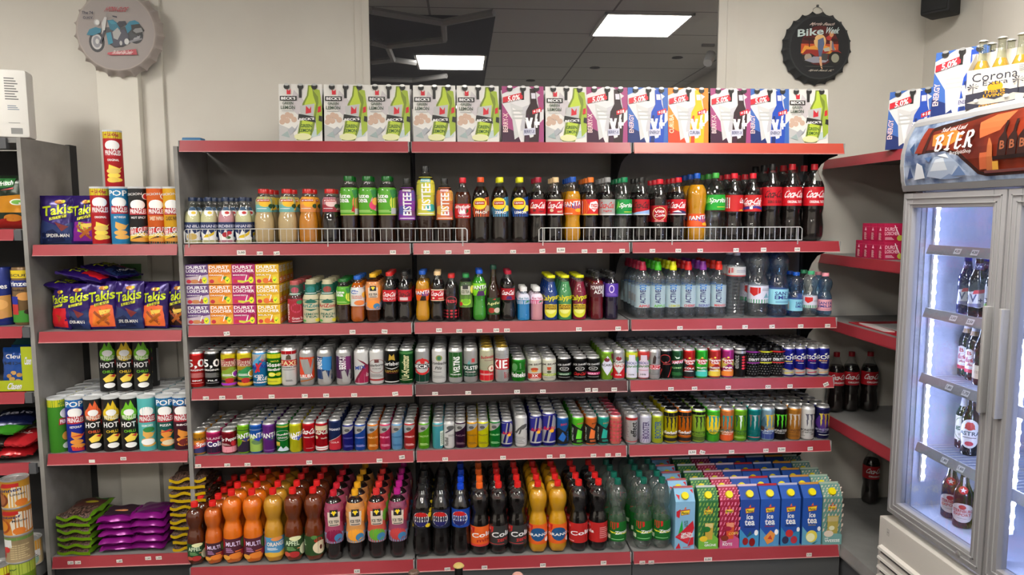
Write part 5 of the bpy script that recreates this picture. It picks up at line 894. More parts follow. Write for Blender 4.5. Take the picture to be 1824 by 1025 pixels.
# ---------------- small drink boxes ----------------
def dbox(W, H, D, base, art, side):
    mb = MB(); mb.box(-W/2, W/2, -D/2, D/2, 0, H-.002, base, .0015); w = W/2-.001
    mb.art(art, lambda x, y, L: (x*w, -D/2-.0003-.0002*L, .001+y*(H-.003)))
    mb.art(side, lambda x, y, L: (W/2+.0003+.0002*L, x*(D/2-.002), .001+y*(H-.003)))
    return mb
def dart(c2, word, fruit): return f't -.92 .78 .8 .94 fff DURST;t -.92 .6 .92 .75 fff LOSCHER;p {c2} -1 0 1 0 1 .5 .2 .42 -1 .34;t -.9 .42 .2 .49 fff {word};{fruit}e -.7 .14 .2 .1 c34;p fff .1 .16 .2 .16 .35 .46 .28 .48;e .66 .2 .22 .17 ee3;p 4a3 .5 .22 .66 .12 .84 .3 .66 .2'
DB = [(352, '6a4a84', 'violet', dart('cbbac8', 'MARACUJA', 'e -.2 .14 .4 .1 c85;e .3 .16 .2 .12 b55;')), (393, 'e0861c', 'orange', dart('ea4', 'ORANGE', 'e .2 .2 .4 .16 f93;e .5 .3 .2 .1 384;')),
      (434.5, 'b02068', 'magenta', dart('c37', 'BANANE KIRSCH', 'p dd4 -.6 .1 -.1 .04 .5 .14 .6 .26 .1 .16 -.5 .2;e .7 .42 .2 .12 923;')), (477, 'e4b41c', 'yellow', dart('ec4', 'MULTI', 'e -.1 .16 .3 .14 e73;e .4 .2 .3 .14 d53;e .2 .34 .3 .1 eb3;'))]
DW, DH, DD = .1025, .0905, .066
for u, c, nm, a in DB:
    me = dbox(DW, DH, DD, c, a, 'L -.7 .2 .7 .8 6 fff' if nm != 'yellow' else 't -.8 .74 .8 .92 fff DURST;t -.8 .58 .8 .72 fff LOSCHER;p e84 -1 0 1 0 1 .4 -1 .3;L -.6 .12 .4 .28 2 fff').mesh('drink_box')
    X = at(u, .012, ZC+.13)
    for k in range(4):
        for lv in range(3):
            o = bpy.data.objects.new('drink_box', me); COL.objects.link(o)
            o.location = (X+random.uniform(-.0006, .0006), .014+DD/2+k*(DD+.001), ZC+.0006+lv*(DH+.0004))
            d = ('bottom', 'middle', 'top')[lv]
            tag(o, f'{nm} juice box with a straw, {d} layer, '+('front of its stack' if k == 0 else ORD[k]+' from the front'), 'drink box', f'{nm} juice boxes')
rb_ = MB(); rb_.box(-.0475, .0475, -.029, .029, 0, .0815, 'b81c4c', .0012)
rb_.art('p fff .0 .9 .08 .92 .7 .2 .6 .18;t -.95 .6 .3 .8 fcd DURST;t -.95 .36 .5 .56 fcd LOSCHER;e .6 .2 .3 .16 bb4;L -.9 .1 .0 .26 3 fcd', lambda x, y, L: (x*.0465, -.0293-.0002*L, y*.081))
rb_.art('L -.4 .08 .3 .5 9 ecc;r -1 .8 1 .82 d57;p fcd -.3 .6 .3 .6 0 .8', lambda x, y, L: (-.0478-.0002*L, -x*.028, y*.081))
me = rb_.mesh('drink_box')
for c_ in range(2):
    for lv, k in [(0, 0), (0, 1), (0, 2), (0, 3), (1, 0), (1, 1), (1, 2)]:
        o = bpy.data.objects.new('drink_box', me); COL.objects.link(o)
        o.location = (3.185+c_*.097, -.10+k*.0595+lv*.008, 1.5256+lv*.082)
        tag(o, f'pink juice box on the corner shelf, {"upper" if lv else "lower"} layer, {(["front", "second from the front", "third from the front", "hindmost"])[k]}, {"edge" if not c_ else "inner"} row', 'drink box', 'pink juice boxes on the corner shelf')
# ---------------- six-packs on top of the shelving ----------------
PW, PH = .188, .25
def pack_mesh_panel(art, front=True):
    mb = MB(); w = PW/2
    for s_, full in ((-1, True), (1, False)):
        y0, y1 = -.074*s_*-1 if 0 else .074*s_, .052*s_
        e = .0012*s_
        P = [(x, y0+(y1-y0)*z/PH, z) for x, z in ((-w, 0), (-w*.72, 0), (-w*.66, .012), (-w*.5, .012), (-w*.44, 0), (-w*.12, 0), (-w*.07, .012), (w*.1, .012), (w*.16, 0), (w*.46, 0), (w*.52, .012), (w*.7, .012), (w*.76, 0), (w, 0), (w, PH), (-w, PH))]
        n = len(P); Q = [(p[0], p[1]-e, p[2]) for p in P]
        mb.add(P+Q, [tuple(range(n)), tuple(range(n, 2*n))]+[(i, (i+1) % n, n+(i+1) % n, n+i) for i in range(n)], 'ddd')
    mb.art(art, lambda x, y, L: (x*w, -.074+.022*y-.0004-.00018*L, y*PH))
    mb.box(-w, w, -.072, .072, .001, .003, '222').box(-w*.8, w*.8, -.003, .003, .02, PH+.004, '222')
    mb.box(-.006, .006, -.06, .06, PH-.06, PH-.01, '222')
    return mb.mesh('printed_carton')
def pack_bottle(glass):
    mb = MB(); H = .247; P = [(r*.029, z*H) for z, r in BP['long']]; mb.lathe(P, 14, glass)
    rcap(mb, .0132, H*.95, .012, 'm:aaa', 'crown', 21)
    return mb.mesh('bottle')
NOTCH = ''.join(f'e {x} .955 .14 .05 222;e {x} .99 .12 .022 m:bbb;' for x in (-.62, .02, .66))
BLEM = ('r -1 0 1 1 e2e0dc;p bbb -1 .3 -.4 .2 -.2 0 -1 0;p c9c2c6 -.3 .9 .2 .7 -.1 .45 -.5 .6;'+''.join(f'e {x} {y} .13 .05 c9ab98;' for x, y in ((-.8, .42), (-.62, .36), (-.85, .34), (-.45, .44), (-.3, .38), (-.6, .46)))+
 'p a8abb2 -.6 .2 -.4 .26 -.2 .2 -.1 .3 -.5 .1;p bcc .3 .05 .9 .1 .95 .25 .6 .2;p 9aa -.9 .1 -.5 .06 -.6 .18;'
 'p 9fb53a .62 .92 .9 .9 1 .6 1 .2 .75 .1;p 788a2c -.2 .02 .42 .02 .6 .2 .84 .68 .82 .78 .58 .9 .56 .98 .36 .98 .34 .9 .3 .8 .1 .66 -.05 .3;p b8cc3e -.1 .05 .35 .04 .5 .2 .72 .66 .6 .8 .54 .96 .42 .96 .38 .8 .2 .66 .05 .3;p bbb -.02 .62 .66 .66 .6 .4 .0 .36;p c23 .24 .48 .5 .5 .5 .62 .42 .56 .26 .62;'
 'p 222 -.12 .38 .7 .33 .68 .43 -.08 .48;w -.06 .36 .64 .42 fff BECK\'S;t -.0 .24 .52 .3 252 GREEN;t -.06 .16 .5 .22 252 LEMON;e .1 .08 .4 .06 dda;p c23 .8 .5 .95 .52 .95 .62 .82 .6;p 222 .84 .36 1 .34 1 .44 .86 .45;'
 'r -.94 .71 -.16 .79 222;t -.88 .725 -.22 .775 fff BECK\'S;p c23 -.62 .82 -.44 .82 -.44 .91 -.53 .88 -.62 .91;t -.82 .64 -.32 .69 454 GREEN;t -.9 .56 -.24 .62 454 LEMON;L -.86 .52 -.3 .54 1 999;'+NOTCH)
def vpack(c, dk, bot, word):
    return (f'r -1 0 1 1 dcdadc;p {c} -1 0 -.1 0 -.5 .4 -1 .7;p {dk} -1 0 -.1 0 -.3 .18 -1 .3;p {c} -1 1 -.2 1 -1 .86;p {c} .4 0 1 0 1 .42 .7 .3;p {c} .3 1 1 1 1 .8;p c4c2c8 -.2 .6 .5 .7 .4 .3 -.1 .2;p ccc -.6 .7 .0 .62 -.2 .1 -.4 .05;p e9e6e6 -.5 .62 .0 .5 -.2 .12;'
     f'L -.5 .4 .2 .6 3 bbb;p {c} .7 .8 1 .9 1 .6 .8 .55;v -.95 .18 -.72 .52 {"ecc" if c!="e82" else "fdb"} {word};'
     f'p {bot} .05 0 .75 0 .8 .34 .82 .55 .68 .7 .6 .96 .34 .96 .36 .7 .16 .56 .1 .34;p {dk} .1 0 .3 0 .3 .5 .2 .5;p d9d5e2 .42 .78 .62 .78 .6 .88 .4 .88;p ddd .1 .4 .32 .38 .5 .14 .6 .5 .72 .52 .5 .1 .34 .08;p c23 .46 .5 .9 .55 .88 .63 .45 .57;w .5 .52 .84 .6 fff +18;p fff .12 .44 .24 .44 .3 .33 .36 .44 .48 .44 .36 .24 .24 .24;r .62 .26 .7 .42 fff;r .54 .31 .8 .37 fff;p ccd .02 .12 .6 .14 .6 .26 .02 .24;t .06 .16 .56 .22 336 {word};'
     f'p c23 -.95 .7 .0 .78 -.02 .89 -.95 .8;w -.72 .7 -.14 .86 fff 5,0%;'+NOTCH)
PK = {'G': (pack_mesh_panel(BLEM), pack_bottle('g:7d9a3a'), 'white and lime green six-pack'),
 'P': (pack_mesh_panel(vpack('a2447a', '3a1030', '2a1018', 'BERRY-X')), pack_bottle('l:120a0a'), 'white and purple six-pack'),
 'B': (pack_mesh_panel(vpack('3a66b4', '122a6a', '1a4ab4', 'ENERGY')), pack_bottle('l:1a3a9a'), 'white and blue six-pack'),
 'O': (pack_mesh_panel(vpack('e82', 'c42', 'eb1', 'CURUBA')), pack_bottle('l:c8820c'), 'white and orange six-pack')}
def pack(k, x, y, z, rz, label, grp='six-packs standing on the shelving tops'):
    t = tag(empty('beer_six_pack', (x, y, z), rz), label, 'six-pack', grp); pm, bm_, d = PK[k]
    o = bpy.data.objects.new('printed_carton', pm); COL.objects.link(o); o.parent = t
    for i in (-1, 0, 1):
        for j in (-1, 1):
            o = bpy.data.objects.new('bottle', bm_); COL.objects.link(o); o.parent = t; o.location = (i*.0605, j*.031, .004)
TOPS = [('G', 535, 'first in the line over the milk drinks'), ('G', 615, 'second in the line'), ('G', 692, 'third in the line'), ('G', 774, 'fourth in the line, first under the window'), ('G', 851, 'fifth in the line, beside a purple one'),
 ('P', 932, 'between two green lemon packs'), ('G', 1009, 'between the two purple packs under the window'), ('P', 1082, 'beside a blue one under the window'), ('B', 1155, 'between purple and orange under the window'),
 ('O', 1227, 'the only one on the shelving'), ('P', 1303, 'between orange and blue at the window edge'), ('B', 1372, 'beyond the window frame'), ('G', 1442, 'last in the line below the black sign')]
for k, u, l in TOPS:
    y = .085; pack(k, at(u, .01, ZA+.12), y, ZA+.001, radians(random.uniform(-1.5, 1.5)), PK[k][2]+', '+l)
# on the corner shelving and the fridge
pack('B', 3.20, -.215, 2.013, radians(-55), 'white and blue six-pack on the corner shelf beside the fridge header', 'six-packs on the corner shelf and fridge')
pack('G', 3.30, -.365, 2.013, radians(-72), 'white and lime green six-pack wedged between two blue ones above the fridge', 'six-packs on the corner shelf and fridge')
FT = 2.105
pack('B', 3.165, -.565, FT, radians(-60), 'white and blue six-pack on top of the fridge beside the white bottle basket', 'six-packs on the corner shelf and fridge')
def basket(x, y, rz, label):
    t = tag(empty('bottle_basket', (x, y, FT), rz), label, 'six-pack', 'white bottle baskets on the fridge')
    w, d, h = .19, .125, .135; mb = MB()
    mb.box(-w/2, w/2, -d/2, -d/2+.002, 0, h, 'dcd8d0').box(-w/2, w/2, d/2-.002, d/2, 0, h, 'dcd8d0').box(-w/2, w/2, -.001, .001, 0, .2, 'dcd8d0').box(-w/2, w/2, -d/2, d/2, 0, .002, 'dcd8d0')
    for s_ in (-1, 1): mb.prism([(-d/2, 0), (d/2, 0), (d/2, h), (.01, .2), (-.01, .2), (-d/2, h)], 'x', s_*(w/2-.001)-.001, s_*(w/2-.001)+.001, 'dcd8d0')
    a = ('p 334 -1 0 1 0 1 .42 .5 .4 .3 .44 -.3 .42 -1 .38;p b9b6b0 -.95 .16 -.4 .26 0 .18 .6 .3 1 .24 1 .16 .4 .1 -.4 .08;e 0 .5 .26 .13 e6a21c;r -.4 .3 .4 .42 334;T -.8 .68 .72 .9 334 Corona;T -.42 .56 .42 .68 334 Extra;t -.38 .35 .34 .44 e9a21c THIS IS;t -.38 .25 .34 .33 e9a21c LIVING;'
      'r -.76 .3 -.73 .56 334;'+''.join(f'p 334 -.75 .56 {-.75+.2*cos(q)} {.56+.1*sin(q)} {-.74+.19*cos(q+.3)} {.55+.09*sin(q+.3)};p 334 .75 .6 {.75+.2*cos(q)} {.6+.1*sin(q)} {.76+.19*cos(q+.3)} {.59+.09*sin(q+.3)};' for q in (0, .7, 1.4, 2.1, 2.8, 3.6, 5.6))+'r .74 .3 .77 .6 334;L .76 .8 .95 .96 4 888;r .7 .05 .95 .24 ddd;t -.5 .02 .3 .07 e9a21c CERVEZA;e -.6 .2 .08 .04 fff;e .4 .24 .1 .04 fff')
    mb.art(a, lambda x_, y_, L: (x_*w/2, -d/2-.0003-.0002*L, y_*h), )
    mb.build('basket_carton', t)
    for i in (-1, 0, 1):
        for j in (-1, 1):
            H = .24; P = [(r*.0285, z*H) for z, r in BP['long']]
            b = MB().lathe(P, 20, 'g:eef0e4'); q = [(r*.95, z) for r, z in P if z < .72*H]; b.lathe([(0, .003)]+q+[(0, q[-1][1])], 16, 'l:d8a840')
            o = b.build('bottle', t, (i*.061, j*.032, .003)); rc = MB(); rcap(rc, .0135, H*.955, .012, 'm:ccc', 'crown', 21); rc.build('crown_cap', o)
basket(3.13, -.80, radians(-62), 'open white bottle basket with palm trees and sun on the fridge')
t = tag(empty('bottle_basket', (3.19, -1.0, FT), radians(-50)), 'yellow bottle picture basket cut off at the picture edge on the fridge', 'six-pack', 'white bottle baskets on the fridge')
mb = MB(); mb.box(-.095, .095, -.062, .062, 0, .16, 'd8b45c'); mb.art('r -1 0 1 .36 334;p e6a81c -.7 .0 -.2 0 -.2 .7 -.3 1 -.6 1 -.7 .7;r -.72 .36 -.18 .66 ddc;t -.7 .5 -.2 .62 334 Corona;e -.45 .25 .2 .12 e8c050;p e6a81c .1 .0 .6 0 .6 .7 .5 1 .2 1 .1 .7;r .08 .36 .62 .66 ddc;t .1 .5 .6 .62 334 Corona', lambda x_, y_, L: (x_*.094, -.0623-.0002*L, y_*.16)); mb.build('basket_carton', t)
for i in (-1, 0, 1):
    P = [(r*.0285, z*.24) for z, r in BP['long']]; o = MB().lathe(P, 20, 'g:eef0e4').lathe([(0, .004)]+[(r*.9, z) for r, z in P if z < .17]+[(0, .17)], 16, 'l:d8a840').build('bottle', t, (i*.061, 0, .003)); rc = MB(); rcap(rc, .0135, .23, .012, 'm:ccc', 'crown', 21); rc.build('crown_cap', o)
# small blue box end on top of the shelving
tag(MB().box(-.04, .04, -.03, .03, 0, .016, '2a6a9c', .004).box(-.041, .041, -.031, .031, .003, .006, '8ab').build('blue_packet', None, (.045, .06, ZA+.0012)), 'flat blue packet lying at the end of the shelving top', 'packet')

# ---------------- crisp tubes ----------------
TR, TH = .0385, .252
def Tb(u, desc, n, base, art, band=None, H=TH, R=TR): return (u, 'crisp_tube', 'crisp tube', desc, n, tube_parts(R, H, base, band, art), 'crisp tubes on the snack shelves')
FS = 'r -1.3 0 1.3 .3 222;p c33 -1.3 .22 1.3 .36 1.3 .3 -1.3 .12;p ec4 -1.3 .12 .3 .2 1.3 .1 1.3 .04 0 .14 -1.3 .02;p d93 -1.3 .05 .3 .12 1.3 .02;t -.7 .2 .7 .3 fff ISST GUTS;t -.7 .14 .8 .2 fff DEUTSCHLAND;e .6 .85 .3 .06 fff;e .6 .85 .22 .045 c33;w -.95 .86 .3 .92 ddd EDICION;'
row = [Tb(180.5, 'red crisp tube with yellow bonus band on the upper snack shelf', 3, 'b8141e', 'r -1.3 .87 1.3 1 dc2;t -.6 .9 .5 .96 a33 +20g;'+tube('', 'ORIGINAL')+'e 0 .28 .5 .05 ec6;e -.1 .12 .4 .05 ec5'),
 Tb(215, 'sky blue crisp tube on the upper snack shelf', 3, '1f7fb8', 't -.8 .86 .6 .96 fff POP;'+tube('', 'SALT VINEGAR', food='e9b35a')),
 Tb(248, 'black crisp tube with striped foot on the upper snack shelf', 3, '1c1c1e', FS+'e -.02 .7 .52 .09 fff;p b23 -.66 .52 -.6 .64 .6 .64 .66 .52;t -.56 .54 .56 .62 fff PRINGLES;t -.5 .45 .5 .49 fff HOT SPICY'),
 Tb(280.5, 'bright orange crisp tube with striped foot on the upper snack shelf', 3, 'd9601a', FS+'e -.02 .7 .52 .09 fff;p b23 -.66 .52 -.6 .64 .6 .64 .66 .52;t -.56 .54 .56 .62 fff PRINGLES;t -.5 .42 .5 .49 fec SWEET PAPRIKA'),
 Tb(309, 'yellow crisp tube with striped foot beside the grey panel', 3, 'e0a81c', FS+'e -.02 .7 .52 .09 fff;p b23 -.66 .52 -.6 .64 .6 .64 .66 .52;t -.56 .54 .56 .62 fff PRINGLES;t -.5 .42 .5 .49 432 CLASSIC PAPRIKA')]
place_row(1.607, .008, row)
row = [Tb(203, 'red crisp tube standing on top of the other tubes', 1, 'b8141e', 'r -1.3 .87 1.3 1 dc2;t -.6 .9 .5 .96 a33 +20g;'+tube('', 'ORIGINAL')+'e 0 .28 .5 .05 ec6;e -.1 .12 .4 .05 ec5')]
place_row(1.607+TH+.0008, .085, row)
HOTT = lambda c: tube('', 'CHILLI', hot=True, circ=c, cc='fff')+'r .95 .1 1.3 .75 999;'
row = [Tb(104.5, 'green crisp tube with yellow top, turned sideways', 6, '3c8a22', 'r -1.3 .86 1.3 1 cc2;t .1 .88 .7 .95 383 +20g;e .6 .73 .4 .09 fff;p b23 .08 .52 .14 .64 1.2 .64 1.2 .52;t .18 .54 1.1 .62 fff PRINGLES;e .55 .3 .3 .08 ea4;e .6 .12 .35 .06 ded'),
 Tb(136.5, 'deep blue crisp tube with light blue top', 6, '1c2a9a', 'r -1.3 .84 1.3 1 27b;t -.7 .86 .6 .96 fff POP;'+tube('', 'KETCHUP', food='e9963a')+'p c33 -.5 .3 .5 .34 .5 .3;p c33 -.4 .12 .5 .08 .5 .02 -.3 .04'),
 Tb(168.5, 'black crisp tube with orange flame emblem on the lower snack shelf', 5, '1a1a1a', HOTT('e63')),
 Tb(200.5, 'black crisp tube with yellow flame emblem on the lower snack shelf', 5, '1a1a1a', HOTT('ec2')),
 Tb(232, 'black crisp tube with green flame emblem on the lower snack shelf', 5, '1a1a1a', HOTT('7c2')),
 Tb(263.5, 'turquoise crisp tube with cream cheese picture', 6, '5ac0c0', tube('', 'CREAM CHEESE', food='e9b35a')+'e .1 .4 .4 .05 384;e 0 .17 .5 .06 fff'),
 Tb(296, 'dark teal crisp tube with light blue top', 6, '0f5a54', 'r -1.3 .84 1.3 1 27b;t -.7 .86 .6 .96 fff POP;'+tube('', 'PIZZA', food='e9963a')+'p c33 -.5 .34 .3 .4 .5 .36;e .2 .15 .5 .05 edb'),
 Tb(325.5, 'maroon crisp tube with light blue top beside the grey panel', 6, '421226', 'r -1.3 .84 1.3 1 27b;t -.7 .86 .6 .96 fff POP;'+tube('', 'BBQ', food='e9963a')+'e .2 .15 .5 .07 722')]
place_row(.669, .004, row)
row = [Tb(193.5, 'black crisp tube with green flame emblem, upper layer towards the groceries', 2, '1a1a1a', HOTT('7c2')), Tb(223.6, 'black crisp tube with yellow flame emblem, upper layer', 2, '1a1a1a', HOTT('ec2')), Tb(254, 'black crisp tube with green flame emblem, upper layer next to the yellow one', 2, '1a1a1a', HOTT('7c2'))]
place_row(.669+TH+.0008, .10, row)

# ---------------- snack bags ----------------
def bag(W, H, T, back, art, seed=0, nx=14, ny=20, wr=.0035):
    "pillow bag standing on its lower seam, front towards -y; art x,y in +-1"
    rnd = random.Random(seed); ph = [rnd.uniform(0, 6) for _ in range(6)]
    def sh(x, y):
        t = max(0, 1-abs(x)**2.6)**.6*max(0, 1-abs(y)**3.2)**.7
        w_ = wr*(sin(7*x+5*y+ph[0])+sin(11*y-6*x+ph[1])+.6*sin(17*x+ph[2]))*(1-.4*t)
        k = 1+.05*(1-abs(y)**6)*0-.05*t
        return (x*W/2*(1-.04*max(0, 1-abs(y)*3)-.05*t), T/2*t+abs(w_)*.8+.0008, H/2*(1+y)*(1-.02*t))
    mb = MB(); P = []; 
    for s_ in (-1, 1):
        for j in range(ny+1):
            for i in range(nx+1):
                x, y = -1+2*i/nx, -1+2*j/ny; a, t, z = sh(x, y); P.append((a, s_*t, z))
    n = (nx+1)*(ny+1)
    for s_ in (0, 1):
        mb.add(P[s_*n:(s_+1)*n], [(j*(nx+1)+i, j*(nx+1)+i+1, (j+1)*(nx+1)+i+1, (j+1)*(nx+1)+i) for j in range(ny) for i in range(nx)], back, True)
    B_ = [k*(nx+1) for k in range(ny+1)]
    e = list(range(nx+1))+[ (nx+1)*(j+1)-1 for j in range(1, ny+1)]+[ny*(nx+1)+i for i in range(nx-1, -1, -1)]+[j*(nx+1) for j in range(ny-1, 0, -1)]
    mb.add(P, [(e[i], e[(i+1) % len(e)], n+e[(i+1) % len(e)], n+e[i]) for i in range(len(e))], back)
    def fn(x, y, L):
        a, t, z = sh(max(-1, min(1, x)), max(-1, min(1, y))); return (a, -t-.0004-.0003*L, z)
    mb.art(art, fn, [-1+2*i/nx for i in range(1, nx)], [-1+2*j/ny for j in range(1, ny)], pre='f:')
    return mb
def tak(lo, scene, word, sub='ddd'): 
    return f'{lo}{scene}w -.8 .12 .92 .7 cd2 Takis;p dd3 -.4 -.04 .6 .1 .6 .22 -.4 .08;w -.32 -.02 .5 .19 214 {word};e .2 .74 .3 .08 b73;e .4 .76 .12 .06 dd3'
NVY = 'p 2a3a6e -1 -1 1 -1 .9 -.1 .2 -.3 -.9 .0;p 15204a -1 -.6 -.2 -.4 .6 -.9 -1 -1;p 722 -.1 -.1 .7 -.3 .3 -.5;'
ORG = 'p e63 -.9 -.9 .9 -.9 .8 .0 .3 .1 -.8 -.0;p f83 -.6 -.85 .6 -.85 .5 -.1 -.5 -.3;'
CHI = 'p a53 -.4 -.2 .6 -.75 .5 -.85 -.5 -.3;p c74 .0 -.1 .5 -.6 .3 -.7 -.1 -.2;p ec5 -.1 -.2 .7 -.15 .6 -.3 -.0 -.4;p b62 -.3 -.7 .6 -.3 .7 -.4 -.2 -.8;'
SPI = 't -.6 -.74 .7 -.6 ddd SPIDER-MAN;'
TK = {'blue': tak(NVY, SPI, 'BLUE HEAT'), 'orange': tak(ORG, CHI, 'INTENSE NACHO'), 'fuego': tak('p 829 -.8 -.9 .8 -.9 .6 -.1 -.6 -.1;', 'p bc3 -.3 -.1 .5 -.2 .3 -.6 -.4 -.5;'+CHI, 'FUEGO'), 'red': tak('p c12 -.9 -.9 .9 -.9 .8 -.0 -.8 .0;', 'p b52 -.1 -.3 .5 -.4 .2 -.7;', 'VOLCANO'), 'brown': tak('p 3a2320 -.9 -.9 .9 -.9 .8 .0 -.8 .0;', CHI, 'DRAGON')}
def put_bag(u, y, z, k, W, H, T, rz, rx, label, seed, back='f:2c1666', name='crisp_bag', grp='purple crisp bags', arts=None, cat='crisp bag'):
    o = bag(W, H, T, back, arts or TK[k], seed).build(name, None, (at(u, y-T/2, z+H/2), y, z+.002), (rx, 0, rz))
    tag(o, label, cat, grp); return o
L_ = radians
zb = 1.607
put_bag(96, .075, zb, 'blue', .145, .215, .055, L_(8), L_(-7), 'purple and navy crisp bag first on the upper snack shelf', 1)
put_bag(145, .075, zb, 'fuego', .125, .215, .055, L_(-4), L_(-7), 'purple crisp bag touching the red tube', 2)
put_bag(92, .165, zb, 'blue', .14, .205, .05, L_(4), L_(-5), 'purple crisp bag behind the navy one on the upper snack shelf', 3)
put_bag(150, .165, zb, 'fuego', .13, .20, .05, 0, L_(-5), 'purple crisp bag behind the one touching the red tube', 4)
zb = 1.224
put_bag(104, .07, zb, 'red', .115, .195, .05, L_(-28), L_(-4), 'purple crisp bag with crimson front, turned away at the shelf end', 5)
put_bag(131, .055, zb, 'blue', .13, .205, .05, L_(-10), L_(-6), 'purple crisp bag with navy front next to the crimson one', 6)
put_bag(176, .055, zb, 'orange', .128, .215, .055, L_(3), L_(-6), 'purple crisp bag with orange front beside two navy ones', 7)
put_bag(224, .055, zb, 'blue', .13, .215, .055, L_(-3), L_(-6), 'purple crisp bag with navy front between two orange ones', 8)
put_bag(270, .06, zb, 'orange', .125, .205, .055, L_(-12), L_(-7), 'purple crisp bag with orange front leaning beside the brown one', 9)
put_bag(311, .075, zb, 'brown', .115, .21, .055, L_(-16), L_(-5), 'purple crisp bag with brown front beside the grey panel', 10)
for i, (u, k, y) in enumerate(((140, 'blue', .13), (190, 'orange', .135), (238, 'blue', .135), (285, 'orange', .14), (318, 'brown', .15))):
    put_bag(u, y, zb, k, .125, .205, .05, L_(random.uniform(-8, 8)), L_(-5), f'purple crisp bag in the second row, {["behind the navy front next to crimson", "behind the orange front beside two navy ones", "behind the navy front between two orange ones", "behind the leaning orange front", "behind the brown front"][i]}', 20+i)
for i, (x, y, z, r) in enumerate(((-.50, .22, .16, 8), (-.36, .25, .175, -6), (-.42, .19, .215, 4), (-.34, .21, .235, -10))):
    o = bag(.15, .21, .045, 'f:2c1666', TK['red' if i == 2 else 'blue'], 30+i).build('crisp_bag', None, (x+.05, y-.08, zb+z), (radians(-78), 0, radians(r+80)))
    tag(o, f'purple crisp bag lying flat on the second row, {["bottom, crimson side", "bottom, navy side", "upper with red front", "topmost"][i]}', 'crisp bag', 'purple crisp bags')
tag(MB().box(-.047, .047, -.001, .001, 0, .072, '5a8a52').art('T -.6 .2 .55 .72 222 3€', lambda x, y, L: (x*.046, -.0013, y*.072)).build('price_card', None, (at(231, .30, 1.45), .31, 1.43), (radians(-8), 0, radians(4))), 'green hand-written price card taped to the white column', 'sign')

# bottom snack shelf: seed bags lying in stacks
def lying(W, D, T, top, edge, seed, art=''):
    rnd = random.Random(seed); nx, ny = 12, 14; ph = [rnd.uniform(0, 6) for _ in range(4)]
    mb = MB(); P = []
    def sh(x, y):
        t = max(0, 1-abs(x)**4)**.6*max(0, 1-abs(y)**5)**.7; w_ = .0035*(sin(6*x+4*y+ph[0])+sin(9*y-5*x+ph[1]))
        return (x*W/2*(1-.03*t), y*D/2*(1-.02*t), T/2*t+.0006, w_*(1.2-t))
    for s_ in (-1, 1):
        for j in range(ny+1):
            for i in range(nx+1):
                a, b, t, w_ = sh(-1+2*i/nx, -1+2*j/ny); P.append((a, b, s_*t+w_+T/2))
    n = (nx+1)*(ny+1)
    for s_ in (0, 1):
        A, E_ = [], []
        for j in range(ny):
            for i in range(nx):
                f = (j*(nx+1)+i, j*(nx+1)+i+1, (j+1)*(nx+1)+i+1, (j+1)*(nx+1)+i)
                (E_ if j < (2 if top != 'seeds' or s_ == 0 else 0) or (i > nx-2 and edge != 'f:a88a10') or j > ny-2 else A).append(f)
        mb.add(P[s_*n:(s_+1)*n], A, top, True); mb.add(P[s_*n:(s_+1)*n], E_, edge, True)
    mb.add(P[:n]+P[n:], [(i, i+1, n+i+1, n+i) for i in range(nx)]+[((nx+1)*(j+1)-1, (nx+1)*(j+2)-1, n+(nx+1)*(j+2)-1, n+(nx+1)*(j+1)-1) for j in range(ny)], edge)
    if top == 'seeds':
        Q = []
        for i in range(nx+1):
            a, b, t, w_ = sh(-1+2*i/nx, -1); Q += [(a, b-.003, w_+T/2-.012), (a, b-.004, w_+T/2+.002)]
        mb.add(Q, [(2*i, 2*i+2, 2*i+3, 2*i+1) for i in range(nx)], {'f:a88a10': 'f:d8b414'}.get(edge, 'f:7aa81c'), True)
    mb.art(art, lambda x, y, L: (sh(x, y)[0], sh(x, y)[1], sh(x, y)[2]+sh(x, y)[3]+T/2+.0006+.0003*L), [-1+2*i/nx for i in range(1, nx)], [-1+2*j/ny for j in range(1, ny)])
    return mb.mesh('seed_bag')
zf = .1965
gm_ = [lying(.155, .21, .030, 'seeds', 'f:5c8a1c', s_, 'p 4a2a24 -.7 -.2 .8 -.1 .8 .7 -.6 .8;e .1 .3 .4 .12 a92;p 252 .1 .6 .8 .6 .8 .8 .1 .8' if s_ == 0 else '') for s_ in range(3)]
NM = ['bottom', 'second from the bottom', 'third from the bottom', 'fourth from the bottom', 'fifth from the bottom', 'sixth from the bottom', 'seventh from the bottom', 'eighth from the bottom', 'ninth from the bottom', 'tenth from the bottom', 'eleventh from the bottom']
def stack(me_s, n, x, y, dz, label, grp, rz=0, topi=0, sc=.003, zz=zf, name='seed_bag'):
    for i in range(n):
        me = me_s[topi] if i == n-1 else me_s[1+i % (len(me_s)-1)]
        o = bpy.data.objects.new(name, me); COL.objects.link(o); o.location = (x+random.uniform(-sc, sc), y+random.uniform(-sc, sc), zz+i*dz); o.rotation_euler = (0, 0, rz+radians(random.uniform(-3, 3)))
        tag(o, label+', '+('topmost' if i == n-1 else NM[i])+' of its stack', 'seed bag', grp)
stack(gm_, 6, at(138, 0, .25), .10, .033, 'green-edged bag of dark seeds', 'green-edged seed bags', radians(-4))
pm_ = [lying(.15, .17, .036, 'f:5a1458', 'f:86187e', 10+s_, 'p 2a1424 -.8 -.6 .8 -.6 .8 .8 -.8 .8;e .1 -.1 .4 .12 c85' if s_ == 0 else '') for s_ in range(4)]
stack(pm_, 5, at(205, 0, .25), .08, .034, 'shiny magenta snack bag beside the green-edged bags', 'shiny magenta snack bags', radians(3), sc=.006, name='snack_bag')
stack(pm_[::-1], 5, at(263, 0, .25), .09, .035, 'shiny magenta snack bag beside the yellow-edged bags', 'shiny magenta snack bags', radians(-3), topi=1, sc=.006, name='snack_bag')
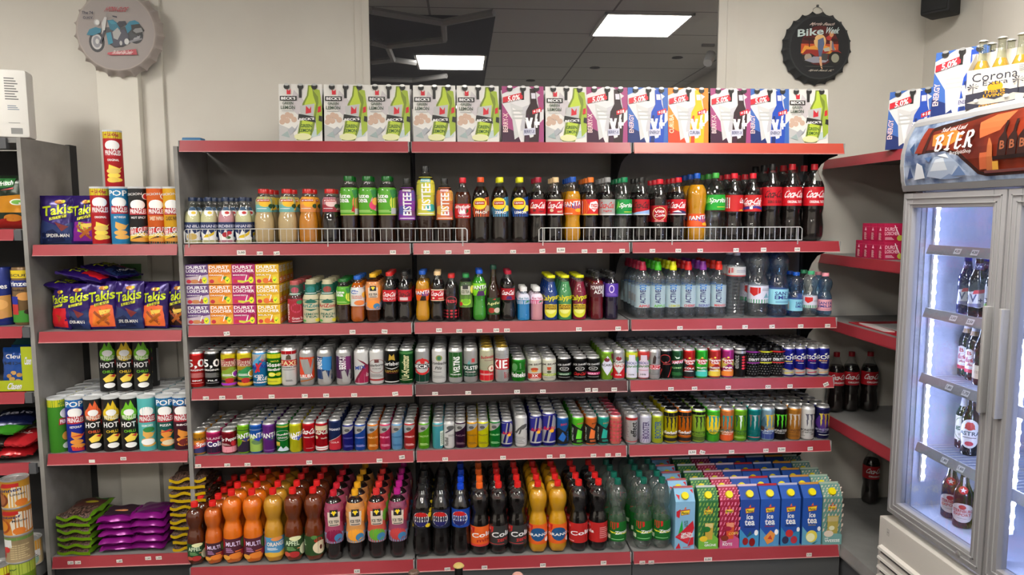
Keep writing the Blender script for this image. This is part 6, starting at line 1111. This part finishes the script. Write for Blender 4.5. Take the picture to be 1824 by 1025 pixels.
ym_ = [lying(.16, .20, .030, 'seeds', 'f:a88a10', 20+s_) for s_ in range(3)]
stack(ym_, 11, at(337, 0, .3), .10, .0325, 'yellow-edged bag of striped seeds', 'yellow-edged seed bags', radians(2), sc=.004)

# ---------------- groceries at the picture edge ----------------
def grocery_bag(u, y, z, W, H, T, back, art, label, seed, rz=0, rx=-4, name='snack_bag', cat='bag'):
    o = bag(W, H, T, back, art, seed).build(name, None, (at(u, y-T/2, z+H/2), y, z+.002), (radians(rx), 0, radians(rz))); tag(o, label, cat); return o
o = MB().box(-.075, .075, -.055, .055, 0, .285, 'e4e2de', .012); o.art('p 3a9a94 -1 .5 -.5 .5 -.4 .9 -1 .95;L -.1 .55 .6 .9 9 777;L .0 .4 .6 .48 3 789;r .1 .04 .7 .13 888;e -.9 .5 .3 .12 c36;L 0 .2 .6 .22 1 999', lambda x, y, L: (x*.07, -.0554-.0002*L, .004+y*.277))
tag(o.build('tissue_pack', None, (at(2, -.02, 2.2), .05, 2.0675), (0, 0, radians(16))), 'white plastic-wrapped tissue pack on top of the grocery shelving', 'tissue pack')
grocery_bag(12, .06, 1.676, .15, .232, .06, 'f:1c2a1c', 'p c8861c -.9 -.4 .9 -.4 .95 .3 -.9 .2;p 9a1a14 -1 -1 1 -1 1 -.5 -1 -.7;e .2 -.6 .5 .14 d0802c;e .5 -.0 .4 .12 ddc;e .5 .0 .3 .08 6a3;p 2a6a34 -.6 .5 .3 .6 .4 .9 -.5 .9;p b22 -.4 .44 .3 .5 .3 .56;w -.5 .6 .3 .84 eee frisch', 'black crisp bag with onion rings picture above the red rail', 41, 4)
for k, (u, c, art, lab) in enumerate(((2, 'f:1c2e7e', 'p c8924a -1 .0 .8 .05 .8 -.8 -1 -.9;e .0 -.3 .6 .2 e0a860;e .0 -.7 .6 .16 c89050;t -1 .3 .6 .5 eee Cookies', 'blue biscuit roll beside the yellow-topped one'), (38, 'f:7e6444', 'r -1 .7 1 1 e0c41c;t -.8 .76 .8 .86 333 BISCUIT;p 1c2e7e -1 .36 1 .36 1 .62 -1 .62;t -.8 .4 .85 .58 fff Prinzen;t -.5 .2 .4 .3 322 Rolle;e .4 .0 .5 .16 d89a54;p 3a8a2a -1 -1 1 -1 1 -.5 -1 -.6;e .6 -.6 .3 .1 321;p b33 -.5 -.3 -.0 -.3 0 -.7 -.5 -.7;p 1c2e9e -.5 .0 0 0 0 -.3 -.5 -.3', 'yellow-topped biscuit roll with green foot'))):
    b = MB(); b.lathe([(0, 0), (.036, .001), (.041, .012), (.041, .24), (.037, .255), (0, .257)], 28, c); b.art('r -1 -1 1 -.99 222;'+art, lambda x, y, L: (( .0413+.0002*L)*sin(x*pi/2), -(.0413+.0002*L)*cos(x*pi/2), .128+y*.115), XS)
    tag(b.build('biscuit_roll', None, (at(u, .04, 1.38), .055, 1.2528)), lab, 'biscuits', 'biscuit rolls')
# nut display carton
d = tag(empty('display_carton', (at(27, -.0, 1.05), .10, .961)), 'lime green display carton holding blue nut bags', 'box')
m_ = MB(); m_.box(-.11, .085, -.11, -.107, 0, .05, 'a8b41c').box(.082, .085, -.11, .12, 0, .2, 'a8b41c').box(-.11, .085, .117, .12, 0, .2, '8a9618').box(-.11, .085, -.11, .12, 0, .003, 'a8b41c').box(.035, .085, -.11, -.107, .05, .2, 'a8b41c')
m_.art('s -.5 .2 .5 .8 dde Clasen', lambda x, y, L: (x*.07, -.1104, y*.05)); m_.art('s -.8 0 .9 1 dde Clasen', lambda x, y, L: (.062+x*.02, -.1104, .12+y*.035)); m_.build('tray', d)
for i in range(2): tag(bag(.13, .185, .05, 'f:1c4a9a', 't -.7 .5 .6 .7 eee Cloud;t -.8 .2 .6 .34 235 MIX;e -.1 -.2 .2 .1 dbb06a;e .3 -.3 .2 .1 c89a50;e -.2 -.5 .2 .1 dbb06a;e .2 -.6 .2 .1 e0c080;e -.4 -.35 .18 .1 b88a48', 50+i).build('nut_bag', None, (at(16, -.03, 1.05), .03+i*.06, .966), (radians(-6), 0, 0)), ['blue nut bag at the front of the lime display carton', 'blue nut bag behind the front one in the lime carton'][i], 'nut bag', 'blue nut bags')
tag(bag(.16, .16, .045, 'f:4a8a94', '', 55).build('snack_bag', None, (at(22, .02, 1.15), .17, 1.135), (radians(-70), 0, radians(20))), 'teal bag lying on top of the lime display carton', 'bag')
def flat(u, y, z, W, D, T, c, art, label, seed, rz=0, name='snack_bag'):
    o = bag(W, D, T, c, art, seed).build(name, None, (at(u, y, z), y+D/2*.0-.08, z+T/2+.002), (radians(-84), 0, radians(rz))); tag(o, label, 'bag', 'bags lying on the grocery shelf'); return o
flat(0, .05, .645, .17, .2, .05, 'f:3a2a26', '', 'dark brown bag at the bottom of the lying pile', 60)
flat(45, .06, .645, .15, .2, .055, 'f:b01c24', 'p e0504a -.6 -.6 .6 -.6 .6 .4 -.6 .5', 'red crinkled snack bag lying at the shelf end', 61, 12)
flat(40, .05, .70, .14, .19, .045, 'f:c02830', 't -.5 -.2 .5 .1 ecc Salz;p edd -.8 .2 .2 .6 .1 .8 -.8 .8', 'red and white snack bag, upper of the two red ones', 62, -12)
flat(5, .05, .70, .16, .2, .045, 'f:2a211e', '', 'dark brown bag, upper of the two dark ones', 63, 8)
flat(14, .05, .755, .16, .2, .045, 'f:3a8a24', 'p c8a054 -.9 -.2 .6 .1 .4 .8 -.9 .8', 'green snack bag on the lying pile', 64, -8)
flat(38, .09, .78, .17, .2, .045, 'f:141c44', 'w -.8 -.3 .8 .2 ccd Balt', 'navy snack bag topmost on the lying pile', 65, 14)
# food cans
FC = [('lower_green', '6a8a1c', 'r -1.3 0 1.3 .3 353;p ab4 -1.3 .5 1.3 .6 1.3 1 -1.3 1;e -.5 .32 .5 .22 a8825a;s -1 .72 .2 .84 253 Eintopf;r .5 .06 .8 .36 ddd;L .5 .1 .8 .34 6 444;p c33 -.9 .5 -.3 .52 -.3 .66 -.9 .62', 'green stew can with chickpeas, bottom of its stack'),
 ('beige', '9a8664', 'e -.7 .3 .35 .24 a52c1c;L -.1 .1 .8 .7 7 c9b68a;r -1.3 .86 1.3 .98 684;e -.3 .5 .2 .12 c33;r -.5 .6 .0 .9 ddd', 'beige bean soup can, second from the bottom'),
 ('orange', 'c07820', 'p dcd2c0 .1 .0 1.2 .1 1.3 .8 .4 .9 .0 .5;e -.5 .34 .5 .3 a84c14;e -.5 .34 .38 .22 d88a24;p b22 -.6 .76 .4 .8 .4 .94 -.4 .94;w -.7 .6 .5 .78 236 Eintopf;t .1 .5 .8 .6 444 Möhren;e .4 .14 .3 .14 dc7a2a', 'orange stew can with a soup bowl, third from the bottom'),
 ('top', 'c8922c', 'p dcd2c0 .0 .0 1.2 .1 1.3 .7 .2 .8 .0 .5;e -.5 .3 .5 .3 7c3a1c;e -.5 .3 .38 .22 a8643c;p b22 -.5 .76 .5 .8 .5 .94 -.3 .94;w -.6 .58 .6 .78 236 Sonnen;t .1 .46 .8 .56 444 Linsen;e .6 .16 .3 .14 dc7a2a', 'orange and white stew can topmost of the stack')]
def fcan(name, base, art, x, y, z, label):
    R, H = .051, .118; b = MB(); t = tag(empty(name, (x, y, z)), label, 'food can', 'stacked food cans')
    b.lathe([(0, .002), (R*.9, .002), (R*1.01, 0), (R*1.01, .003), (R, .004), (R, H-.004), (R*1.01, H-.003), (R*1.01, H), (R*.95, H), (R*.94, H-.004)], 32, ['m:999', 'm:aaa', 'm:bbb', 'm:bbb', base, 'm:bbb', 'm:bbb', 'm:ccc', 'm:aaa']); b.art(art, cyl(lambda q: R, .005, H-.005, .0002), XS); b.build('can_body', t)
    l = MB(); l.lathe([(R*.94, H-.004), (R*.7, H-.004), (R*.68, H-.0055), (0, H-.0055)], 32, 'm:aaa'); lo = l.build('can_lid', t); MB().box(-.006, .006, -.004, .022, H-.005, H-.0035, 'm:ccc').lathe([(.011, H-.005), (.011, H-.0036), (.007, H-.0036)], 14, 'm:ccc', cy=-.012).build('pull_tab', lo)
for i, (nm, c, a, l) in enumerate(FC): fcan('food_can', c, a, at(20, -.26, .4), -.21, .171+i*.1183, l)
fcan('food_can', 'c8b48a', 'p dc9a2a -.2 .5 1 .5 1 1 -.2 1;e .5 .2 .3 .2 8a9;r .0 .3 .9 .6 ddd;L .1 .3 .8 .5 3 333', at(40, -.06, .24), -.01, .171, 'single cream and orange food can behind the stack')
fcan('food_can', 'a03a1c', 'e .4 .4 .5 .3 d88a24;p dd3 -.2 .7 1 .7 1 1 -.2 1', at(-17, -.3, .24), -.25, .171, 'red and yellow food can cut off beside the stack')

# ---------------- corner shelving goods ----------------
cb = cokeb(0, 'x', 1, .318, .044, 'p:a12', 'b12', coke(sub='ORIGINAL'), y=(.46, .68))[5]
CK = [(3.19, .33, .6905, 'cola bottle next to the gondola end on the corner shelf'), (3.275, .335, .6905, 'middle cola bottle on the corner shelf'), (3.375, .33, .6905, 'cola bottle beside open space on the corner shelf'), (3.42, .345, .1705, 'single cola bottle on the lowest corner shelf')]
for x, y, z, l in CK:
    t = cb[0]('cola_bottle'); t.location = (x, y, z+.0008); tag(t, l.replace('gondola', 'shelving'), 'bottle', 'cola bottles on the corner shelving')
tr = tag(empty('cardboard_tray', (3.345, -.03, 1.1905)), 'flattened red and white cardboard tray on the corner shelf', 'cardboard')
m_ = MB(); m_.box(-.19, .19, -.20, .20, 0, .004, 'b0182c').box(-.12, .15, -.14, .12, .004, .0055, 'ccc').prism([(-.19, -.1), (-.15, -.12), (-.13, .1), (-.17, .14)], 'z', .004, .009, 'd9d0d0').prism([(-.1, -.19), (.05, -.2), (.08, -.16), (-.12, -.15)], 'z', .004, .016, 'c8405a'); m_.build('card_sheet', tr); MB().prism([(-.06, 0), (.06, 0), (.05, .02), (-.05, .02)], 'y', -.23, -.20, 'b0182c').build('flap', tr)

# ---------------- fridge ----------------
FX, F0, F1, FB = 3.0, -.465, -1.56, RX-.02
fz0, fz1 = .49, 1.815
g = tag(empty('drinks_fridge', (0, 0, 0)), 'large two-door glass drinks fridge with lit bottle picture header', 'fridge')
mb = MB()
mb.box(FX+.05, FB, F0-.045, F0, fz0-.02, 2.10, 'n:aaacb0').box(FX+.05, FB, F1, F1+.045, fz0-.02, 2.10, 'n:aaacb0').box(FB-.045, FB, F1, F0, fz0, 2.10, 'n:aaacb0').box(FX+.05, FB, F1, F0, 2.075, 2.10, 'n:bbb').box(FX+.05, FB, F1, F0, fz0-.03, fz0+.035, 'n:aaacb0')
mb.box(FX+.06, FB-.05, F1+.045, F0-.045, 1.80, 1.83, 'n:ddd')
mb.box(FX+.055, FX+.07, -1.02, -1.0, fz0, 1.82, 'n:bbb')
mb.build('cabinet', g)
MB().box(FB-.052, FB-.046, F1+.045, F0-.045, fz0+.035, 1.8, 'n:bcc4d6').box(FX+.07, FB-.05, F0-.049, F0-.046, fz0+.035, 1.8, 'n:bcc4d6').box(FX+.07, FB-.05, F1+.046, F1+.049, fz0+.035, 1.8, 'n:bcc4d6').box(FX+.07, FB-.05, F1+.046, F0-.046, fz0+.035, fz0+.04, 'wetfloor' if 'wetfloor' in MATS else 'n:bcc4d6').build('liner', g)
# header
hp = [(FX+.0, 1.822), (FX-.012, 1.86), (FX-.020, 1.92), (FX-.018, 1.97), (FX-.004, 2.03), (FX+.022, 2.08), (FX+.045, 2.102), (FX+.07, 2.105), (FX+.07, 1.822)]
h = MB().prism(hp, 'y', F0+.004, F0-.018, 'n:a4a5a8').prism(hp, 'y', F1+.014, F1-.004, 'n:a4a5a8')
h.prism([(FX-.004, 1.822), (FX-.012, 1.845), (FX+.05, 1.845), (FX+.05, 1.822)], 'y', F1, F0, 'n:949598').prism([(FX+.02, 2.074), (FX+.024, 2.09), (FX+.045, 2.107), (FX+.075, 2.107), (FX+.075, 2.074)], 'y', F1, F0, 'n:a4a5a8'); h.build('header_frame', g)
def hx(z):
    pts = hp[:7]
    for (x0, z0), (x1, z1) in zip(pts, pts[1:]):
        if z0 <= z <= z1: return x0+(x1-x0)*(z-z0)/(z1-z0)
    return pts[-1][0]
HL = F0-.018-(F1+.014)
def hfn(a, b, L): z = 1.846+(2.078-1.846)*b; return (hx(z)-.0-.0003*L+.002, F0-.018-a*HL, z)
ZS = [i/12 for i in range(1, 12)]
hd = MB()
hart = ('r 0 0 1 1 wetice;p 2c1410 .095 .86 .12 .9 .16 .93 .3 .97 .38 1 1 1 1 .06 .42 .06 .38 .1 .34 .24 .29 .4 .22 .5 .11 .5 .075 .48;p amber .115 .84 .2 .86 .32 .92 .4 .97 1 .97 1 .1 .43 .1 .39 .14 .35 .28 .3 .44 .22 .54 .115 .54;'
 'p e08a3a .14 .78 .25 .82 .3 .7 .24 .58 .15 .6;p d8683a .36 .86 .42 .94 .5 .95 .46 .7 .38 .62;p 8a2c18 .06 .52 .1 .5 .125 .9 .09 .92;p 3a1612 .12 .88 .135 .88 .12 .5 .105 .5;p a8b8d0 .13 .12 .17 .42 .24 .44 .29 .3 .34 .1 .24 .04;p d4deea .15 .2 .18 .38 .22 .4 .24 .2;p b8c6da .26 .12 .28 .26 .33 .16;p dfe6f0 .06 .08 .08 .36 .11 .3 .12 .1;p 3c5484 .02 .1 .04 .3 .055 .12;p 8094b8 .2 .06 .25 .14 .3 .06;p eef2f8 .19 .44 .23 .46 .25 .38;p 5a78a8 .12 .42 .16 .44 .15 .34;p 6a86b4 .26 .1 .3 .25 .33 .1;p 30507c .03 .6 .05 .7 .06 .5;'
 + ''.join(f'p 2a100c {x} .3 {x+.035} .3 {x+.035} .58 {x+.022} .66 {x+.022} .82 {x+.012} .82 {x+.012} .66 {x} .58;t {x+.008} .42 {x+.028} .54 a66040 B;' for x in (.47, .51, .55, .6, .65))+'r .44 .28 .72 .33 1c0c0a;p b8683a .43 .14 .46 .14 .45 .5 .435 .6 .43 .6;r .4 .16 .43 .4 c0603a;r .455 .12 .48 .26 d8a040;r .42 .1 .75 .14 6a3a3a;')
hd.art(hart, hfn, [i/20 for i in range(1, 20)], ZS)
def black_letters(x0, x1, y0, y1):
    st = lambda x: [(x, .1), (x+.12, 0), (x+.24, .1), (x+.24, .88), (x+.12, 1), (x, .88)]
    up = [(.34, .97), (.7, 1), (.92, .85), (.9, .65), (.6, .52), (.34, .5), (.34, .57), (.6, .64), (.66, .8), (.5, .9), (.34, .86)]
    L_ = [[st(.1), up, [(.34, .5), (.65, .52), (.97, .38), (.95, .16), (.6, 0), (.2, .02), (.34, .12), (.6, .12), (.7, .22), (.66, .38), (.34, .44)], [(-.1, .78), (.1, .92), (.22, .9), (.08, .74)]],
          [st(.38), [(.1, .86), (.4, .80), (.85, .98), (.6, 1.02), (.35, .92)], [(.1, .08), (.4, .16), (.85, .1), (.6, -.02), (.3, .02)]],
          [st(.15), [(.39, .9), (.7, 1), (.98, .9), (.78, .78), (.39, .82)], [(.3, .55), (.7, .6), (.88, .52), (.7, .46), (.3, .48)], [(.2, .05), (.6, -.02), (.98, .2), (.86, .24), (.6, .12), (.39, .14)]],
          [st(.1), up, [(.34, .5), (.62, .52), (.78, .22), (1.06, .1), (.92, -.02), (.62, .05), (.5, .3), (.34, .42)], [(-.08, .1), (.1, .02), (.2, .1), (.05, .16)]]]
    w = (x1-x0)/4; s = ''
    for i, ps in enumerate(L_):
        for p in ps: s += 'p fff '+' '.join(f'{x0+w*(i+.06+.86*x):.4f} {y0+(y1-y0)*y:.4f}' for x, y in p)+';'
    return s
hd.art(black_letters(.165, .365, .5, .77)+'T .19 .80 .31 .87 eee Sauf und Lauf;T .26 .41 .36 .48 eee BurgSpätShop', lambda a, b, L: (hfn(a, b, L+16)), [.2, .22, .24, .26, .28, .3, .32, .34], ZS)
hd.build('header_picture', g)
# lower grille
q = MB(); q.box(FX-.018, FB, F1, F0+.018, .0, .462, 'n:c8c4be', .004); q.build('motor_housing', g)
q = MB()
for i in range(9):
    z = .345-i*.042; q.prism([(FX-.018, z), (FX-.034, z-.006), (FX-.036, z-.016), (FX-.020, z-.022), (FX-.016, z-.022)], 'y', F1+.03, F0-.005, 'n:d4d0ca'); q.box(FX-.0205, FX-.017, F1+.03, F0-.005, z-.036, z-.022, 'n:4a4a4c')
q.build('ventilation_grille', g)
MB().art('r -1 -1 1 1 777;r -.9 -.95 .9 .95 c4c0ba;r -.7 -.1 .7 .1 777', lambda x, y, L: (FX-.0184-.0002*L, F0-.045-x*.008, .415+y*.014)).build('badge', g)
# doors
def fdoor(y0, y1, lab, handle_at):
    d = empty('door'); d.parent = g; d['label'] = lab
    f = MB(); w = .058
    def fr_(y_a, y_b, z_a, z_b):
        f.box(FX, FX+.04, y_b, y_a, z_a, z_b, 'n:98979a', .004)
    fr_(y0, y0-w, fz0, fz1); fr_(y1+w, y1, fz0, fz1); fr_(y0-w, y1+w, fz0, fz0+w); fr_(y0-w, y1+w, fz1-w, fz1)
    for k in (.018, .040):
        f.box(FX-.003, FX+.01, y0-k-.004, y0-k, fz0+k, fz1-k, 'n:a8a8aa').box(FX-.003, FX+.01, y1+k, y1+k+.004, fz0+k, fz1-k, 'n:a8a8aa').box(FX-.003, FX+.01, y1+k, y0-k, fz1-k-.004, fz1-k, 'n:a8a8aa').box(FX-.003, FX+.01, y1+k, y0-k, fz0+k, fz0+k+.004, 'n:a8a8aa')
    fo = f.build('door_frame', d)
    MB().box(FX+.018, FX+.022, y1+w-.004, y0-w+.004, fz0+w-.004, fz1-w+.004, 'g:fafcff').build('door_glass', d)
    hh = MB(); hh.box(FX-.024, FX-.002, handle_at-.012, handle_at+.012, 1.06, 1.425, 'n:9c9b9c', .004).box(FX-.032, FX-.02, handle_at-.012, handle_at-.004, 1.06, 1.425, 'n:aaa9aa', .003); hh.build('handle', d)
    return d
fdoor(F0, -1.01, 'door nearest the corner shelving', -.978); fdoor(-1.016, F1, 'second door cut by the picture edge', -1.05)
MB().lathe([(0, 0), (.012, 0), (.012, .003), (.009, .005), (0, .005)], 16, 'm:aaa').build('lock', g, (FX-.001, -.90, .515), (0, radians(-90), 0))
# LED strips
emit('led', 'c4d0ff', LED_E)
for yy, xx in ((F0-.06, FX+.10), (-1.01, FX+.09), (F1+.06, FX+.10)):
    s_ = MB(); s_.box(xx-.008, xx+.008, yy-.012, yy+.0, .64, 1.79, 'n:eee'); so = s_.build('light_strip', g)
    q = MB()
    for i in range(27):
        z = .665+i*.042
        for sx in ((-1,) if yy < -1.5 else (1,) if yy > -.6 else (1, -1)):
            yc = yy-.012 if sx == 1 else yy+.0005
            q.lathe([(.0085, 0), (.0085, .002), (.005, .004), (0, .004)], 12, 'led', 0, 0, 0, 0)
            k = len(q.v)-48
            for j in range(k, len(q.v)):
                a, b, c = q.v[j]; q.v[j] = (xx+a, yc-sx*c if sx == 1 else yc+c, z+b)
    q.build('light_diodes', so)
# shelves inside
FS_ = [(1.60, 'empty upper'), (1.348, ''), (1.082, ''), (.795, '')]
for z, _ in FS_:
    s_ = MB()
    for i in range(36): s_.box(FX+.085, FB-.07, F0-.06-(i+.0)*.0283-.003, F0-.06-i*.0283, z-.006, z-.002, 'm:ccc')
    for x in (FX+.10, FX+.3, FB-.08): s_.box(x-.004, x+.004, F1+.05, F0-.055, z-.012, z-.006, 'm:ccc')
    so = s_.build('wire_shelf', g)
    r_ = MB(); r_.prism([(FX+.072, z-.026), (FX+.066, z-.024), (FX+.078, z+.012), (FX+.084, z+.012)], 'y', -1.005, F0-.06, 'n:9a9a9c').prism([(FX+.072, z-.026), (FX+.066, z-.024), (FX+.078, z+.012), (FX+.084, z+.012)], 'y', F1+.055, -1.012, 'n:9a9a9c'); ro = r_.build('price_rail', so)
    tg = MB(); P_ = {1.60: ('4,20', '4,20'), 1.348: ('2,50', '2,50'), 1.082: ('1,80', '1,70'), .795: ('1,80', '1,60')}[z]
    for j, yy in enumerate((-.70, -.79)):
        tg.art('r -1 -1 1 1 ddd;t -.75 -.55 .75 .55 333 '+P_[j], lambda x, y, L: (FX+.0715+.012*(y*.4)-.002-.0003*L, yy-x*.018, z-.006+y*.010))
    tg.build('price_labels', ro)
# bottles inside
def beer(nm, desc, x, y, z, glass, liq, labels, cap='m:ccc', neck=None, H=.245, R=.0305, grp='beer bottles in the fridge', shape='beer'):
    f_, _, _ = bottle_parts(shape, R, H, liq, .74, glass, cap, labels, capr=.0135, capz=.955, style='crown', foot=False)
    t = f_(nm); t.location = (x, y, z+.0008); t.rotation_euler = (0, 0, radians(-40)); tag(t, desc, 'bottle', grp); return t
z = 1.348; VL = [(.14, .44, None, 'p dcdce4 -.7 .1 .2 .0 .6 .1 .7 .8 .1 .9 -.6 .8;p c23 -.3 .7 .7 .8 .7 .98 -.2 .9;t -.5 .3 .0 .7 336 V;t .1 .3 .4 .5 336 +;p 88a -.7 .05 .3 .05 .3 .25 -.7 .2'), (.72, .82, '446', 't -.5 .3 .5 .7 dde V+')]
beer('beer_bottle', 'blue glass beer mix bottle standing alone at the fridge wall', 3.17, -.625, z, 'g:2a44c8', 'l:0c1a6a', VL)
beer('beer_bottle', 'dark beer mix bottle in front of the second blue one', 3.155, -.705, z, 'g:5a4a4a', 'l:0d0a14', VL)
beer('beer_bottle', 'blue glass beer mix bottle in the second row', 3.235, -.635, z, 'g:2a44c8', 'l:0c1a6a', VL)
beer('beer_bottle', 'dark beer mix bottle beside the green-labelled one', 3.215, -.70, z, 'g:5a4a4a', 'l:0d0a14', VL)
beer('beer_bottle', 'clear bottle with silver label, red key and lime stripe', 3.16, -.785, z, 'g:8a9a6a', 'l:2a2a12', [(.14, .5, 'bbb', 'p c23 -.3 .6 .3 .6 .3 .9 0 .8 -.3 .9;r -1 .3 1 .5 222;t -.8 .33 .8 .47 fff BECKS;r -1 .0 1 .28 7a2'), (.66, .86, '7b2', 'p dde -1 .4 1 .4 1 1 -1 1;e 0 .7 .3 .15 c33')])
z = 1.082; BU = [(.12, .46, 'ddd', 'e -.4 .86 .4 .2 c9c0b8;t -.6 .78 -.2 .95 a33 B;s -.9 .45 .9 .68 a24 Budweiser;s -.6 .3 .7 .42 a24 Budvar;r -1.3 0 1.3 .16 b24;L -.4 .2 .4 .24 1 999'), (.68, .9, 'ccc', 'r -1.3 0 1.3 .3 a85;t -.5 .5 .5 .7 a33 Bud')]
beer('beer_bottle', 'dark beer bottle with white label and red stripe, hind one', 3.25, -.545, z, 'g:3a3a44', 'l:14141c', BU, cap='p:ccc', H=.26)
beer('beer_bottle', 'dark beer bottle with white label and red stripe, front one', 3.23, -.615, z, 'g:3a3a44', 'l:14141c', BU, cap='p:ccc', H=.26)
beer('beer_bottle', 'dark beer bottle with cream label half hidden by the door frame', 3.2, -.695, z, 'g:3a2a24', 'l:1a120e', [(.1, .3, 'cb9', 'L -.5 .4 .5 .6 2 543')], H=.26)
z = .795
beer('beer_bottle', 'dark bottle with tall pale framed label', 3.235, -.575, z, 'g:4a4438', 'l:1a160e', [(.14, .54, 'cdc8b4', 'o 0 .5 .9 .48 .06 564;t -.7 .4 .7 .58 354 ger;L -.4 .2 .4 .3 2 776'), (.7, .92, 'bbb', '')])
beer('beer_bottle', 'dark bottle with round red crest label', 3.2, -.655, z, 'g:3a3a44', 'l:14141c', [(.12, .56, None, 'e 0 .5 .85 .5 dcdcd6;e 0 .76 .35 .14 b33;p b33 -.4 .66 .4 .66 .2 .9 -.2 .9;t -.8 .44 .8 .58 245 ASTRA;L -.5 .34 .5 .4 1 666;e 0 .16 .3 .08 b34')], H=.26)
z = fz0+.042
ST = [(.1, .42, None, 'e 0 .5 .95 .5 dcd4ce;e .0 .8 .24 .12 b33;t -.7 .52 .75 .68 b33 STERNBURG;t -.6 .34 .6 .48 b33 EXPORT;L -.3 .2 .3 .24 1 777')]
for i, (x, y, l) in enumerate(((3.16, -.625, 'star-tagged beer bottle at the fridge wall'), (3.145, -.715, 'star-tagged beer bottle in front beside the wall one'), (3.18, -.80, 'star-tagged beer bottle partly behind the door frame'), (3.22, -.72, 'star-tagged beer bottle in the second row'))):
    t = beer('beer_bottle', l, x, y, z, 'g:6a2c24' if i else 'g:3c2c2c', 'l:3a1210' if i else 'l:1a1214', ST, H=.235, R=.033)
    tgm = MB(); tgm.box(-.003, .003, -.0255, -.024, .16, .20, 'ddd').lathe([(.016, 0), (.016, .0015), (0, .0015)], 20, 'c22').art(' '.join(['p fff']+[f'{(.9 if k%2==0 else .36)*sin(k*pi/5):.3f} {(.9 if k%2==0 else .36)*cos(k*pi/5):.3f}' for k in range(10)]), lambda a, b, L: (a*.013, b*.013, .0018))
    k0 = 8
    for j in range(k0, len(tgm.v)): a, b, c = tgm.v[j]; tgm.v[j] = (a, -.0335-c, .152+b)
    tgm.build('star_tag', t)
for i, (x, y, zz) in enumerate(((3.15, -1.14, fz0+.042), (3.15, -1.225, fz0+.042), (3.15, -1.13, .795), (3.15, -1.21, 1.082))):
    beer('beer_bottle', f'beer bottle behind the second fridge door, {["lowest shelf near the middle post", "lowest shelf by the picture edge", "wire shelf just above the lowest", "wire shelf at handle height"][i]}', x, y, zz, 'g:4a3a2c', 'l:24160c', ST if i != 2 else BU)

# ---------------- foreground counter with two brown bottles ----------------
ct = tag(empty('display_counter', (0, 0, 0)), 'low dark counter below the picture edge carrying brown bottles', 'counter')
MB().box(.75, 1.75, -1.45, -1.0, .42, .45, 'n:333', .004).build('counter_top', ct)
MB().box(.78, 1.72, -1.42, -1.03, 0, .42, 'n:2a2a2c').build('counter_body', ct)
for u, y, H, l, c in ((737, -1.2, .236, 'brown beer bottle with dark crown cap, only its top in view', '5a463c'), (817, -1.2, .252, 'brown beer bottle with gold crown cap, only its neck in view', 'b09a58'), (922, -1.2, .214, 'beer bottle of which only a pale cap tip shows', 'b88a80')):
    f_, _, _ = bottle_parts('long', .0305, H, 'l:1a0c06', .8, 'g:5a3420', 'm:'+c if len(c) == 3 else 'p:'+c, [(.1, .4, 'ccb', 'L -.5 .3 .5 .6 3 543')], capr=.0137, capz=.955, style='crown', foot=False)
    X = at(u, y, .7); t = f_('beer_bottle'); t.location = (X, y, .4508); tag(t, l, 'bottle', 'brown bottles on the counter')
